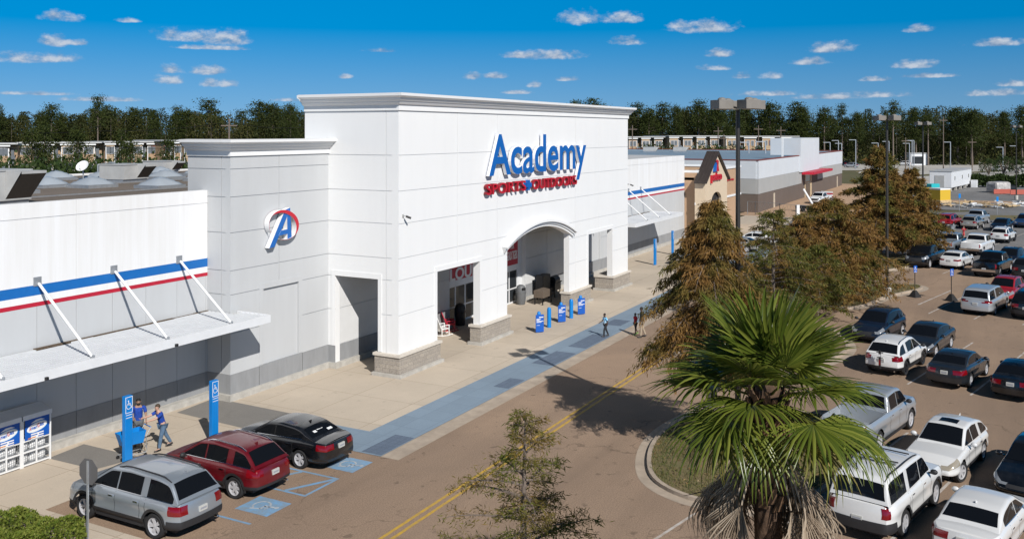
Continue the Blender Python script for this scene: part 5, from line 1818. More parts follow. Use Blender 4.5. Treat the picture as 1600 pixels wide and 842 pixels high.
m2 = car('parked_truck', 'pickup', 'silver', 'grey silver pickup truck behind the black pickup and white sedan', ref='RR', refpx=(1493, 396.5), head=HU, cat='pickup truck')
m3 = car('parked_truck', 'pickup', 'white', 'white pickup truck seen from behind in the middle of the far rows', ref='RR', refpx=(1537, 399), head=HU, cat='pickup truck')
m4 = car('parked_car', 'sedan', 'white', 'clean white sedan seen from behind between two black pickup trucks', ref='RR', refpx=(1505, 420.5), head=HU)
m5 = car('parked_truck', 'pickup', 'black', 'black pickup truck seen from behind beside the clean white sedan', ref='RR', refpx=(1563, 433), head=HU, cat='pickup truck')
m6 = car('parked_car', 'crossover', 'navy', 'dark SUV facing the camera behind the rear-facing black pickup', centre=tuple(cpos(m5) + LU * 5.9 - V2 * 0.1), head=HB, variant=1)
m7 = car('parked_car', 'suv', 'grey', 'dark grey SUV at the picture edge beside the black pickup', centre=tuple(cpos(m5) - V2 * 2.85), head=HU)
n1 = car('parked_car', 'suv', 'brightred', 'dark red SUV parked farthest left in the grey far lot', ref='RR', refpx=(1490, 357), head=HU, variant=1)
n2 = car('parked_car', 'crossover', 'gold', 'champagne coloured SUV between the red and the navy cars in the far lot', ref='RR', refpx=(1527.5, 358.8), head=HU)
n3 = car('parked_truck', 'pickup', 'bluesilver', 'pale blue pickup truck behind the red and champagne cars', centre=tuple(cpos(n1) + LU * 6.2 - V2 * 1.7), head=HU, cat='pickup truck')
n4 = car('parked_car', 'sedan', 'navy', 'navy sedan facing the camera beside the champagne SUV', centre=tuple(cpos(n2) - V2 * 3.3), head=HB)
n5 = car('parked_car', 'crossover', 'blue', 'blue SUV behind the navy sedan near the debris heap', centre=tuple(cpos(n2) - V2 * 4.6 + LU * 6.2), head=HB, variant=1)
n6 = car('driving_car', 'crossover', 'white', 'white compact SUV driving along the far aisle beside the woman in red', ref='RR', refpx=(1577, 380), head=HU, variant=2)
# in front of the farther shops
e1 = car('parked_car', 'crossover', 'white', 'white SUV parked nose in at the far wing behind the brown tree', centre=(81.8, 24.6), head=90, variant=1)
e2 = car('parked_car', 'sedan', 'white', 'white sedan glimpsed through the thin green tree by the pet shop', centre=(99.2, 23.6), head=90)
e3 = car('parked_car', 'sedan', 'gold', 'pale sedan nearest the paved island in front of the pet shop', centre=(93.6, 24.0), head=90)
e4 = car('driving_car', 'sedan', 'black', 'black sedan on the drive beyond the brown trees', centre=(105.2, 18.6), head=10)
e5 = car('parked_car', 'crossover', 'silver', 'silver SUV hidden behind the brown tree in front of the far wing', centre=(87.6, 24.3), head=90)

# white work truck with red striped load on the building site
wt = car('work_truck', 'pickup', 'white', 'white work truck with red and white striped boards across its back', centre=(163.5, 27.5), head=170, cat='truck')
sbm = MB()
for k in range(5):
    sbm.box(-3.05, -2.99, -1.0 + 0.0, 1.0, 0.55 + 0.26 * k, 0.55 + 0.26 * k + 0.24, k % 2)
sbm.build('striped_board', [M['plain_white'], M['red']], wt)
# bicycle rack on the white SUV
bk = empty('bicycle_rack', (0, 0, 0)); bk.location = b1.location; bk.rotation_euler = b1.rotation_euler
tag(bk, 'folded upright bicycle rack on the tow bar of the white SUV', 'bicycle rack')
rk = MB()
rk.tube([(-2.30, 0, 0.42), (-2.50, 0, 0.42), (-2.52, 0, 0.55)], 0.03, 6)
rk.box(-2.55, -2.49, -0.05, 0.05, 0.55, 1.30)
rk.tube([(-2.52, -0.16, 1.20), (-2.52, 0.16, 1.20)], 0.025, 6).tube([(-2.52, -0.14, 0.95), (-2.52, 0.14, 0.95)], 0.02, 6)
rk.build('frame', M['dark'], bk)
MB().box(-2.565, -2.552, -0.045, 0.045, 0.60, 0.85).build('reflector', CM['tail'], bk)
MB().box(-2.56, -2.552, -0.045, 0.045, 1.0, 1.12).build('label_plate', M['plain_white'], bk)
# stickers on the black sedan
stk = MB()
for (yy, xx, ww) in ((0.35, -1.62, 0.16), (0.05, -1.55, 0.3), (-0.35, -1.72, 0.25)):
    z = float(np.interp(xx, *smooth_gh(SPEC['sedan']['gh']))) + 0.025
    stk.add([(xx, yy - ww / 2, z), (xx + .1, yy - ww / 2, z + .045), (xx + .1, yy + ww / 2, z + .045), (xx, yy + ww / 2, z)], [(0, 1, 2, 3)])
stk.build('window_sticker', M['plain_white'], c3)

# far cars: small in the picture, built simply
random.seed(4)
FARS = []
cols = ['white', 'white', 'silver', 'black', 'lightsilver', 'grey', 'white', 'navy']
for (px, py) in ((1318, 249), (1326, 253), (1334, 248), (1322, 259), (1330, 262), (1343, 256), (1392, 251), (1400, 256), (1408, 252), (1412, 259), (1380, 254), (1500, 250.5), (1512, 249), (1492, 252), (1420, 255), (1436, 251), (1455, 249.5), (1345, 247), (1366, 251)):
    FARS.append(G(px, py))
hows = ['first row', 'second row', 'third row']
for i, p in enumerate(FARS):
    car('distant_car', random.choice(['sedan', 'crossover', 'suv']), cols[i % len(cols)], 'tiny distant %s car in the crowded lot before the pine wood' % {'lightsilver': 'pale silver', 'navy': 'dark blue', 'grey': 'dark grey'}.get(cols[i % len(cols)], cols[i % len(cols)]), centre=p, head=random.choice([-12, 168, 78, -102]) + random.uniform(-3, 3), detail=0, group='distant cars before the pine wood')
for i, (px, py) in enumerate(((1560, 268), (1580, 271), (1598, 269))):
    car('distant_car', 'suv', 'white', ['white vehicle behind the leafy shrub, first from the lawn', 'white vehicle in the middle of three behind the leafy shrub', 'white vehicle behind the shrub nearest the picture edge'][i], centre=G(px, py), head=80, detail=0, group='white vehicles behind the shrub')

# ---------------------------------------------------------------- lamp posts
def lamp_post(px, py, h, label, heads=4, s=1.0):
    x, y = G(px, py)
    t = empty('lamp_post', (x, y, 0), YAW + rad(12))
    tag(t, label, 'lamp post', 'tall shoebox lamp posts of the lot')
    MB().lathe([(0.30, 0), (0.30, 0.7), (0.26, 0.78)], 16).build('concrete_base', M['conc'], t, smooth=40)
    MB().tube([(0, 0, 0.78), (0, 0, h - 0.35)], [0.115 * s, 0.075 * s], 12).build('pole', M['bronze'], t, smooth=60)
    for k in range(heads):
        a = PI / 2 * k + rad(8)
        MB().tube([(0, 0, h - 0.30), (math.cos(a) * 0.42, math.sin(a) * 0.42, h - 0.22)], 0.04, 6).build('arm', M['bronze'], t)
        hd = MB().obox((math.cos(a) * 0.70, math.sin(a) * 0.70, h - 0.17), (0.62, 0.62, 0.34), a)
        hd.lathe([(0.16, 0), (0.15, 0.05), (0.09, 0.09), (0.001, 0.10)], 12, (math.cos(a) * 0.70, math.sin(a) * 0.70, h))
        hd.build('lamp_head', M['lampgrey'], t, bevel=0.015)
    return t


lamp_post(1153, 707, 13.2, 'nearest tall dark lamp post with boxy heads by the brown tree')
lamp_post(1386, 466, 13.2, 'dark lamp post rising in front of the tall conical trees')
lamp_post(1442, 367, 13.2, 'dark lamp post beside the work trailer and yellow stack')
lamp_post(1588, 312, 13.2, 'farthest dark lamp post near the picture edge by the hedge')


def far_light(px, ytop, d, label, wood=False):
    x, y = at(px, d)
    z = zat(ytop, d)
    t = empty('wooden_pole' if wood else 'street_light', (x, y, 0), YAW)
    if wood:
        tag(t, label, 'utility pole', 'wooden utility poles before the wood')
        MB().tube([(0, 0, 0), (0, 0, z)], [0.2, 0.13], 6).build('pole', M['bark'], t)
        MB().box(-0.1, 0.1, -1.3, 1.3, z - 1.2, z - 1.0).build('crossarm', M['bark'], t)
    else:
        tag(t, label, 'street light', 'pale street lights of the distant lots')
        MB().tube([(0, 0, 0), (0, 0, z)], 0.16, 6).build('pole', M['galv'], t)
        MB().obox((0, 1.1, z + 0.05), (0.45, 2.2, 0.18)).build('lamp_head', M['galv'], t)


for px, yt in ((1297, 223), (1310, 220), (1315, 224.5), (1337, 219), (1372, 224), (1389, 221.5), (1421, 224.5), (1425, 220.5), (1428, 220), (1485, 222.5), (1567, 230.5), (1588, 228.5)):
    far_light(px, yt, 300, 'pale street light standing among the distant parked cars')
for px, yt in ((1170, 223), (1196, 222), (1245, 222)):
    far_light(px, yt, 210, 'pale street light behind the unfinished store roof')
for px, yt, d in ((988, 196, 250), (1122, 199, 260), (1185, 196, 260), (1220, 198, 260), (1474, 183, 300), (1519, 217, 290), (1131, 210, 250), (1415, 215, 290), (358, 186, 150)):
    far_light(px, yt, d, 'wooden utility pole in front of the pine wood' if px > 400 else 'wooden utility pole behind the grey tower cornice', True)
# wires
for (pts, lab) in (([(-60, 202, 150), (150, 205, 150), (358, 191, 150), (480, 199, 160)], 'upper power line crossing in front of the left wood'),
                   ([(-60, 226, 130), (160, 229, 130), (340, 224, 130)], 'lower power line crossing above the left rooftops')):
    P3 = []
    for (a, b) in zip(pts[:-1], pts[1:]):
        for k in range(9):
            u = k / 8
            px, d = a[0] + (b[0] - a[0]) * u, a[2] + (b[2] - a[2]) * u
            q = at(px, d); P3.append((q[0], q[1], zat(a[1] + (b[1] - a[1]) * u, d) - 0.5 * math.sin(PI * u)))
    tag(MB().tube(P3, 0.028, 4).build('power_line', M['dark']), lab, 'power line')

# pole lamp behind the roof
x, y = at(153, 96)
t = empty('street_light', (x, y, 0), YAW); tag(t, 'single arm street light rising behind the satellite dish', 'street light')
MB().tube([(0, 0, 0), (0, 0, zat(257, 96))], 0.09, 8).build('pole', M['galv'], t)
MB().tube([(0, 0, zat(257, 96)), (0, -1.4, zat(254, 96))], 0.05, 6).obox((0, -1.5, zat(254, 96)), (0.25, 0.6, 0.12)).build('lamp_head', M['galv'], t)


# ---------------------------------------------------------------- blue posts, pick-up signs, bollards
def hc_post(px, py, h, label, hd, tilt=0):
    x, y = G(px, py)
    t = empty('accessible_parking_post', (x, y, 0.012), hd)
    tag(t, label, 'parking post', 'blue accessible parking posts')
    MB().box(-0.16, 0.16, -0.09, 0.09, 0, h).build('post', M['postblue'], t, bevel=0.015)
    s = MB()
    for a, b, c, d in ((-0.155, 0.155, h - 0.055, h - 0.035), (-0.155, 0.155, h - 0.62, h - 0.60), (-0.155, -0.135, h - 0.60, h - 0.055), (0.135, 0.155, h - 0.60, h - 0.055), (-0.14, 0.14, h - 0.80, h - 0.78), (-0.14, 0.14, h - 0.70, h - 0.68)):
        s.box(a, b, -0.095, -0.0905, c, d)
    wheelchair(s, (0.0, -0.094, h - 0.34), (1, 0, 0), (0, 0, 1), 0.38, (0, 0, 0))
    s.build('sign_face', M['plain_white'], t)
    return t


hc_post(199, 722, 2.42, 'blue accessible parking post standing before the two men with the cart', rad(0))
hc_post(334, 690, 2.38, 'blue accessible parking post standing between the red and black cars', rad(0))
hc_post(1023.5, 414, 2.35, 'blue accessible parking post nearest the far side of the entrance block', 0)
hc_post(1051, 398, 2.35, 'blue accessible parking post just behind the far white SUV', 0)
hc_post(1094, 372, 2.35, 'blue accessible parking post seen through the brown tree', 0)


def kiosk(px, py, label):
    x, y = G(px, py)
    t = empty('pickup_sign', (x, y, 0.008), rad(-42))
    tag(t, label, 'pickup sign', 'blue bollard signs along the entrance')
    MB().lathe([(0.115, 0), (0.115, 1.12), (0.10, 1.19), (0.06, 1.24), (0.001, 1.255)], 16).build('bollard', M['postblue'], t, smooth=50)
    p = MB().box(-0.26, 0.26, -0.165, -0.118, 0.04, 1.08)
    po = p.build('panel', M['kiosk'], t, bevel=0.008)
    q = MB()
    for (a, b, z, hh) in ((-0.06, 0.22, 0.90, 0.05), (-0.22, 0.06, 0.80, 0.035), (-0.22, -0.02, 0.74, 0.035), (-0.22, 0.22, 0.67, 0.035), (-0.22, 0.10, 0.61, 0.03), (-0.20, 0.0, 0.44, 0.02)):
        q.box(a, b, -0.170, -0.1655, z, z + hh)
    q.build('lettering', M['plain_white'], po)


def bollard(px, py, label):
    x, y = G(px, py)
    t = empty('bollard', (x, y, 0.008)); tag(t, label, 'bollard', 'plain blue bollards along the entrance')
    MB().lathe([(0.13, 0), (0.13, 1.10), (0.115, 1.17), (0.07, 1.22), (0.001, 1.24)], 18).build('sleeve', M['postblue'], t, smooth=50)


kiosk(842, 519, 'blue bollard sign nearest the camera in the entrance row')
kiosk(876.5, 503, 'middle blue bollard sign of the entrance row')
kiosk(907, 491, 'farthest blue bollard sign in front of the stone pier')
bollard(858, 511.5, 'plain blue bollard between the nearest and middle bollard signs')
bollard(892.5, 497, 'plain blue bollard between the middle and farthest bollard signs')

# black stand signs in the lot
for px, py, lab in ((1429.5, 464, 'small blue sign on a black rubber stand nearer the brown tree'), (1486.5, 470, 'small blue sign on a black rubber stand behind the silver minivan')):
    x, y = G(px, py)
    t = empty('stand_sign', (x, y, 0.01), rad(-35)); tag(t, lab, 'stand sign', 'blue signs on rubber stands')
    MB().add([(-.33, -.33, 0), (.33, -.33, 0), (.33, .33, 0), (-.33, .33, 0), (-.09, -.09, .48), (.09, -.09, .48), (.09, .09, .48), (-.09, .09, .48)],
             [(0, 3, 2, 1), (4, 5, 6, 7), (0, 1, 5, 4), (1, 2, 6, 5), (2, 3, 7, 6), (3, 0, 4, 7)]).build('rubber_base', M['rubber'], t)
    MB().tube([(0, 0, 0.48), (0, 0, 2.15)], 0.028, 8).build('post', M['dark'], t)
    b = MB().box(-0.17, 0.17, -0.05, -0.03, 1.78, 2.28).build('sign_plate', M['kiosk'], t)
    s = MB(); wheelchair(s, (0, -0.052, 2.06), (1, 0, 0), (0, 0, 1), 0.36, (0, 0, 0)); s.box(-0.13, 0.13, -0.0535, -0.0505, 1.82, 1.85)
    s.build('symbol', M['plain_white'], b)
for px, py, lab in ((1461, 372, 'thin grey sign post with a dark plate at the end of the far row'), (1499, 330, 'blue sign on a thin post before the debris heap'), (1558, 336, 'blue sign on a thin post at the end of the debris heap')):
    x, y = G(px, py)
    t = empty('post_sign', (x, y, 0), rad(-35)); tag(t, lab, 'post sign')
    MB().tube([(0, 0, 0), (0, 0, 2.6)], 0.035, 6).build('post', M['galv'], t)
    MB().box(-0.24, 0.24, -0.06, -0.036, 2.0, 2.65).build('sign_plate', M['dark'] if px < 1470 else M['postblue'], t)

# stop sign seen from behind
x, y = G(137, 848)
t = empty('stop_sign', (x, y, 0.10), rad(93)); tag(t, 'stop sign seen from its bare grey back beside the silver SUV', 'stop sign')
MB().box(-0.03, 0.03, -0.02, 0.02, 0, 2.30).build('post', M['galv'], t)
oc = [(0.37 * math.cos(rad(22.5 + 45 * k)) / math.cos(rad(22.5)), 1.98 + 0.37 * math.sin(rad(22.5 + 45 * k)) / math.cos(rad(22.5))) for k in range(8)]
pl2 = MB().prismY(oc, -0.030, -0.024)
pl2.build('plate', plain('bare_aluminium_plate', (0.16, 0.16, 0.165), 0.5, 0.5), t)
rf_ = MB().prismY([(p[0] * .98, 1.98 + (p[1] - 1.98) * .98) for p in oc], -0.036, -0.031).build('sign_face', M['red'], t)

# ---------------------------------------------------------------- propane cages against the wall
cagemesh = mat('cage_mesh', (0.42, 0.43, 0.43), 0.6, var=0.2, scale=30)
for i, (xr, lab) in enumerate(((22.12, 'white propane cage nearer the blue post, with gas cylinders inside'), (20.97, 'white propane cage cut by the picture edge'))):
    t = empty('propane_cage', (xr - 0.56, 31.0, 0.008)); tag(t, lab, 'propane cage', 'white propane cages by the wall')
    fr = MB()
    Wc, Dc, Hc = 1.08, 0.60, 1.84
    fx = Wc / 1.82
    for sx in (-1, 1):
        for yy in (0, Dc):
            fr.box(sx * Wc / 2 - 0.03, sx * Wc / 2 + 0.03, yy - 0.03, yy + 0.03, 0.0, Hc)
    for z in (0.06, 0.52, 0.92, 1.70, Hc - 0.03):
        fr.box(-Wc / 2 + 0.032, Wc / 2 - 0.032, -0.025, 0.025, z - 0.025, z + 0.025)
        fr.box(-Wc / 2 + 0.032, Wc / 2 - 0.032, Dc - 0.02, Dc + 0.02, z - 0.02, z + 0.02)
        for sx in (-1, 1): fr.box(sx * Wc / 2 - 0.02, sx * Wc / 2 + 0.02, 0.032, Dc - 0.032, z - 0.02, z + 0.02)
    fr.box(-0.025, 0.025, -0.024, 0.024, 0.09, 0.92)
    fr.build('frame', M['plain_white'], t)
    gr = MB()
    for k in range(14):
        xx = -Wc / 2 + Wc * (k + .5) / 14
        gr.box(xx - 0.004, xx + 0.004, -0.004, 0.004, 0.06, 0.92)
    for k in range(10):
        gr.box(-Wc / 2, Wc / 2, 0.005, 0.012, 0.1 + 0.085 * k, 0.108 + 0.085 * k)
    gr.build('wire_mesh', M['galv'], t)
    top = MB().add([(-Wc / 2 - .05, -.06, Hc + .01), (Wc / 2 + .05, -.06, Hc + .01), (Wc / 2 + .05, Dc + .05, Hc + .18), (-Wc / 2 - .05, Dc + .05, Hc + .18),
                    (-Wc / 2 - .05, -.06, Hc - .16), (Wc / 2 + .05, -.06, Hc - .16)], [(0, 1, 2, 3), (4, 5, 1, 0)])
    top.build('top', M['alu'], t)
    pn = MB().box(-Wc / 2 + 0.07, Wc / 2 - 0.07, -0.055, -0.030, 0.96, 1.72).build('panel', M['kiosk'], t)
    sw = MB()
    # swoosh, ellipse, name, lines of print
    n_ = 24
    el_ = [(0.70 * math.cos(2 * PI * k / n_), 1.40 + 0.19 * math.sin(2 * PI * k / n_) + 0.05 * math.cos(2 * PI * k / n_)) for k in range(n_)]
    sw.add([(a, -0.0575, b) for a, b in el_], [tuple(range(n_))], 1)
    el2 = [(0.67 * math.cos(2 * PI * k / n_) - .02, 1.40 + 0.165 * math.sin(2 * PI * k / n_) + 0.05 * math.cos(2 * PI * k / n_)) for k in range(n_)]
    sw.add([(a, -0.0595, b) for a, b in el2], [tuple(range(n_))], 0)
    sw.add([(x_, -0.058, z_) for x_, z_ in [(-0.45, 1.56), (-0.1, 1.66), (0.25, 1.66), (0.5, 1.60), (0.2, 1.60), (-0.1, 1.58)]], [(0, 1, 2, 3, 4, 5)], 0)
    sw.box(-Wc / 2 + 0.12, Wc / 2 - 0.12, -0.0600, -0.0560, 0.99, 1.19, 0)
    for k, (a, b) in enumerate(((-0.62, 0.0), (0.1, 0.62), (-0.62, -0.1), (0.05, 0.5))):
        sw.box(a, b, -0.062, -0.0602, 1.11 - 0.08 * (k // 2), 1.145 - 0.08 * (k // 2), 2 if k != 2 else 4)
    tA = text_mb('A', -0.54, -0.42, 1.31, 1.46, -0.064, 0.003, offset=0.03); sw.add(tA.v, tA.f, 3)
    tB = text_mb('meri', -0.41, -0.02, 1.33, 1.46, -0.064, 0.003, offset=0.03); sw.add(tB.v, tB.f, 2)
    tC = text_mb('G', 0.0, 0.14, 1.36, 1.51, -0.064, 0.003, offset=0.03); sw.add(tC.v, tC.f, 3)
    tD = text_mb('as', 0.16, 0.42, 1.39, 1.50, -0.064, 0.003, offset=0.03); sw.add(tD.v, tD.f, 2)
    sw.v = [(a_ * (fx if abs(a_) < 0.72 else 0.62), b_, c_ - 0.05) for a_, b_, c_ in sw.v]
    orange = plain('orange_print', (0.6, 0.2, 0.03), 0.6) if i == 0 else bpy.data.materials['orange_print']
    sw.build('lettering', [M['plain_white'], M['postblue'], M['kiosk'], M['red'], orange], pn)
    for r_ in range(2):
        for k in range(3):
            cx = -0.345 + 0.345 * k; zz = 0.09 + 0.44 * r_
            g = tag(MB().lathe([(0.10, 0.0), (0.145, 0.03), (0.155, 0.10), (0.155, 0.22), (0.13, 0.28), (0.06, 0.31)], 14).lathe([(0.10, 0.31), (0.10, 0.38)], 10).build('gas_cylinder', M['plain_white'], None, smooth=50, loc=(xr - 0.56 + cx, 31.26, 0.008 + zz)),
                    'white gas cylinder standing on the %s shelf of a propane cage' % ('lower', 'upper')[r_], 'gas cylinder', 'gas cylinders in the cages')
    sh = MB().box(-Wc / 2 + .03, Wc / 2 - .03, 0.03, Dc - .03, 0.05, 0.088).box(-Wc / 2 + .03, Wc / 2 - .03, 0.03, Dc - .03, 0.49, 0.528)
    sh.build('shelf', M['galv'], t)

# ---------------------------------------------------------------- entrance things
def bin_(px, py, lab, Y=None):
    x, y = G(px, py)
    t = empty('trash_can', (x, y, 0.008)); tag(t, lab, 'trash can', 'grey trash cans by the doors')
    MB().lathe([(0.27, 0), (0.30, 0.05), (0.34, 0.80), (0.36, 0.82), (0.36, 0.88), (0.33, 0.90)], 24).build('bin', M['bingrey'] if px > 750 else M['dark'], t, smooth=40)
    d = MB().lathe([(0.34, 0.90), (0.33, 1.10), (0.27, 1.28), (0.14, 1.36), (0.001, 1.38)], 24)
    d.build('lid', M['bingrey'] if px > 750 else M['dark'], t, smooth=50)
    MB().obox((-0.14, -0.285, 1.10), (0.30, 0.05, 0.18), rad(-25)).build('flap', M['dark'], t)


bin_(814, 475.5, 'grey domed trash can beside the sliding doors under the arch')
bin_(719, 508, 'dark domed trash can seen through the square opening')


def grill(x, y, rz, lab, big):
    t = empty('patio_grill' if big else 'storage_bench', (x, y, 0.008), rz); tag(t, lab, 'grill' if big else 'bench')
    if big:
        MB().box(-0.65, 0.65, -0.32, 0.32, 0.45, 1.0).build('cabinet', M['plain_black'], t, bevel=0.02)
        MB().tube([(-0.5, 0, 1.15), (0.5, 0, 1.15)], 0.32, 16).build('lid', M['plain_black'], t, smooth=50)
        for sx in (-0.58, 0.58):
            for sy in (-0.26, 0.26): MB().box(sx - .03, sx + .03, sy - .03, sy + .03, 0, 0.448).build('leg', M['plain_black'], t)
        MB().box(0.66, 1.05, -0.28, 0.28, 0.94, 0.98).build('side_shelf', M['plain_black'], t)
    else:
        MB().box(-0.75, 0.75, -0.38, 0.38, 0.48, 0.98).build('chest', mat('wicker_brown', (0.13, 0.10, 0.075), 0.8, var=0.3, scale=40), t, bevel=0.02)
        for sx in (-0.68, 0.68):
            for sy in (-0.3, 0.3): MB().box(sx - .035, sx + .035, sy - .035, sy + .035, 0, 0.478).build('leg', M['plain_black'], t)


x, y = G(850, 474); grill(x, 28.6, 0, 'brown wicker storage chest on legs under the arch', False)
grill(62.4 - 0.9, 29.2, 0.1, 'tall black patio grill in the deep shade of the arch', True)
# black display stands
t = empty('display_stand', (60.0, 29.35, 0.008)); tag(t, 'black upright display cabinet against the wall under the arch', 'display stand')
MB().box(-0.6, 0.6, -0.3, 0.3, 0.75, 1.75).build('cabinet', M['plain_black'], t, bevel=0.02)
for sx in (-.5, .5):
    for sy in (-.22, .22): MB().box(sx - .04, sx + .04, sy - .04, sy + .04, 0, 0.748).build('leg', M['plain_black'], t)
t = empty('folded_swing_frame', (61.9, 28.4, 0.008)); tag(t, 'thin dark leaning metal frame beside the stone pier', 'metal frame')
MB().tube([(-0.5, 0, 0), (0.1, 0.1, 1.7), (0.5, 0.1, 1.7), (0.15, 0, 0)], 0.03, 6).tube([(-0.2, 0.05, 0.9), (0.35, 0.05, 0.9)], 0.025, 6).tube([(-0.05, -0.5, 0), (0.2, 0.1, 1.5)], 0.025, 6).build('frame', M['plain_black'], t)


def lawn_chair(x, y, rz, m, lab):
    t = empty('rocking_chair', (x, y, 0.01), rz); tag(t, lab, 'chair', 'chairs on show in the square opening')
    MB().box(-.28, .28, -.28, .25, .40, .45).build('seat', m, t)
    MB().add([(-.28, .22, .45), (.28, .22, .45), (.26, .50, 1.15), (-.26, .50, 1.15), (-.28, .26, .45), (.28, .26, .45), (.26, .54, 1.15), (-.26, .54, 1.15)],
             [(0, 1, 2, 3), (5, 4, 7, 6), (0, 3, 7, 4), (1, 5, 6, 2), (3, 2, 6, 7), (0, 4, 5, 1)]).build('backrest', m, t)
    for s_ in (-.3, .3):
        MB().tube([(s_, -.5, .09), (s_, -.2, .03), (s_, .2, .03), (s_, .55, .10)], .025, 6).build('rocker', m, t)
        MB().box(s_ - .03, s_ + .03, -.28, .26, .62, .66).build('armrest', m, t)
        for yy in (-.25, .22): MB().box(s_ - .022, s_ + .022, yy - .022, yy + .022, .03, .62).build('leg', m, t)


x, y = G(692, 524); lawn_chair(x, y, rad(60), M['plain_white'], 'white rocking chair at the edge of the square opening')
x, y = G(703, 517); lawn_chair(x, y, rad(40), M['red'], 'red rocking chair behind the white one in the square opening')

# ---------------------------------------------------------------- building site and yard
def fence_line(pts, h, label):
    t = empty('chain_link_fence', (*pts[0], 0)); tag(t, label, 'fence', 'chain link fence runs')
    o = Vector((*pts[0], 0))
    for a, b in zip(pts[:-1], pts[1:]):
        a, b = Vector((*a, 0)) - o, Vector((*b, 0)) - o
        n = max(1, int((b - a).length / 3.0))
        for k in range(n + 1):
            p = a + (b - a) * k / n
            MB().tube([p, p + Vector((0, 0, h))], 0.04, 6).build('post', M['galv'], t)
        MB().tube([a + Vector((0, 0, h)), b + Vector((0, 0, h))], 0.03, 5).build('rail', M['galv'], t)
        w_ = MB()
        d = b - a; L_ = d.length; d.normalize()
        step = 0.7
        for k in range(int(L_ / step)):
            for sg_ in (1, -1):
                s0 = k * step if sg_ > 0 else k * step + h * .5
                p0 = a + d * min(L_, s0); p1 = a + d * min(L_, max(0, s0 + sg_ * h * 0.5)) + Vector((0, 0, h))
                w_.add([p0, p0 + d * 0.02, p1 + d * 0.02, p1], [(0, 1, 2, 3)])
        w_.build('wire_mesh', M['galv'], t)


fence_line([G(1168, 335), G(1180, 336), G(1218, 339), G(1243, 342)], 1.9, 'chain link fence in front of the new store corner')
fence_line([G(1243, 342), G(1262, 343), G(1300, 348), G(1330, 350)], 1.9, 'chain link fence running on behind the brown trees')
# mast lift trailer
x, y = G(1262, 331)
t = empty('boom_lift', (x, y, 0), rad(70)); tag(t, 'white folded boom lift trailer standing inside the fence', 'boom lift')
MB().box(-1.6, 1.6, -0.7, 0.7, 0.5, 0.9).build('chassis', M['dark'], t)
MB().tube([(-1.0, 0, 0.9), (0.6, 0.2, 3.4)], 0.17, 8).build('boom', M['plain_white'], t)
for sx in (-1, 1):
    MB().lathe([(0.35, -0.12), (0.35, 0.12)], 14, (0.3, sx * 0.85, 0.35), axis='Y').build('wheel', M['rubber'], t)
x, y = G(1286, 347)
t = empty('wire_crate', (x, y, 0), rad(15)); tag(t, 'grey square mesh crate panel beside the boom lift', 'crate')
MB().box(-1.7, 1.7, -0.05, 0.05, 0.1, 2.3).build('panel', M['galv'], t)
for sx in (-1.7, 1.7): MB().tube([(sx, 0, 0), (sx, 0, 2.4)], 0.06, 6).build('post', M['galv'], t)
x, y = G(1247, 343)
t = empty('access_board', (x, y, 0), rad(-30)); tag(t, 'narrow white upright board with marks by the fence', 'board')
MB().box(-0.28, 0.28, -0.04, 0.04, 0.1, 2.0).build('panel', M['plain_white'], t)
for sx in (-.25, .25): MB().tube([(sx, 0.06, 0), (sx, 0.06, 2.1)], 0.03, 6).build('post', M['galv'], t)

# site trailer
pA, pB = Vector(G(1487, 299.5)), Vector(G(1518, 292))
pC = Vector(G(1455, 298))
t = empty('site_trailer', (*((pA + pB) / 2), 0), math.atan2(*(pB - pA).yx)); tag(t, 'long white site office trailer on blocks past the parked cars', 'trailer')
Lt = (pB - pA).length; Wt = 4.2
MB().box(-Lt / 2, Lt / 2, 0, Wt, 0.75, 4.0).build('body', M['alu'], t, bevel=0.05)
MB().box(-Lt / 2 - .1, Lt / 2 + .1, -.1, Wt + .1, 4.002, 4.15).build('roof', M['hvac'], t)
for xx in (-Lt * .36, 0, Lt * .33):
    wo = MB().box(xx - .4, xx + .4, -.04, -.003, 2.1, 3.1).build('window', M['plain_white'], t)
    MB().box(xx - .3, xx + .3, -.055, -.042, 2.2, 3.0).build('pane', M['shopglass'], wo)
MB().box(-Lt / 2 - .05, -Lt / 2 - .003, 1.4, 3.2, 0.8, 3.2).build('door', M['hvac'], t)
for xx in np.linspace(-Lt / 2 + .6, Lt / 2 - .6, 5):
    MB().box(xx - .25, xx + .25, 0.1, 0.6, 0, 0.748).build('block', M['conc'], t)
MB().box(Lt / 2 - 2.5, Lt / 2 - .8, -1.4, -.3, 0, 1.6).build('air_unit', M['alu'], t)

timber = mat('stacked_timber', (0.55, 0.40, 0.22), 0.85, var=0.2, scale=3)
ylw = plain('yellow_wrap', (0.62, 0.40, 0.03), 0.6)
for px, py, s, lab in ((1452, 314, (2.6, 2.2, 2.3), 'yellow wrapped stack of boards with red print half behind the tall tree'), (1468.5, 316, (2.6, 2.2, 2.2), 'yellow wrapped stack of boards with a white top edge')):
    x, y = G(px, py)
    t = empty('board_stack', (x, y, -0.02), rad(-35)); tag(t, lab, 'board stack', 'yellow wrapped board stacks')
    MB().box(-s[0] / 2, s[0] / 2, -s[1] / 2, s[1] / 2, 0.45, s[2]).build('wrapped_boards', ylw, t)
    MB().box(-s[0] / 2 - .1, s[0] / 2 + .1, -s[1] / 2 - .1, s[1] / 2 + .1, 0.0, 0.448).build('pallet', timber, t)
    if px < 1460:
        q = MB()
        for k in range(6): q.box(-1.1 + .36 * k, -.9 + .36 * k, -s[1] / 2 - .02, -s[1] / 2 - .002, 1.0 + .2 * (k % 3), 1.5 + .2 * (k % 3))
        q.build('print', M['red'], t)
    else: MB().box(-s[0] / 2, s[0] / 2, -s[1] / 2 - .02, s[1] / 2, s[2] + .002, s[2] + .25).build('cover', M['plain_white'], t)
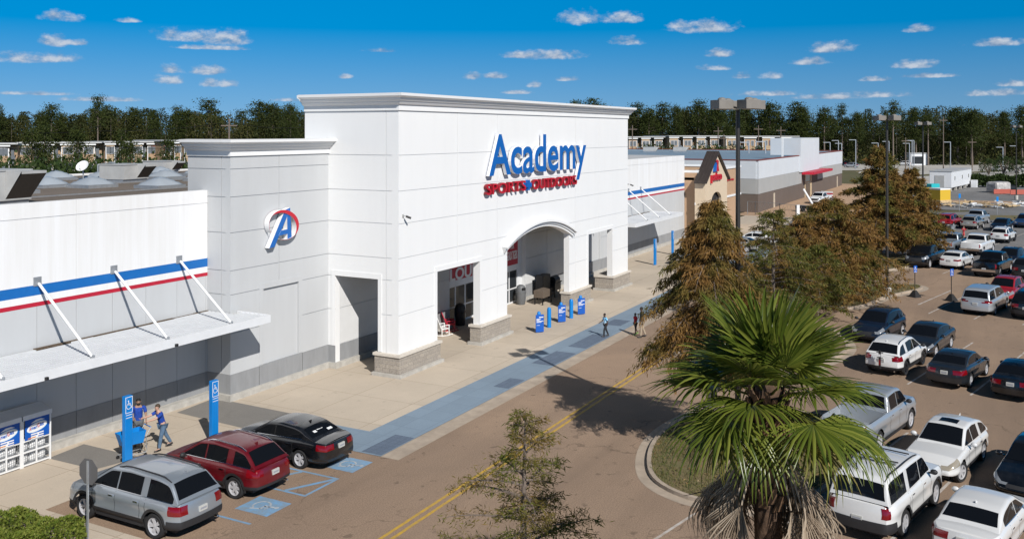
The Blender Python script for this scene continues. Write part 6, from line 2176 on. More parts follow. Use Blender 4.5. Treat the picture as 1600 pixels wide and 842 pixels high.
x, y = G(1458, 306); t = empty('tarp_bundle', (x, y, -0.02), rad(-35)); tag(t, 'turquoise covered bundle lying behind the yellow stacks', 'bundle')
MB().box(-1.15, 1.15, -.6, .6, 0, 2.3).build('cover', plain('turquoise_tarp', (0.02, 0.42, 0.45), 0.6), t, bevel=0.1)

random.seed(11)
for i in range(16):
    px, py = 1486 + i * 7.2 + random.uniform(-2, 2), 321 + random.uniform(-3, 4)
    x, y = G(px, py)
    m_ = random.choice([timber, M['plain_white'], M['conc'], timber, M['hvac']])
    mb = MB()
    for k in range(7):
        mb.obox((random.uniform(-.9, .9), random.uniform(-.7, .7), 0.10 + random.uniform(0, .5) * (k / 6)), (random.uniform(.6, 2.4), random.uniform(.1, .5), random.uniform(.04, .16)), random.uniform(0, PI), rx=random.uniform(-.15, .15), ry=random.uniform(-.15, .15))
    lo = min(v[2] for v in mb.v); mb.v = [(a, b, c - lo) for a, b, c in mb.v]
    tag(mb.build('debris_pile', m_, loc=(x, y, -0.018)), {timber: 'heap of broken tan boards in the long row of building debris', M['plain_white']: 'heap of white boards in the long row of building debris', M['conc']: 'heap of pale concrete slabs in the long row of building debris', M['hvac']: 'heap of grey panels in the long row of building debris'}[m_], 'debris', 'row of debris heaps')
for px, py, lab in ((1566, 303.5, 'red mesh barrier on the yard beside the wrapped bundle'), (1592, 304.5, 'red mesh barrier at the picture edge')):
    x, y = G(px, py); t = empty('barrier', (x, y, -.02), rad(-50)); tag(t, lab, 'barrier', 'red mesh barriers')
    MB().box(-1.9, 1.9, -.05, .05, .1, 1.0).build('panel', plain('orange_red_mesh', (0.42, 0.10, 0.07), .8) if px < 1570 else bpy.data.materials['orange_red_mesh'], t)
    for sx in (-1.8, 0, 1.8): MB().tube([(sx, .07, 0), (sx, .07, 1.1)], .04, 5).build('post', M['galv'], t)
x, y = G(1560, 301); t = empty('wrapped_bundle', (x, y, -.02), rad(-40)); tag(t, 'large plastic wrapped bundle behind the red barrier', 'bundle')
MB().box(-2, 2, -1.4, 1.4, 0, 2.2).build('wrapping', mat('plastic_wrap', (.42, .40, .38), .35, var=.4, scale=1.5), t, bevel=.5)
x, y = G(1575, 300); t = empty('tank', (x, y, -.02), rad(-40)); tag(t, 'low black tank lying next to the wrapped bundle', 'tank')
MB().tube([(-1.6, 0, .7), (1.6, 0, .7)], .7, 14).build('shell', M['plain_black'], t, smooth=50)
x, y = G(1432, 258); t = empty('small_building', (x, y, 0), YAW); tag(t, 'small white flat roofed hut in the distant car lot', 'hut')
MB().box(-2.5, 2.5, -3.2, 3.2, 0, 4.2).build('wall', M['alu'], t)
MB().box(-2.7, 2.7, -3.4, 3.4, 4.202, 4.5).build('roof', M['hvac'], t)
MB().box(-2.55, -2.503, -1.2, 2.8, .5, 3.2).build('window', M['shopglass'], t)

# ---------------------------------------------------------------- apartments beyond
AM = dict(tan=mat('apartment_tan', (0.37, 0.25, 0.15), .85, var=.05), sid=mat('apartment_siding', (0.41, 0.305, 0.195), .85, var=.05, scale=1.0),
          grey=mat('apartment_grey', (0.12, 0.135, 0.15), .8, var=.1), trim=M['plain_white'], roof=mat('apartment_roof', (0.48, 0.48, 0.47), .7))


def apartment(px0, px1, d0, d1, ztop, label, seed, floors=3, nb=4):
    random.seed(seed)
    a, b = Vector(at(px0, d0)), Vector(at(px1, d1))
    Lb = (b - a).length
    ang = math.atan2(*(b - a).yx)
    t = empty('apartment_building', (*((a + b) / 2), 0), ang)
    tag(t, label, 'apartments')
    D = 14
    fh = ztop / floors
    bw = Lb / nb
    body = MB(); trim = MB(); rec = MB()
    body.box(-Lb / 2, Lb / 2, 0.8, D, 0, ztop - .3, 0)
    wins = []
    for k in range(nb):
        x0 = -Lb / 2 + bw * k; xm = x0 + bw * 0.62
        body.box(x0 + .05, xm, -0.8, 0.797, 0, ztop - .35 - .4 * (k % 2), 0 if k % 2 else 1)
        if k % 2 == 0:
            for q in range(int(ztop / .55)):
                body.box(x0 + .06, xm - .01, -0.83, -0.803, .3 + .55 * q, .36 + .55 * q, 0)
        for xx in (x0 + .05, xm): trim.box(xx - .07, xx + .07, -.88, -.84, 0, ztop - .8)
        trim.box(x0 - .2, xm + .25, -1.0, -.842, ztop - .42, ztop - .14)
        rec.box(xm + .15, xm + .15 + (bw * .38 - .25) * .55, .3, .797, 0, ztop - 1.0)
        for f in range(floors):
            z = fh * f
            for xx in (x0 + bw * .20, x0 + bw * .44):
                wins.append((xx, z + 1.0, 1.0, 1.5, -.84))
            rec.box(xm + .2, x0 + bw - .15, -.3, -.24, z + .3, z + 1.0) if f else None
            if k % 2 == 0: wins.append((xm + bw * .18, z + .4, 1.0, 2.0, .29))
    body.build('wall', [AM['tan'], AM['sid']], t)
    trim.build('trim', AM['trim'], t)
    rec.build('balcony_recess', AM['grey'], t)
    MB().box(-Lb / 2 - .4, Lb / 2 + .4, -1.2, D + .4, ztop, ztop + .22).build('roof', AM['roof'], t)
    reddoor = bpy.data.materials.get('red_shutter') or plain('red_shutter', (.35, .02, .02), .6)
    for i, (x, z, w_, h, y) in enumerate(wins[:48]):
        f = MB().box(x - w_ / 2, x + w_ / 2, y - .06, y - .003, z, z + h).build('window', AM['trim'] if random.random() < .85 else reddoor, t)
        MB().box(x - w_ / 2 + .06, x + w_ / 2 - .06, y - .085, y - .062, z + .06, z + h - .06).build('pane', AM['grey'], f)


apartment(-90, 26, 178, 182, zat(226, 180), 'tan apartment block at the far left picture edge behind the pines', 1)
apartment(30, 160, 186, 192, zat(224, 189), 'tan apartment block with striped siding behind the satellite dish', 2)
apartment(164, 250, 190, 196, zat(223, 193), 'tan apartment block behind the middle rooftop unit', 3)
apartment(254, 316, 192, 198, zat(221, 195), 'tan apartment block next to the grey store tower', 4)
apartment(960, 1040, 262, 268, zat(215, 265), 'tan apartment block just right of the tall entrance front', 5)
apartment(1044, 1128, 266, 272, zat(213.5, 269), 'tan apartment block behind the pet shop gable', 6)
apartment(1132, 1244, 270, 278, zat(214, 274), 'tan and grey apartment block behind the unfinished store tower', 7)

# ---------------------------------------------------------------- people
SKIN_L = plain('light_skin', (0.50, 0.30, 0.22), 0.6)
SKIN_D = plain('dark_skin', (0.075, 0.042, 0.03), 0.6)
SKIN_M = plain('tan_skin', (0.32, 0.19, 0.13), 0.6)


def skinned(name, V, E, R, material, sub=2):
    me = bpy.data.meshes.new(name + '_cage')
    me.from_pydata([tuple(v) for v in V], E, [])
    o = bpy.data.objects.new(name, me)
    COL.objects.link(o)
    sk = o.modifiers.new('skin', 'SKIN')
    sk.use_smooth_shade = True
    for i, r in enumerate(R):
        d = me.skin_vertices[0].data[i]
        d.radius = r if isinstance(r, tuple) else (r, r)
        d.use_root = (i == 0)
    ss = o.modifiers.new('sub', 'SUBSURF'); ss.levels = sub; ss.render_levels = sub
    dg = bpy.context.evaluated_depsgraph_get()
    dg.update()
    out = bpy.data.meshes.new_from_object(o.evaluated_get(dg))
    bpy.data.objects.remove(o)
    out.materials.clear(); out.materials.append(material)
    return out


def join_into(me, mb):
    """add small pieces (fingers, ears, nose) to a mesh"""
    bm = bmesh.new(); bm.from_mesh(me)
    vs = [bm.verts.new(v) for v in mb.v]
    for f in mb.f:
        try:
            nf = bm.faces.new([vs[i] for i in f]); nf.smooth = True
        except ValueError: pass
    bm.to_mesh(me); bm.free()


def person(name, loc, head, label, H=1.75, lean=0.0, legs=((10, 8), (-14, 20)), arms=((20, 25, 6), (-15, 20, 6)), skin=SKIN_L, shirt=None, pants=None, hair=None, shoes=None, sleeves='short', turn=0.0, beard=False, shorts=False, dress=False, girth=1.0, group=None):
    s = H / 1.75
    t = empty(name, loc, rad(head)); tag(t, label, 'person', group)
    lz = math.sin(lean); lx = lean

    def torso(z):            # point on the leaning spine
        u = max(0, z - 0.95)
        return Vector((math.sin(lean) * u, 0, 0.95 + math.cos(lean) * u))
    P = {}
    P['pelvis'] = Vector((0, 0, 0.95)); P['waist'] = torso(1.10); P['chest'] = torso(1.32); P['neckb'] = torso(1.46)
    hd = torso(1.46)
    P['neck'] = hd + Vector((0.015 + 0.05 * lean, 0, 0.07)); P['jaw'] = P['neck'] + Vector((0.025, 0, 0.055)); P['skull'] = P['jaw'] + Vector((0.0, 0, 0.075)); P['crown'] = P['skull'] + Vector((-0.01, 0, 0.065))
    for i, sd in enumerate((1, -1)):
        hip, knee = legs[i]
        P['hip', sd] = Vector((0, sd * 0.095, 0.90))
        a = rad(hip)
        P['knee', sd] = P['hip', sd] + Vector((math.sin(a), 0, -math.cos(a))) * 0.43
        a2 = rad(hip - knee)
        P['ankle', sd] = P['knee', sd] + Vector((math.sin(a2), 0, -math.cos(a2))) * 0.41
        P['toe', sd] = P['ankle', sd] + Vector((0.17, sd * 0.02, -0.045))
        P['heel', sd] = P['ankle', sd] + Vector((-0.03, 0, -0.045))
        sp_, el_, ab = arms[i]
        sh = torso(1.42) + Vector((0, sd * 0.185 * girth, 0)); P['sh', sd] = sh
        a = rad(sp_) + lean * 0.3; b = rad(ab)
        P['elb', sd] = sh + Vector((math.sin(a) * math.cos(b), sd * math.sin(b), -math.cos(a) * math.cos(b))) * 0.29
        a2 = a + rad(el_)
        P['wri', sd] = P['elb', sd] + Vector((math.sin(a2), -sd * 0.12 * math.sin(rad(el_)), -math.cos(a2))) * 0.25
        P['hand', sd] = P['wri', sd] + Vector((math.sin(a2), 0, -math.cos(a2))) * 0.075
    low = min(P['heel', 1].z, P['heel', -1].z, P['toe', 1].z, P['toe', -1].z) - 0.035
    for k in P: P[k] = (P[k] - Vector((0, 0, low))) * s
    g = girth
    V, E, R, ix = [], [], [], {}

    def add(k, r, parent=None):
        ix[k] = len(V); V.append(P[k]); R.append(tuple(x * s for x in r) if isinstance(r, tuple) else r * s)
        if parent is not None: E.append((ix[parent], ix[k]))
    add('pelvis', (0.125 * g, 0.10 * g)); add('waist', (0.125 * g, 0.095 * g), 'pelvis'); add('chest', (0.14 * g, 0.105 * g), 'waist'); add('neckb', 0.07, 'chest')
    add('neck', 0.052, 'neckb'); add('jaw', (0.066, 0.072), 'neck'); add('skull', (0.078, 0.094), 'jaw'); add('crown', (0.055, 0.07), 'skull')
    for sd in (1, -1):
        add(('hip', sd), 0.092 * g, 'pelvis'); add(('knee', sd), 0.058, ('hip', sd)); add(('ankle', sd), 0.040, ('knee', sd)); add(('toe', sd), 0.035, ('ankle', sd))
        add(('sh', sd), 0.060, 'neckb'); add(('elb', sd), 0.042, ('sh', sd)); add(('wri', sd), 0.029, ('elb', sd)); add(('hand', sd), (0.036, 0.022), ('wri', sd))
    me = skinned('person_body', V, E, R, skin)
    bits = MB()
    for sd in (1, -1):
        h0, w0 = P['hand', sd], P['wri', sd]
        d = (h0 - w0).normalized(); side = Vector((0, 1, 0)); dn = d.cross(side)
        for k, ln in enumerate((0.058, 0.070, 0.074, 0.066)):
            b = h0 + (side * (-0.024 + 0.016 * k) + d * 0.012) * s
            m1 = b + d * ln * 0.5 * s; m2 = m1 + (d * 0.75 + dn * 0.65 * (1 if True else -1)).normalized() * ln * 0.5 * s
            bits.tube([b, m1, m2], [0.009 * s, 0.008 * s, 0.006 * s], 5)
        b = w0 + (h0 - w0) * 0.4 + side * (-sd) * 0.03 * s
        bits.tube([b, b + (d * 0.6 + side * (-sd) * 0.7).normalized() * 0.035 * s, b + (d * 0.9 + side * (-sd) * 0.3).normalized() * 0.065 * s], [0.011 * s, 0.010 * s, 0.007 * s], 5)
    c = P['skull']
    face_c = c + Vector((0.088, 0, -0.02)) * s
    bits.ball(face_c, (0.016 * s, 0.013 * s, 0.022 * s), 6, 5)
    for sd in (1, -1): bits.ball(c + Vector((0.0, sd * 0.082, -0.01)) * s, (0.018 * s, 0.01 * s, 0.03 * s), 6, 5)
    join_into(me, bits)
    link('body', me, t)
    e = MB()
    for sd in (1, -1): e.ball(c + Vector((0.083, sd * 0.032, 0.008)) * s, (0.009 * s, 0.013 * s, 0.008 * s), 6, 4)
    e.box(c.x + .080 * s, c.x + .089 * s, -.022 * s, .022 * s, c.z - .062 * s, c.z - .054 * s)
    e.build('face_features', M['plain_black'], t)
    hb_ = MB()
    if hair:
        hb_.ball(c + Vector((-0.018, 0, 0.03)) * s, (0.098 * s, 0.092 * s, 0.088 * s), 12, 8)
        hb_.v = [(x, y, max(z, (c.z - 0.045 * s if x < c.x else c.z + 0.035 * s))) for x, y, z in hb_.v]
        hb_.build('hair', hair, t, smooth=60)
    if beard:
        MB().ball(P['jaw'] + Vector((0.045, 0, -0.002)) * s, (0.05 * s, 0.062 * s, 0.05 * s), 10, 6).build('beard', hair, t, smooth=60)
    # clothes
    V, E, R, ix = [], [], [], {}
    o = 0.014
    low_t = 'pelvis'
    add('waist', (0.130 * g + o, 0.10 * g + o)); add('pelvis', (0.132 * g + o, 0.108 * g + o), 'waist'); add('chest', (0.14 * g + o, 0.108 * g + o), 'waist'); add('neckb', 0.062 + o, 'chest')
    for sd in (1, -1):
        P['sl', sd] = P['sh', sd].lerp(P['elb', sd], 0.75) if sleeves == 'short' else P['elb', sd].lerp(P['wri', sd], 0.9)
        add(('sh', sd), 0.062 + o, 'neckb')
        if sleeves == 'long': add(('elb', sd), 0.046 + o, ('sh', sd))
        add(('sl', sd), 0.052 + o if sleeves == 'short' else 0.036 + o, ('sh', sd) if sleeves == 'short' else ('elb', sd))
    if dress:
        P['hem'] = P['pelvis'] + Vector((0, 0, -0.36)) * s
        add('hem', (0.17, 0.15), 'pelvis')
    link('shirt' if not dress else 'dress', skinned('person_shirt', V, E, R, shirt), t)
    if not dress:
        V, E, R, ix = [], [], [], {}
        add('pelvis', (0.128 * g + o * .6, 0.105 * g + o * .6))
        for sd in (1, -1):
            add(('hip', sd), 0.094 * g + o, 'pelvis'); add(('knee', sd), 0.062 + o, ('hip', sd))
            if not shorts: add(('ankle', sd), 0.050 + o, ('knee', sd))
        link('trousers', skinned('person_trousers', V, E, R, pants), t)
    for sd in (1, -1):
        a, b = P['heel', sd], P['toe', sd]
        m = MB().tube([a + Vector((-.03, 0, .012)) * s, a.lerp(b, .3) + Vector((0, 0, .015)) * s, a.lerp(b, .75), b + Vector((.04, 0, -.01)) * s], [0.035 * s, 0.048 * s, 0.046 * s, 0.02 * s], 10)
        zmin = min(P['heel', sd].z, P['toe', sd].z) - 0.035 * s
        m.v = [(x, y, max(z, zmin)) for x, y, z in m.v]
        m.build('shoe', shoes or M['plain_black'], t, smooth=60)
    return t


CL = dict(polo=mat('royal_blue_polo', (0.008, 0.05, 0.30), .8, var=.25, scale=14), jeans=mat('blue_jeans', (0.085, 0.145, 0.225), .85, var=.3, scale=12), greyp=mat('grey_trousers', (0.10, 0.11, 0.12), .85, var=.2, scale=10),
          darkp=mat('dark_trousers', (0.018, 0.02, 0.024), .85), khaki=mat('khaki_trousers', (0.36, 0.29, 0.21), .85, var=.15, scale=10), greysh=mat('blue_grey_shirt', (0.055, 0.075, 0.095), .85, var=.2, scale=10),
          redsh=mat('red_shirt', (0.40, 0.01, 0.025), .8), cyan=mat('bright_blue_patterned_shirt', (0.04, 0.42, 0.80), .8, c2=(0.62, 0.76, 0.82), scale=9, detail=2),
          blackhair=plain('black_hair', (0.008, 0.007, 0.006), .7), brownhair=plain('brown_hair', (0.06, 0.038, 0.022), .7), whiteshoe=plain('pale_shoe', (.5, .5, .5), .7), redhair=plain('reddish_hair', (0.16, .05, .03), .7))
xm, ym = G(254, 702)
xc_, yc_ = G(219, 711)
hm = math.degrees(math.atan2(yc_ - ym, xc_ - xm))
person('person', (xm, ym, 0.008), hm, 'man in blue polo and jeans leaning forward to push the blue cart', 1.76, lean=0.30, legs=((16, 8), (-24, 6)), arms=((58, 22, 2), (64, 18, 2)), skin=SKIN_L, shirt=CL['polo'], pants=CL['jeans'], hair=CL['brownhair'], girth=1.12)
xa_, ya_ = G(216, 697)
person('person', (xa_, ya_, 0.008), hm + 72, 'bearded man in blue polo and grey trousers standing behind the blue cart', 1.80, lean=0.06, legs=((6, 4), (-6, 4)), arms=((12, 30, 8), (36, 40, 4)), skin=SKIN_M, shirt=CL['polo'], pants=CL['greyp'], hair=CL['blackhair'], beard=True, girth=1.18)
xk, yk = G(946, 526)
person('person', (xk, yk, 0.016), 140, 'child in bright blue patterned shirt and dark trousers walking on the blue path', 1.36, lean=0.08, legs=((22, 20), (-16, 10)), arms=((-25, 40, 10), (20, 45, 10)), skin=SKIN_D, shirt=CL['cyan'], pants=CL['darkp'], hair=CL['blackhair'])
xk, yk = G(993, 523)
person('person', (xk, yk, 0.016), 150, 'small boy in red shirt and dark shorts walking beside the man in grey', 1.26, legs=((12, 10), (-14, 14)), arms=((10, 30, 6), (-12, 30, 6)), skin=SKIN_D, shirt=CL['redsh'], pants=CL['darkp'], hair=CL['blackhair'], shorts=True, shoes=plain('lime_shoe', (.2, .45, .08), .6))
xk, yk = G(1003, 527)
person('person', (xk, yk, 0.01), 125, 'man in dark grey shirt and khaki trousers half behind the brown tree', 1.74, legs=((10, 6), (-12, 10)), arms=((8, 14, 8), (-10, 14, 8)), skin=SKIN_D, shirt=CL['greysh'], pants=CL['khaki'], hair=CL['blackhair'])
xk, yk = G(1505.5, 376.5)
person('person', (xk, yk, 0.0), -150, 'woman in red dress standing among the far parked cars with raised arms', 1.62, legs=((4, 2), (-4, 2)), arms=((40, 95, 6), (45, 90, 6)), skin=SKIN_L, shirt=CL['redsh'], hair=CL['redhair'], dress=True, shoes=CL['whiteshoe'])


def shopping_cart(loc, head, bm_, label):
    t = empty('shopping_cart', loc, rad(head)); tag(t, label, 'shopping cart')
    b = MB()
    # tapered basket, open above, slatted sides
    f0, f1 = (0.36, 0.20, 0.52), (0.46, 0.26, 0.98)
    base = [(-0.34, -0.21), (0.40, -0.17), (0.40, 0.17), (-0.34, 0.21)]
    top = [(-0.42, -0.29), (0.54, -0.22), (0.54, 0.22), (-0.42, 0.29)]
    z0, z1 = 0.52, 0.98
    th = 0.012
    v = [(x, y, z0) for x, y in base] + [(x, y, z1) for x, y in top]
    vi = [(x * .95, y * .93, z0 + .02) for x, y in base] + [(x * .965, y * .94, z1) for x, y in top]
    b.add(v + vi, [(0, 3, 2, 1), (0, 1, 5, 4), (1, 2, 6, 5), (2, 3, 7, 6), (3, 0, 4, 7), (8, 9, 10, 11), (8, 12, 13, 9), (9, 13, 14, 10), (10, 14, 15, 11), (11, 15, 12, 8),
                   (4, 5, 13, 12), (5, 6, 14, 13), (6, 7, 15, 14), (7, 4, 12, 15)])
    for k in range(9):
        u = (k + .5) / 9
        for s_ in (1, -1):
            x0, x1 = -0.34 + .74 * u, -0.42 + .96 * u
            y0, y1 = s_ * (.21 - .04 * u + .006), s_ * (.29 - .07 * u + .006)
            b.add([(x0 - .012, y0, z0), (x0 + .012, y0, z0), (x1 + .012, y1, z1), (x1 - .012, y1, z1)], [(0, 1, 2, 3)])
    b.build('basket', bm_, t)
    f = MB()
    for s_ in (1, -1):
        f.tube([(-0.60, s_ * .26, 1.04), (-0.42, s_ * .26, 0.75), (-0.46, s_ * .25, 0.22), (-0.40, s_ * .25, .15), (0.46, s_ * .19, .15)], .014, 6)
        f.tube([(-0.36, s_ * .22, .52), (-0.44, s_ * .25, .30)], .012, 6)
        f.tube([(0.36, s_ * .17, .52), (0.0, s_ * .2, .16)], .012, 6)
    f.tube([(-.40, -.25, .16), (-.40, .25, .16)], .012, 6).tube([(.44, -.19, .16), (.44, .19, .16)], .012, 6)
    for k in range(6): f.tube([(-.38 + .15 * k, -.22, .17), (-.38 + .15 * k, .22, .17)], .006, 5)
    f.build('frame', M['galv'], t)
    MB().tube([(-0.60, -.27, 1.04), (-0.60, .27, 1.04)], .018, 8).build('handle', bm_, t)
    for x, y in ((-.40, -.25), (-.40, .25), (.44, -.19), (.44, .19)):
        MB().lathe([(.062, -.016), (.065, 0), (.062, .016)], 14, (x, y, .066), axis='Y').tube([(x, y, .07), (x, y, .15)], .012, 5).build('caster', M['dark'], t)
    return t


hd_ = Vector((xc_ - xm, yc_ - ym)).normalized()
cc = Vector((xm, ym)) + hd_ * 1.18
shopping_cart((cc.x, cc.y, 0.008), hm, M['postblue'], 'blue plastic shopping cart pushed by the man in jeans')
xk, yk = G(1486, 365)
shopping_cart((xk, yk, 0), 40, M['galv'], 'empty grey wire shopping cart left beside the silver pickup')

# ---------------------------------------------------------------- plants
def leaf_quads(base, d, L, w, rng):
    """diamond shaped leaves: base points, directions, lengths, half widths"""
    n = len(base)
    r = rng.normal(size=(n, 3))
    side = np.cross(d, r); side /= np.linalg.norm(side, axis=1, keepdims=True) + 1e-9
    L = L[:, None]; w = w[:, None]
    V = np.stack([base, base + d * L * .45 + side * w, base + d * L, base + d * L * .45 - side * w], 1).reshape(-1, 3)
    F = np.arange(n * 4, dtype=np.int32).reshape(n, 4)
    return V, F


def limb_mesh(limbs, name, m):
    mb = MB()
    for pts, rs, n in limbs: mb.tube(pts, rs, n)
    return mb.mesh(name, m, 60)


CYP_BROWN = [(0.12, 0.062, 0.020), (0.22, 0.115, 0.034), (0.31, 0.175, 0.052), (0.17, 0.095, 0.03), (0.25, 0.155, 0.046)]
CYP_OLIVE = [(0.06, 0.075, 0.015), (0.11, 0.125, 0.025), (0.16, 0.13, 0.034), (0.08, 0.095, 0.02)]
CYP_GREEN = [(0.055, 0.075, 0.012), (0.105, 0.13, 0.02), (0.17, 0.165, 0.03), (0.08, 0.10, 0.016)]
CYP = dict(brown=leafmat('rusty_cypress_leaves', CYP_BROWN, .22, patch=CYP_OLIVE, pscale=.55, pr=(.46, .64)),
           mixed=leafmat('turning_cypress_leaves', CYP_OLIVE, .25, patch=CYP_BROWN, pscale=.6),
           green=leafmat('green_cypress_leaves', CYP_GREEN, .28, patch=[(0.20, 0.125, 0.035), (0.15, 0.12, 0.03)], pscale=.9, pr=(.44, .58)))


def cypress(loc, H, R, seed, colour, label, nb=46, twigs=11, leaves=26, low=0.2, leaf=(0.16, 0.34), droop=0.35, asym=(0, 0), peak=0.30, name='cypress_tree', top_thin=1.0, lw=.028, base_z=.12, ragged=.22, thin_at=.75):
    rng = np.random.default_rng(seed)
    t = empty(name, (*loc, base_z)); tag(t, label, 'tree', None)
    limbs = []
    tr = H * 0.017 + .04
    bend = rng.normal(size=2) * .12
    def axis(u): return np.array((bend[0] * math.sin(u * 3) + asym[0] * u * .3, bend[1] * math.sin(u * 2.3) + asym[1] * u * .3, H * u))
    us = np.linspace(0, .985, 9)
    limbs.append(([axis(u) for u in us], [max(.014, tr * (1 - u) ** .8 * (1.6 if u == 0 else 1)) for u in us], 8))
    B, D, LL, WW = [], [], [], []
    ga = 2.39996
    for b in range(nb):
        u = low + (0.985 - low) * (b / nb) ** .92
        prof = max(.12, (1 - ((u - peak) / (1 - peak)) ** 1.7)) if u > peak else .62 + .38 * (u - low) / max(.01, peak - low)
        az_ = b * ga + rng.normal() * .3
        ln = R * prof * rng.uniform(.9 - ragged, .9 + ragged)
        dirh = np.array((math.cos(az_), math.sin(az_), 0))
        ln *= 1 + .35 * (dirh[0] * asym[0] + dirh[1] * asym[1])
        p0 = axis(u)
        rise = rng.uniform(.10, .35) * (1 if u < .8 else 2.0)
        def bp(s): return p0 + dirh * ln * s + np.array((0, 0, ln * (rise * s - droop * s * s * 1.1)))
        ss = np.linspace(0, 1, 6)
        limbs.append(([bp(s) for s in ss], [max(.006, tr * .34 * (1 - u * .6) * (1 - s) ** .9 + .006) for s in ss], 5))
        nt = max(3, int(twigs * (0.45 + .55 * prof)))
        for k in range(nt):
            s = .16 + .84 * (k + rng.uniform(0, .8)) / nt
            s = min(s, 1)
            q = bp(s)
            sd = 1 if k % 2 else -1
            perp = np.array((-dirh[1], dirh[0], 0)) * sd
            tl = ln * .36 * (1.15 - .65 * s) * rng.uniform(.6, 1.25) + .12
            td = perp * rng.uniform(.5, 1.0) + dirh * rng.uniform(.35, .9) + np.array((0, 0, rng.uniform(-.15, .35)))
            td /= np.linalg.norm(td)
            # the twig droops
            m = 4
            tp = [q + td * tl * v + np.array((0, 0, -droop * .9 * tl * v * v)) for v in np.linspace(0, 1, m)]
            if rng.random() < .5: limbs.append((tp, [.007, .006, .005, .003], 3))
            nl = int(leaves * (.6 + .4 * tl / (.36 * R)) * (top_thin if u > thin_at else 1))
            v = rng.uniform(0.02, 1.05, nl)
            pos = q + td * tl * v[:, None] + np.stack([0 * v, 0 * v, -droop * .9 * tl * v * v], 1)
            pos += rng.normal(size=(nl, 3)) * np.array((.07, .07, .05)) * (.6 + R * .12)
            dd = td * .55 + rng.normal(size=(nl, 3)) * .45 + np.array((0, 0, -.55 * (droop / .35)))
            dd /= np.linalg.norm(dd, axis=1, keepdims=True)
            B.append(pos); D.append(dd)
            LL.append(rng.uniform(leaf[0], leaf[1], nl)); WW.append(rng.uniform(.6, 1.3, nl) * lw)
    V, F = leaf_quads(np.concatenate(B), np.concatenate(D), np.concatenate(LL), np.concatenate(WW), rng)
    link('trunk', limb_mesh(limbs, 'cypress_limbs', M['bark']), t)
    link('crown', mesh_np('cypress_crown', V, F, CYP[colour]), t)
    return t


t1 = G(1112, 712)
cypress(t1, 9.5, 2.6, 1, 'brown', 'rust brown drooping cypress standing in front of the tall lamp post', nb=84, twigs=18, leaves=62, low=.33, droop=.62, asym=(.15, -.15), peak=.50, lw=.017, leaf=(.13, .32), ragged=.25)
cypress((56.0, 12.2), 7.4, 3.4, 2, 'mixed', 'thin greenish cypress with gaps just behind the tall lamp post', nb=50, twigs=12, leaves=36, low=.15, droop=.3, lw=.024, leaf=(.17, .36))
cypress(tuple(np.array(G(1297, 471))), 7.3, 5.0, 3, 'brown', 'widest rust brown cypress leaning over the kerbed island', nb=92, twigs=18, leaves=46, low=.14, droop=.40, asym=(-.25, .25), peak=.28, lw=.028, leaf=(.2, .42), ragged=.28)
cypress((66.5, 12.4), 6.2, 3.6, 7, 'brown', 'low brown cypress on the far end of the kerbed island', nb=56, twigs=13, leaves=40, low=.14, droop=.36, lw=.028, leaf=(.2, .42))
cypress((61.5, 10.6), 4.8, 2.6, 8, 'mixed', 'short olive cypress between the widest brown cypress and the palm', nb=42, twigs=11, leaves=36, low=.12, droop=.3, lw=.027, leaf=(.18, .38))
cypress((92.5, 10.3), 10.6, 3.7, 4, 'brown', 'tallest dense brown cone shaped cypress left of the second lamp post', nb=90, twigs=14, leaves=42, low=.10, droop=.28, peak=.22, lw=.04, leaf=(.25, .5))
cypress((96.5, 8.0), 8.5, 3.2, 5, 'brown', 'dense brown cone shaped cypress right of the second lamp post', nb=76, twigs=13, leaves=40, low=.10, droop=.28, peak=.22, lw=.04, leaf=(.25, .5))
cypress((110.5, 11.0), 7.6, 3.4, 6, 'brown', 'farther brown cypress at the edge of the grey far lot', nb=50, twigs=11, leaves=30, low=.10, droop=.28, peak=.25, lw=.05, leaf=(.3, .55))
cypress((17.8, 9.1), 5.95, 2.0, 9, 'green', 'young green cypress in the foreground with thin pale stem', nb=52, twigs=12, leaves=66, low=.13, droop=.14, peak=.24, lw=.0105, leaf=(.07, .18), top_thin=.5, thin_at=.56, ragged=.48)

# fan palm
PALM = leafmat('palm_green', [(0.055, 0.085, 0.012), (0.12, 0.155, 0.02), (0.21, 0.23, 0.04), (0.08, 0.11, 0.016)], .3, .3, spec=.5)
PALMY = leafmat('palm_yellowing', [(0.10, 0.13, 0.025), (0.19, 0.17, 0.035), (0.13, 0.15, 0.03), (0.30, 0.22, 0.09)], .3, .45)
PALMD = leafmat('palm_dead', [(0.30, 0.235, 0.17), (0.22, 0.165, 0.115), (0.44, 0.36, 0.27), (0.12, 0.085, 0.06)], .1, .8)


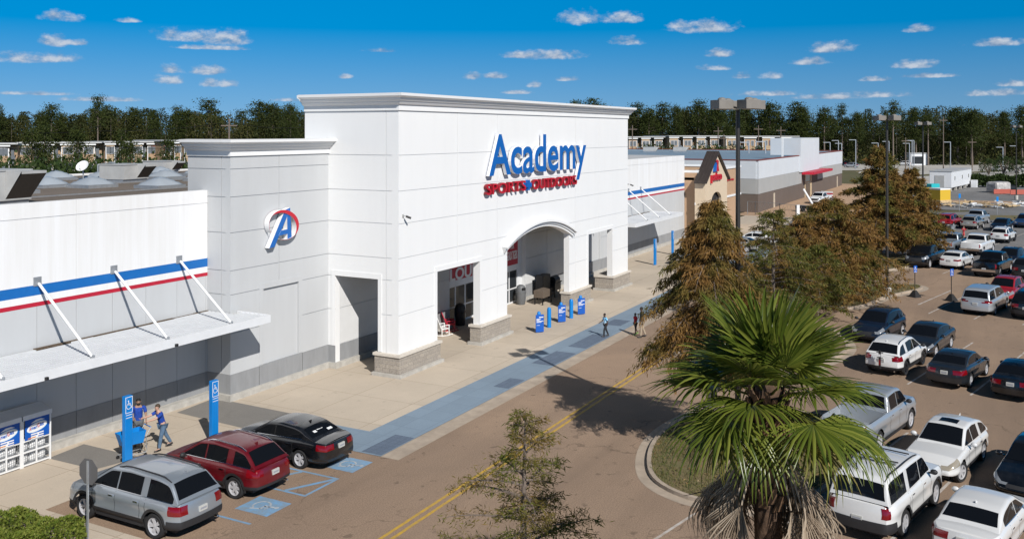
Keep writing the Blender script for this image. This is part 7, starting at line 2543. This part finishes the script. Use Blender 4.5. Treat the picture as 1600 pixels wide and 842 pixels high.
def fan_leaf(rng, radius, spread, nseg, droop, tipdroop, cone, kinkamp=.10, wf=1.0):
    """blade of folded segments joined near the hub, free and drooping at the tips; local: hub at origin, blade along +x, upper side +z"""
    V, F = [], []
    for i in range(nseg):
        a0 = -spread / 2 + spread * i / nseg; a1 = -spread / 2 + spread * (i + 1) / nseg
        am_ = (a0 + a1) / 2
        ln = radius * (.72 + .28 * math.cos(am_ * .75)) * rng.uniform(.92, 1.06)
        rs = [.04, .26, .46, .66, .84, 1.0]
        wd = [1, 1, .92, .60, .34, .04]
        row = []
        kink = rng.normal() * kinkamp; td = tipdroop * rng.uniform(.5, 1.5)
        for r_, w_ in zip(rs, wd):
            z = -droop * r_ * r_ * ln * .45 - (td * max(0, r_ - .5) ** 2 * 2.6 * ln) + cone * abs(math.sin(am_)) * r_ * ln * .5
            hw = (a1 - a0) / 2 * w_ * wf
            off = kink * max(0, r_ - .55)
            rr_ = r_ * ln * (1 - .25 * td * max(0, r_ - .55))
            for aa, fold in ((am_ - hw + off, 0), (am_ + off, .035 * ln * r_ * w_), (am_ + hw + off, 0)):
                row.append((rr_ * math.cos(aa), rr_ * math.sin(aa), z + fold))
        b = len(V); V += row
        for k in range(len(rs) - 1):
            for q in range(2):
                p = b + k * 3 + q
                F.append((p, p + 3, p + 4, p + 1))
    return np.array(V), F


def palm(px, py, d, label):
    rng = np.random.default_rng(21)
    x, y = at(px, d); zc = zat(py, d)
    t = empty('palm_tree', (x, y, .12)); tag(t, label, 'palm')
    zc -= .12
    # trunk with old leaf bases
    tk = MB()
    tk.tube([(0, 0, 0), (0.02, 0, zc * .5), (0, 0, zc - .35), (0, 0, zc + .1)], [.26, .22, .25, .16], 14)
    tk.build('trunk', mat('palm_trunk', (0.085, 0.05, 0.03), .95, var=.5, scale=10, bump=.6, bscale=20), t, smooth=60)
    boots = MB()
    for k in range(110):
        h = zc - .35 - 1.8 * k / 110; a = k * 2.39996
        o_ = Vector((math.cos(a), math.sin(a), 0)); sd = Vector((-o_.y, o_.x, 0))
        p = Vector((0, 0, h)) + o_ * .22
        q = p + o_ * .14 + Vector((0, 0, .30))
        w0, w1 = .085, .035
        boots.add([p - sd * w0, p + sd * w0, q + sd * w1, q - sd * w1, p - sd * w0 + o_ * .05, p + sd * w0 + o_ * .05, q + sd * w1 + o_ * .02, q - sd * w1 + o_ * .02], [(0, 1, 2, 3), (7, 6, 5, 4), (0, 3, 7, 4), (1, 5, 6, 2), (3, 2, 6, 7)])
    boots.build('leaf_base', mat('palm_leaf_base', (0.15, 0.085, 0.045), .9, var=.5, scale=8), t)
    fr = []
    for k in range(25):                          # living leaves, youngest upright
        u = k / 25
        fr.append((k * 2.39996 + rng.normal() * .25, rad(86 - 94 * u ** .95 + rng.normal() * 6), .55 + .42 * u + rng.normal() * .06, 1.22 + rng.normal() * .07, 'g', u))
    for k in range(9):
        a = k * .7 + .2 + rng.normal() * .15
        if abs((a - YAW - PI + .1 + PI) % (2 * PI) - PI) < .3: continue
        fr.append((a, rad(-16 - 12 * rng.random()), .72 + rng.normal() * .06, 1.0 + rng.normal() * .08, 'y' if k % 3 != 1 else 'g', .85))
    for k in range(40):                          # dead ones hang down, thinned out on one side so the trunk shows
        a = k * 2.39996 + .7
        if abs((a - YAW - PI + .15 + PI) % (2 * PI) - PI) < .5: continue
        fr.append((a, rad(-50 - rng.uniform(0, 24)), rng.uniform(.85, 1.3), rng.uniform(.85, 1.35), 'd', 1))
    for (az_, el_, pet, rad_, kind, u) in fr:
        o_ = Vector((math.cos(az_), math.sin(az_), 0))
        start = Vector((0, 0, zc - .10 - .35 * u - (.25 if kind == 'd' else 0))) + o_ * .10
        dv = o_ * math.cos(el_) + Vector((0, 0, math.sin(el_)))
        pts = [start]
        for s in (.33, .66, 1.0):
            pts.append(start + dv * pet * s + Vector((0, 0, -.16 * pet * s * s)))
        hub = pts[-1]
        bd = (pts[-1] - pts[-2]).normalized()
        if kind == 'd': bd = (bd + Vector((0, 0, -.8))).normalized()
        side = Vector((-o_.y, o_.x, 0))
        up = bd.cross(side); up = up if up.z > 0 or kind == 'd' else -up
        side = up.cross(bd)
        if kind == 'd': V_, F_ = fan_leaf(rng, rad_, rad(78), 20, .25, .35, 1.5, .55, .8)
        else: V_, F_ = fan_leaf(rng, rad_, rad(235 - 45 * u), 36, .08 + .24 * u, .08 + .38 * u ** 2, .30)
        W = V_[:, :1] * np.array(bd) + V_[:, 1:2] * np.array(side) + V_[:, 2:] * np.array(up) + np.array(hub)
        me = mesh_np('palm_frond', W, np.array(F_), {'g': PALM, 'y': PALMY, 'd': PALMD}[kind])
        fo = link('frond', me, t)
        if kind == 'd': fo['label'] = 'dead brown hanging frond'
        if kind == 'y': fo['label'] = 'yellowing drooping frond'
        MB().tube(pts, [.03, .022, .018, .014], 5).build('leaf_stalk', PALMD if kind == 'd' else PALMY, fo)
    return t


palm(1200, 592, 15.6, 'green fan palm with a skirt of dead brown fronds in the right foreground')


def shrub(loc, r, h, n, leaf, m, label, seed, name='shrub', base_z=0.0, stem=True, group=None, cat='shrub'):
    rng = np.random.default_rng(seed)
    t = empty(name, (*loc, base_z)); tag(t, label, cat, group)
    th = rng.uniform(0, 2 * PI, n); cz = rng.uniform(-.25, 1, n); rr = np.sqrt(1 - np.clip(cz, 0, 1) ** 2) * rng.uniform(.55, 1.0, n) ** .5
    lump = 1 + .22 * np.sin(th * 3 + seed) * np.cos(cz * 4 + seed) + .12 * np.sin(th * 7 + 2 * seed)
    base = np.stack([np.cos(th) * rr * r * lump, np.sin(th) * rr * r * lump, h * (.30 + .68 * np.clip(cz, -.4, 1) * rng.uniform(.75, 1.05, n)) * lump ** .5], 1)
    base[:, 2] = np.maximum(base[:, 2], .03)
    d = base - np.array((0, 0, h * .25)); d /= np.linalg.norm(d, axis=1, keepdims=True) + 1e-6
    d = d * .6 + rng.normal(size=(n, 3)) * .5 + np.array((0, 0, .3)); d /= np.linalg.norm(d, axis=1, keepdims=True)
    V, F = leaf_quads(base, d, rng.uniform(.7, 1.3, n) * leaf, rng.uniform(.7, 1.2, n) * leaf * .33, rng)
    link('foliage', mesh_np('shrub_foliage', V, F, m), t)
    mb = MB()
    for k in range(7):
        a = rng.uniform(0, 2 * PI); q = rng.uniform(.4, .8)
        mb.tube([(0, 0, 0), (math.cos(a) * r * .3, math.sin(a) * r * .3, h * .35), (math.cos(a) * r * q, math.sin(a) * r * q, h * .75)], [.03 * h, .02 * h, .008 * h], 5)
    mb.build('stem', M['bark'], t)
    return t


BUSH = leafmat('yellow_green_bush_leaves', [(0.10, 0.15, 0.02), (0.16, 0.20, 0.03), (0.22, 0.24, 0.05), (0.07, 0.11, 0.018)], .25)
DKG = leafmat('dark_shrub_leaves', [(0.018, 0.035, 0.010), (0.035, 0.06, 0.016), (0.05, 0.075, 0.02), (0.028, 0.045, 0.012)], .2)
for i, (x, y, r_, h_, lab) in enumerate(((17.2, 26.0, .95, .62, 'yellow green bush at the lower left corner below the propane cages'), (17.6, 24.5, .85, .55, 'yellow green bush beside the post of the stop sign'), (16.2, 24.8, .9, .6, 'yellow green bush farthest toward the picture corner'), (16.3, 27.0, .8, .55, 'yellow green bush nearest the propane cages'))):
    shrub((x, y), r_, h_, 5200, .085, BUSH, lab, 30 + i, base_z=.10)

# dark bushy trees and pines behind the left roof
PINE = leafmat('pine_needles', [(0.024, 0.037, 0.011), (0.046, 0.062, 0.015), (0.070, 0.085, 0.020), (0.036, 0.050, 0.013)], .3)
PINED = leafmat('dark_wood_leaves', [(0.018, 0.026, 0.009), (0.032, 0.043, 0.013), (0.054, 0.062, 0.017), (0.042, 0.050, 0.015)], .3, patch=[(0.045, 0.055, 0.016), (0.075, 0.078, 0.022), (0.085, 0.072, 0.026)], pscale=.045, pr=(.48, .62))


def pine_mesh(seed, H, n_cl, leaves, crown_lo, R, leaf):
    rng = np.random.default_rng(seed)
    B, D = [], []
    limbs = [([(0, 0, 0), (rng.normal() * .15, rng.normal() * .15, H * .5), (0, 0, H * .97)], [.017 * H, .012 * H, .004 * H], 6)]
    for k in range(n_cl):
        u = crown_lo + (1 - crown_lo) * (k + rng.uniform(0, .8)) / n_cl
        prof = (1 - ((u - crown_lo) / (1.02 - crown_lo)) ** 2.2) * (.55 + .45 * min(1, (u - crown_lo) / .12))
        a = k * 2.39996 + rng.normal() * .5
        rr = R * prof * rng.uniform(.35, 1.1)
        c = np.array((math.cos(a) * rr, math.sin(a) * rr, H * u + rng.normal() * .2))
        limbs.append(([(0, 0, H * u - rr * .25), tuple(c)], [.0035 * H, .0012 * H], 4))
        sz = R * .34 * rng.uniform(.6, 1.25)
        p = c + rng.normal(size=(leaves, 3)) * np.array((sz, sz, sz * .42))
        d = rng.normal(size=(leaves, 3)) + np.array((0, 0, .6)); d /= np.linalg.norm(d, axis=1, keepdims=True)
        B.append(p); D.append(d)
    B = np.concatenate(B); D = np.concatenate(D); n = len(B)
    V, F = leaf_quads(B, D, rng.uniform(.7, 1.3, n) * leaf, rng.uniform(.7, 1.2, n) * leaf * .26, rng)
    return limb_mesh(limbs, 'pine_limbs', M['bark']), mesh_np('pine_crown', V, F, PINE)


PINES = [pine_mesh(51, 15, 24, 140, .38, 2.9, .42), pine_mesh(52, 15, 18, 140, .5, 2.5, .42), pine_mesh(53, 15, 28, 130, .32, 3.0, .42), pine_mesh(54, 15, 11, 130, .62, 2.4, .4)]
PINEM = [pine_mesh(61, 20, 30, 170, .42, 3.6, .5), pine_mesh(62, 20, 20, 170, .5, 3.2, .5), pine_mesh(63, 20, 36, 160, .34, 3.8, .5), pine_mesh(64, 20, 14, 160, .62, 3.0, .48), pine_mesh(65, 20, 28, 160, .4, 2.9, .5)]


def put_pine(ms, px, d, ztop, H0, label, group, k, wide=1.0):
    x, y = at(px, d)
    t = empty('pine_tree', (x, y, 0), (px * 1.7 + k) % 6.28); tag(t, label, 'pine', group)
    s = ztop / H0
    t.scale = (s * wide, s * wide, s)
    link('trunk', ms[k % len(ms)][0], t); link('crown', ms[k % len(ms)][1], t)
    return t


for i, (px, yt, d) in enumerate(((50, 205, 150), (70, 196, 152), (122, 203, 148), (190, 205, 150), (202, 222, 140), (262, 218, 152))):
    put_pine(PINES, px, d, zat(yt, d), 15, 'dark pine standing in front of the tan apartment blocks', 'pines before the apartment blocks', i, .85)
random.seed(8)
for i in range(14):
    px = -6 + i * 24.5 + random.uniform(-5, 5)
    d = 118 + random.uniform(-8, 14)
    x, y = at(px, d)
    h = zat(252 + random.uniform(-7, 8), d)
    if i < 4:
        shrub_t = shrub((x, y), h * .42, h, 900, .55, DKG, 'dark green bushy tree in the row behind the store roof', 70 + i, name='bushy_tree', group='bushy trees behind the roof', cat='tree')
        if i == 0: SHT = []
        SHT.append((shrub_t, h))
    else:
        o, h0 = SHT[i % 4]
        c = copy_tree(o); c.location = (x, y, 0); c.rotation_euler.z = random.uniform(0, 6); s = h / h0; c.scale = (s, s, s)
for i in range(16):
    px = 1004 + i * 15.5 + random.uniform(-5, 5)
    d = 240 + random.uniform(-6, 6)
    x, y = at(px, d)
    h = zat(230 + random.uniform(-5, 7), d)
    o, h0 = SHT[i % 4]
    c = copy_tree(o); c.location = (x, y, 0); c.rotation_euler.z = random.uniform(0, 6); s = h / h0; c.scale = (s, s, s)
    c['label'] = 'dark green bushy tree in the row in front of the far apartments'; c['group'] = 'bushy trees before the far apartments'
for i, (px, yt, d) in enumerate(((1545, 248, 262), (1568, 243, 268), (1588, 250, 264))):
    x, y = at(px, d); h = zat(yt, d)
    o, h0 = SHT[i]
    c = copy_tree(o); c.location = (x, y, 0); s = h / h0 * 1.0; c.scale = (s * 1.25, s * 1.25, s)
    c['label'] = 'leafy dark tree by the lawn hiding white vehicles, ' + ('leftmost of three' if i == 0 else 'middle of three' if i == 1 else 'rightmost of three'); c['group'] = 'leafy trees by the lawn'

# tufts of grass and fallen leaves on the kerbed islands
def scatter_on(pts, n, rng):
    P_ = np.array(pts); lo, hi = P_.min(0), P_.max(0)
    out = []
    x0, y0 = P_[:, 0], P_[:, 1]; x1, y1 = np.roll(x0, -1), np.roll(y0, -1)
    while len(out) < n:
        q = rng.uniform(lo, hi, (n * 2, 2))
        ins = np.zeros(len(q), bool)
        for a0, b0, a1, b1 in zip(x0, y0, x1, y1):
            c_ = ((b0 > q[:, 1]) != (b1 > q[:, 1])) & (q[:, 0] < (a1 - a0) * (q[:, 1] - b0) / (b1 - b0 + 1e-12) + a0)
            ins ^= c_
        out += list(q[ins])
    return np.array(out[:n])


rng = np.random.default_rng(12)
gb, gd, gl, gw, lb, ld = [], [], [], [], [], []
for isl, n in ((ISL1, 16000), (ISL2, 6000), (ISL0, 1500)):
    q = scatter_on(isl, n, rng)
    keep = (np.sin(q[:, 0] * 1.9) + np.sin(q[:, 1] * 2.3 + 1) + rng.normal(size=n) * .7) > -.9
    q = q[keep]; n = len(q)
    gb.append(np.column_stack([q, np.full(n, .121)])); d = rng.normal(size=(n, 3)) * .45 + np.array((0, 0, 1)); gd.append(d / np.linalg.norm(d, axis=1, keepdims=True))
    gl.append(rng.uniform(.05, .15, n)); gw.append(rng.uniform(.006, .014, n))
    q = scatter_on(isl, 700, rng)
    lb.append(np.column_stack([q, rng.uniform(.125, .16, 700)])); d = rng.normal(size=(700, 3)) * np.array((1, 1, .2)); ld.append(d / np.linalg.norm(d, axis=1, keepdims=True))
V, F = leaf_quads(np.concatenate(gb), np.concatenate(gd), np.concatenate(gl), np.concatenate(gw), rng)
tag(link('grass', mesh_np('grass', V, F, M['blades'])), 'short dry grass growing on the kerbed islands', 'grass', kind='stuff')
lb = np.concatenate(lb); V, F = leaf_quads(lb, np.concatenate(ld), rng.uniform(.06, .16, len(lb)), rng.uniform(.02, .05, len(lb)), rng)
tag(link('litter', mesh_np('litter', V, F, M['litter'])), 'fallen brown leaves lying on the kerbed islands', 'leaf litter', kind='stuff')

# clipped hedge
a, b = Vector(G(1517, 292)), Vector(G(1640, 293))
t = empty('hedge', (*a, 0)); tag(t, 'long dark clipped hedge beside the site trailer', 'hedge')
rng = np.random.default_rng(5)
n = 9000
Lh = (b - a).length; dv = (b - a).normalized()
u = rng.uniform(0, Lh, n); v = rng.uniform(-1.4, 1.4, n); hz = rng.uniform(0.05, 1, n) ** .6 * (2.3 + .25 * np.sin(u * 1.3))
nn = Vector((-dv.y, dv.x))
base = np.stack([dv.x * u + nn.x * v, dv.y * u + nn.y * v, hz], 1)
d = rng.normal(size=(n, 3)) + np.array((0, 0, .5)); d /= np.linalg.norm(d, axis=1, keepdims=True)
V, F = leaf_quads(base, d, rng.uniform(.4, .8, n), rng.uniform(.12, .25, n), rng)
link('foliage', mesh_np('hedge_foliage', V, F, DKG), t)
st_ = MB()
for k in range(int(Lh / 1.5)): st_.tube([(dv.x * 1.5 * k, dv.y * 1.5 * k, 0), (dv.x * 1.5 * k, dv.y * 1.5 * k, 1.8)], .05, 4)
st_.build('stem', M['bark'], t)

# the pine wood: the pines whose crowns stand out are trees of their own, the mass behind is one wood
random.seed(3)
k = 0
for px, yt in ((-8, 168), (62, 172), (70, 166), (105, 176), (147, 158), (160, 172), (204, 165), (230, 181), (248, 183), (278, 163), (290, 167), (322, 163), (376, 171), (410, 167), (434, 159), (455, 166), (470, 172),
               (905, 163), (925, 166), (950, 164), (988, 166), (1006, 168), (1035, 165), (1062, 170), (1090, 167), (1118, 170), (1145, 169), (1175, 170), (1210, 167), (1240, 170), (1262, 169), (1290, 167), (1312, 170), (1345, 176), (1395, 166), (1425, 169), (1455, 176), (1500, 168), (1530, 164), (1560, 168), (1592, 163)):
    d = random.uniform(335, 352) if px > 500 else random.uniform(300, 330)
    px += random.uniform(-11, 11)
    put_pine(PINEM, px, d, zat(yt + random.uniform(-7, 9), d), 20, 'tall pine rising above the %s wood' % ('left' if px < 500 else 'right'), 'tall pines of the %s wood' % ('left' if px < 500 else 'right'), k + random.randint(0, 4), random.uniform(.75, 1.35))
    k += 1
rng = np.random.default_rng(77)
Bs, Ds, Ls, Ws = [], [], [], []
tr = MB()
for i in range(1900):
    px = rng.uniform(-260, 1880)
    left = px < 560
    if 500 < px < 860 and rng.random() < .55: continue
    d = (rng.uniform(305, 400) if left else rng.uniform(345, 430))
    if px > 1250: d = rng.uniform(352, 430)
    x, y = at(px, d)
    top = zat(rng.uniform(172, 190) + 6 * math.sin(px * .021) + 4 * math.sin(px * .067 + 1), d)
    low = rng.random() < .42
    if low: top *= rng.uniform(.35, .7)
    cl = rng.uniform(.1, .55) if not low else .05
    R_ = rng.uniform(2.2, 4.0)
    n = 400
    uu = rng.uniform(0, 1, n)
    z = top * (cl + (1 - cl) * uu)
    pr = R_ * (1 - (uu - .35) ** 2 * 1.6).clip(.2) * rng.uniform(.2, 1, n) ** .5
    th = rng.uniform(0, 2 * PI, n)
    lump = 1 + .3 * np.sin(th * 2 + i) * np.sin(uu * 9 + i)
    Bs.append(np.stack([x + np.cos(th) * pr * lump, y + np.sin(th) * pr * lump, z], 1))
    dd = rng.normal(size=(n, 3)) + np.array((0, 0, .5)); Ds.append(dd / np.linalg.norm(dd, axis=1, keepdims=True))
    Ls.append(rng.uniform(.4, .85, n)); Ws.append(rng.uniform(.13, .27, n))
    if rng.random() < .4: tr.tube([(x, y, 0), (x + rng.normal() * .3, y + rng.normal() * .3, top * .9)], [.17, .07], 4, cap=False)
# undergrowth along the edge of the wood
n = 16000
px = rng.uniform(-260, 1880, n); d = np.where(px < 560, rng.uniform(298, 312, n), rng.uniform(338, 352, n))
xy = np.array([at(a, b) for a, b in zip(px, d)])
z = rng.uniform(0, 1, n) ** 1.3 * (3.6 + 2 * np.sin(px * .09) + 1.2 * np.sin(px * .37))
Bs.append(np.column_stack([xy, z])); dd = rng.normal(size=(n, 3)) + np.array((0, 0, .6)); Ds.append(dd / np.linalg.norm(dd, axis=1, keepdims=True))
Ls.append(rng.uniform(.7, 1.6, n)); Ws.append(rng.uniform(.2, .42, n))
V, F = leaf_quads(np.concatenate(Bs), np.concatenate(Ds), np.concatenate(Ls), np.concatenate(Ws), rng)
fo = link('forest', mesh_np('forest', V, F, PINED))
tag(fo, 'dark pine wood along the horizon', 'forest', kind='stuff')
tro = tr.build('forest_trunks', mat('wood_trunks', (0.085, 0.07, 0.058), .9, var=.3, scale=1))
tag(tro, 'pale trunks inside the dark pine wood', 'forest', kind='stuff')
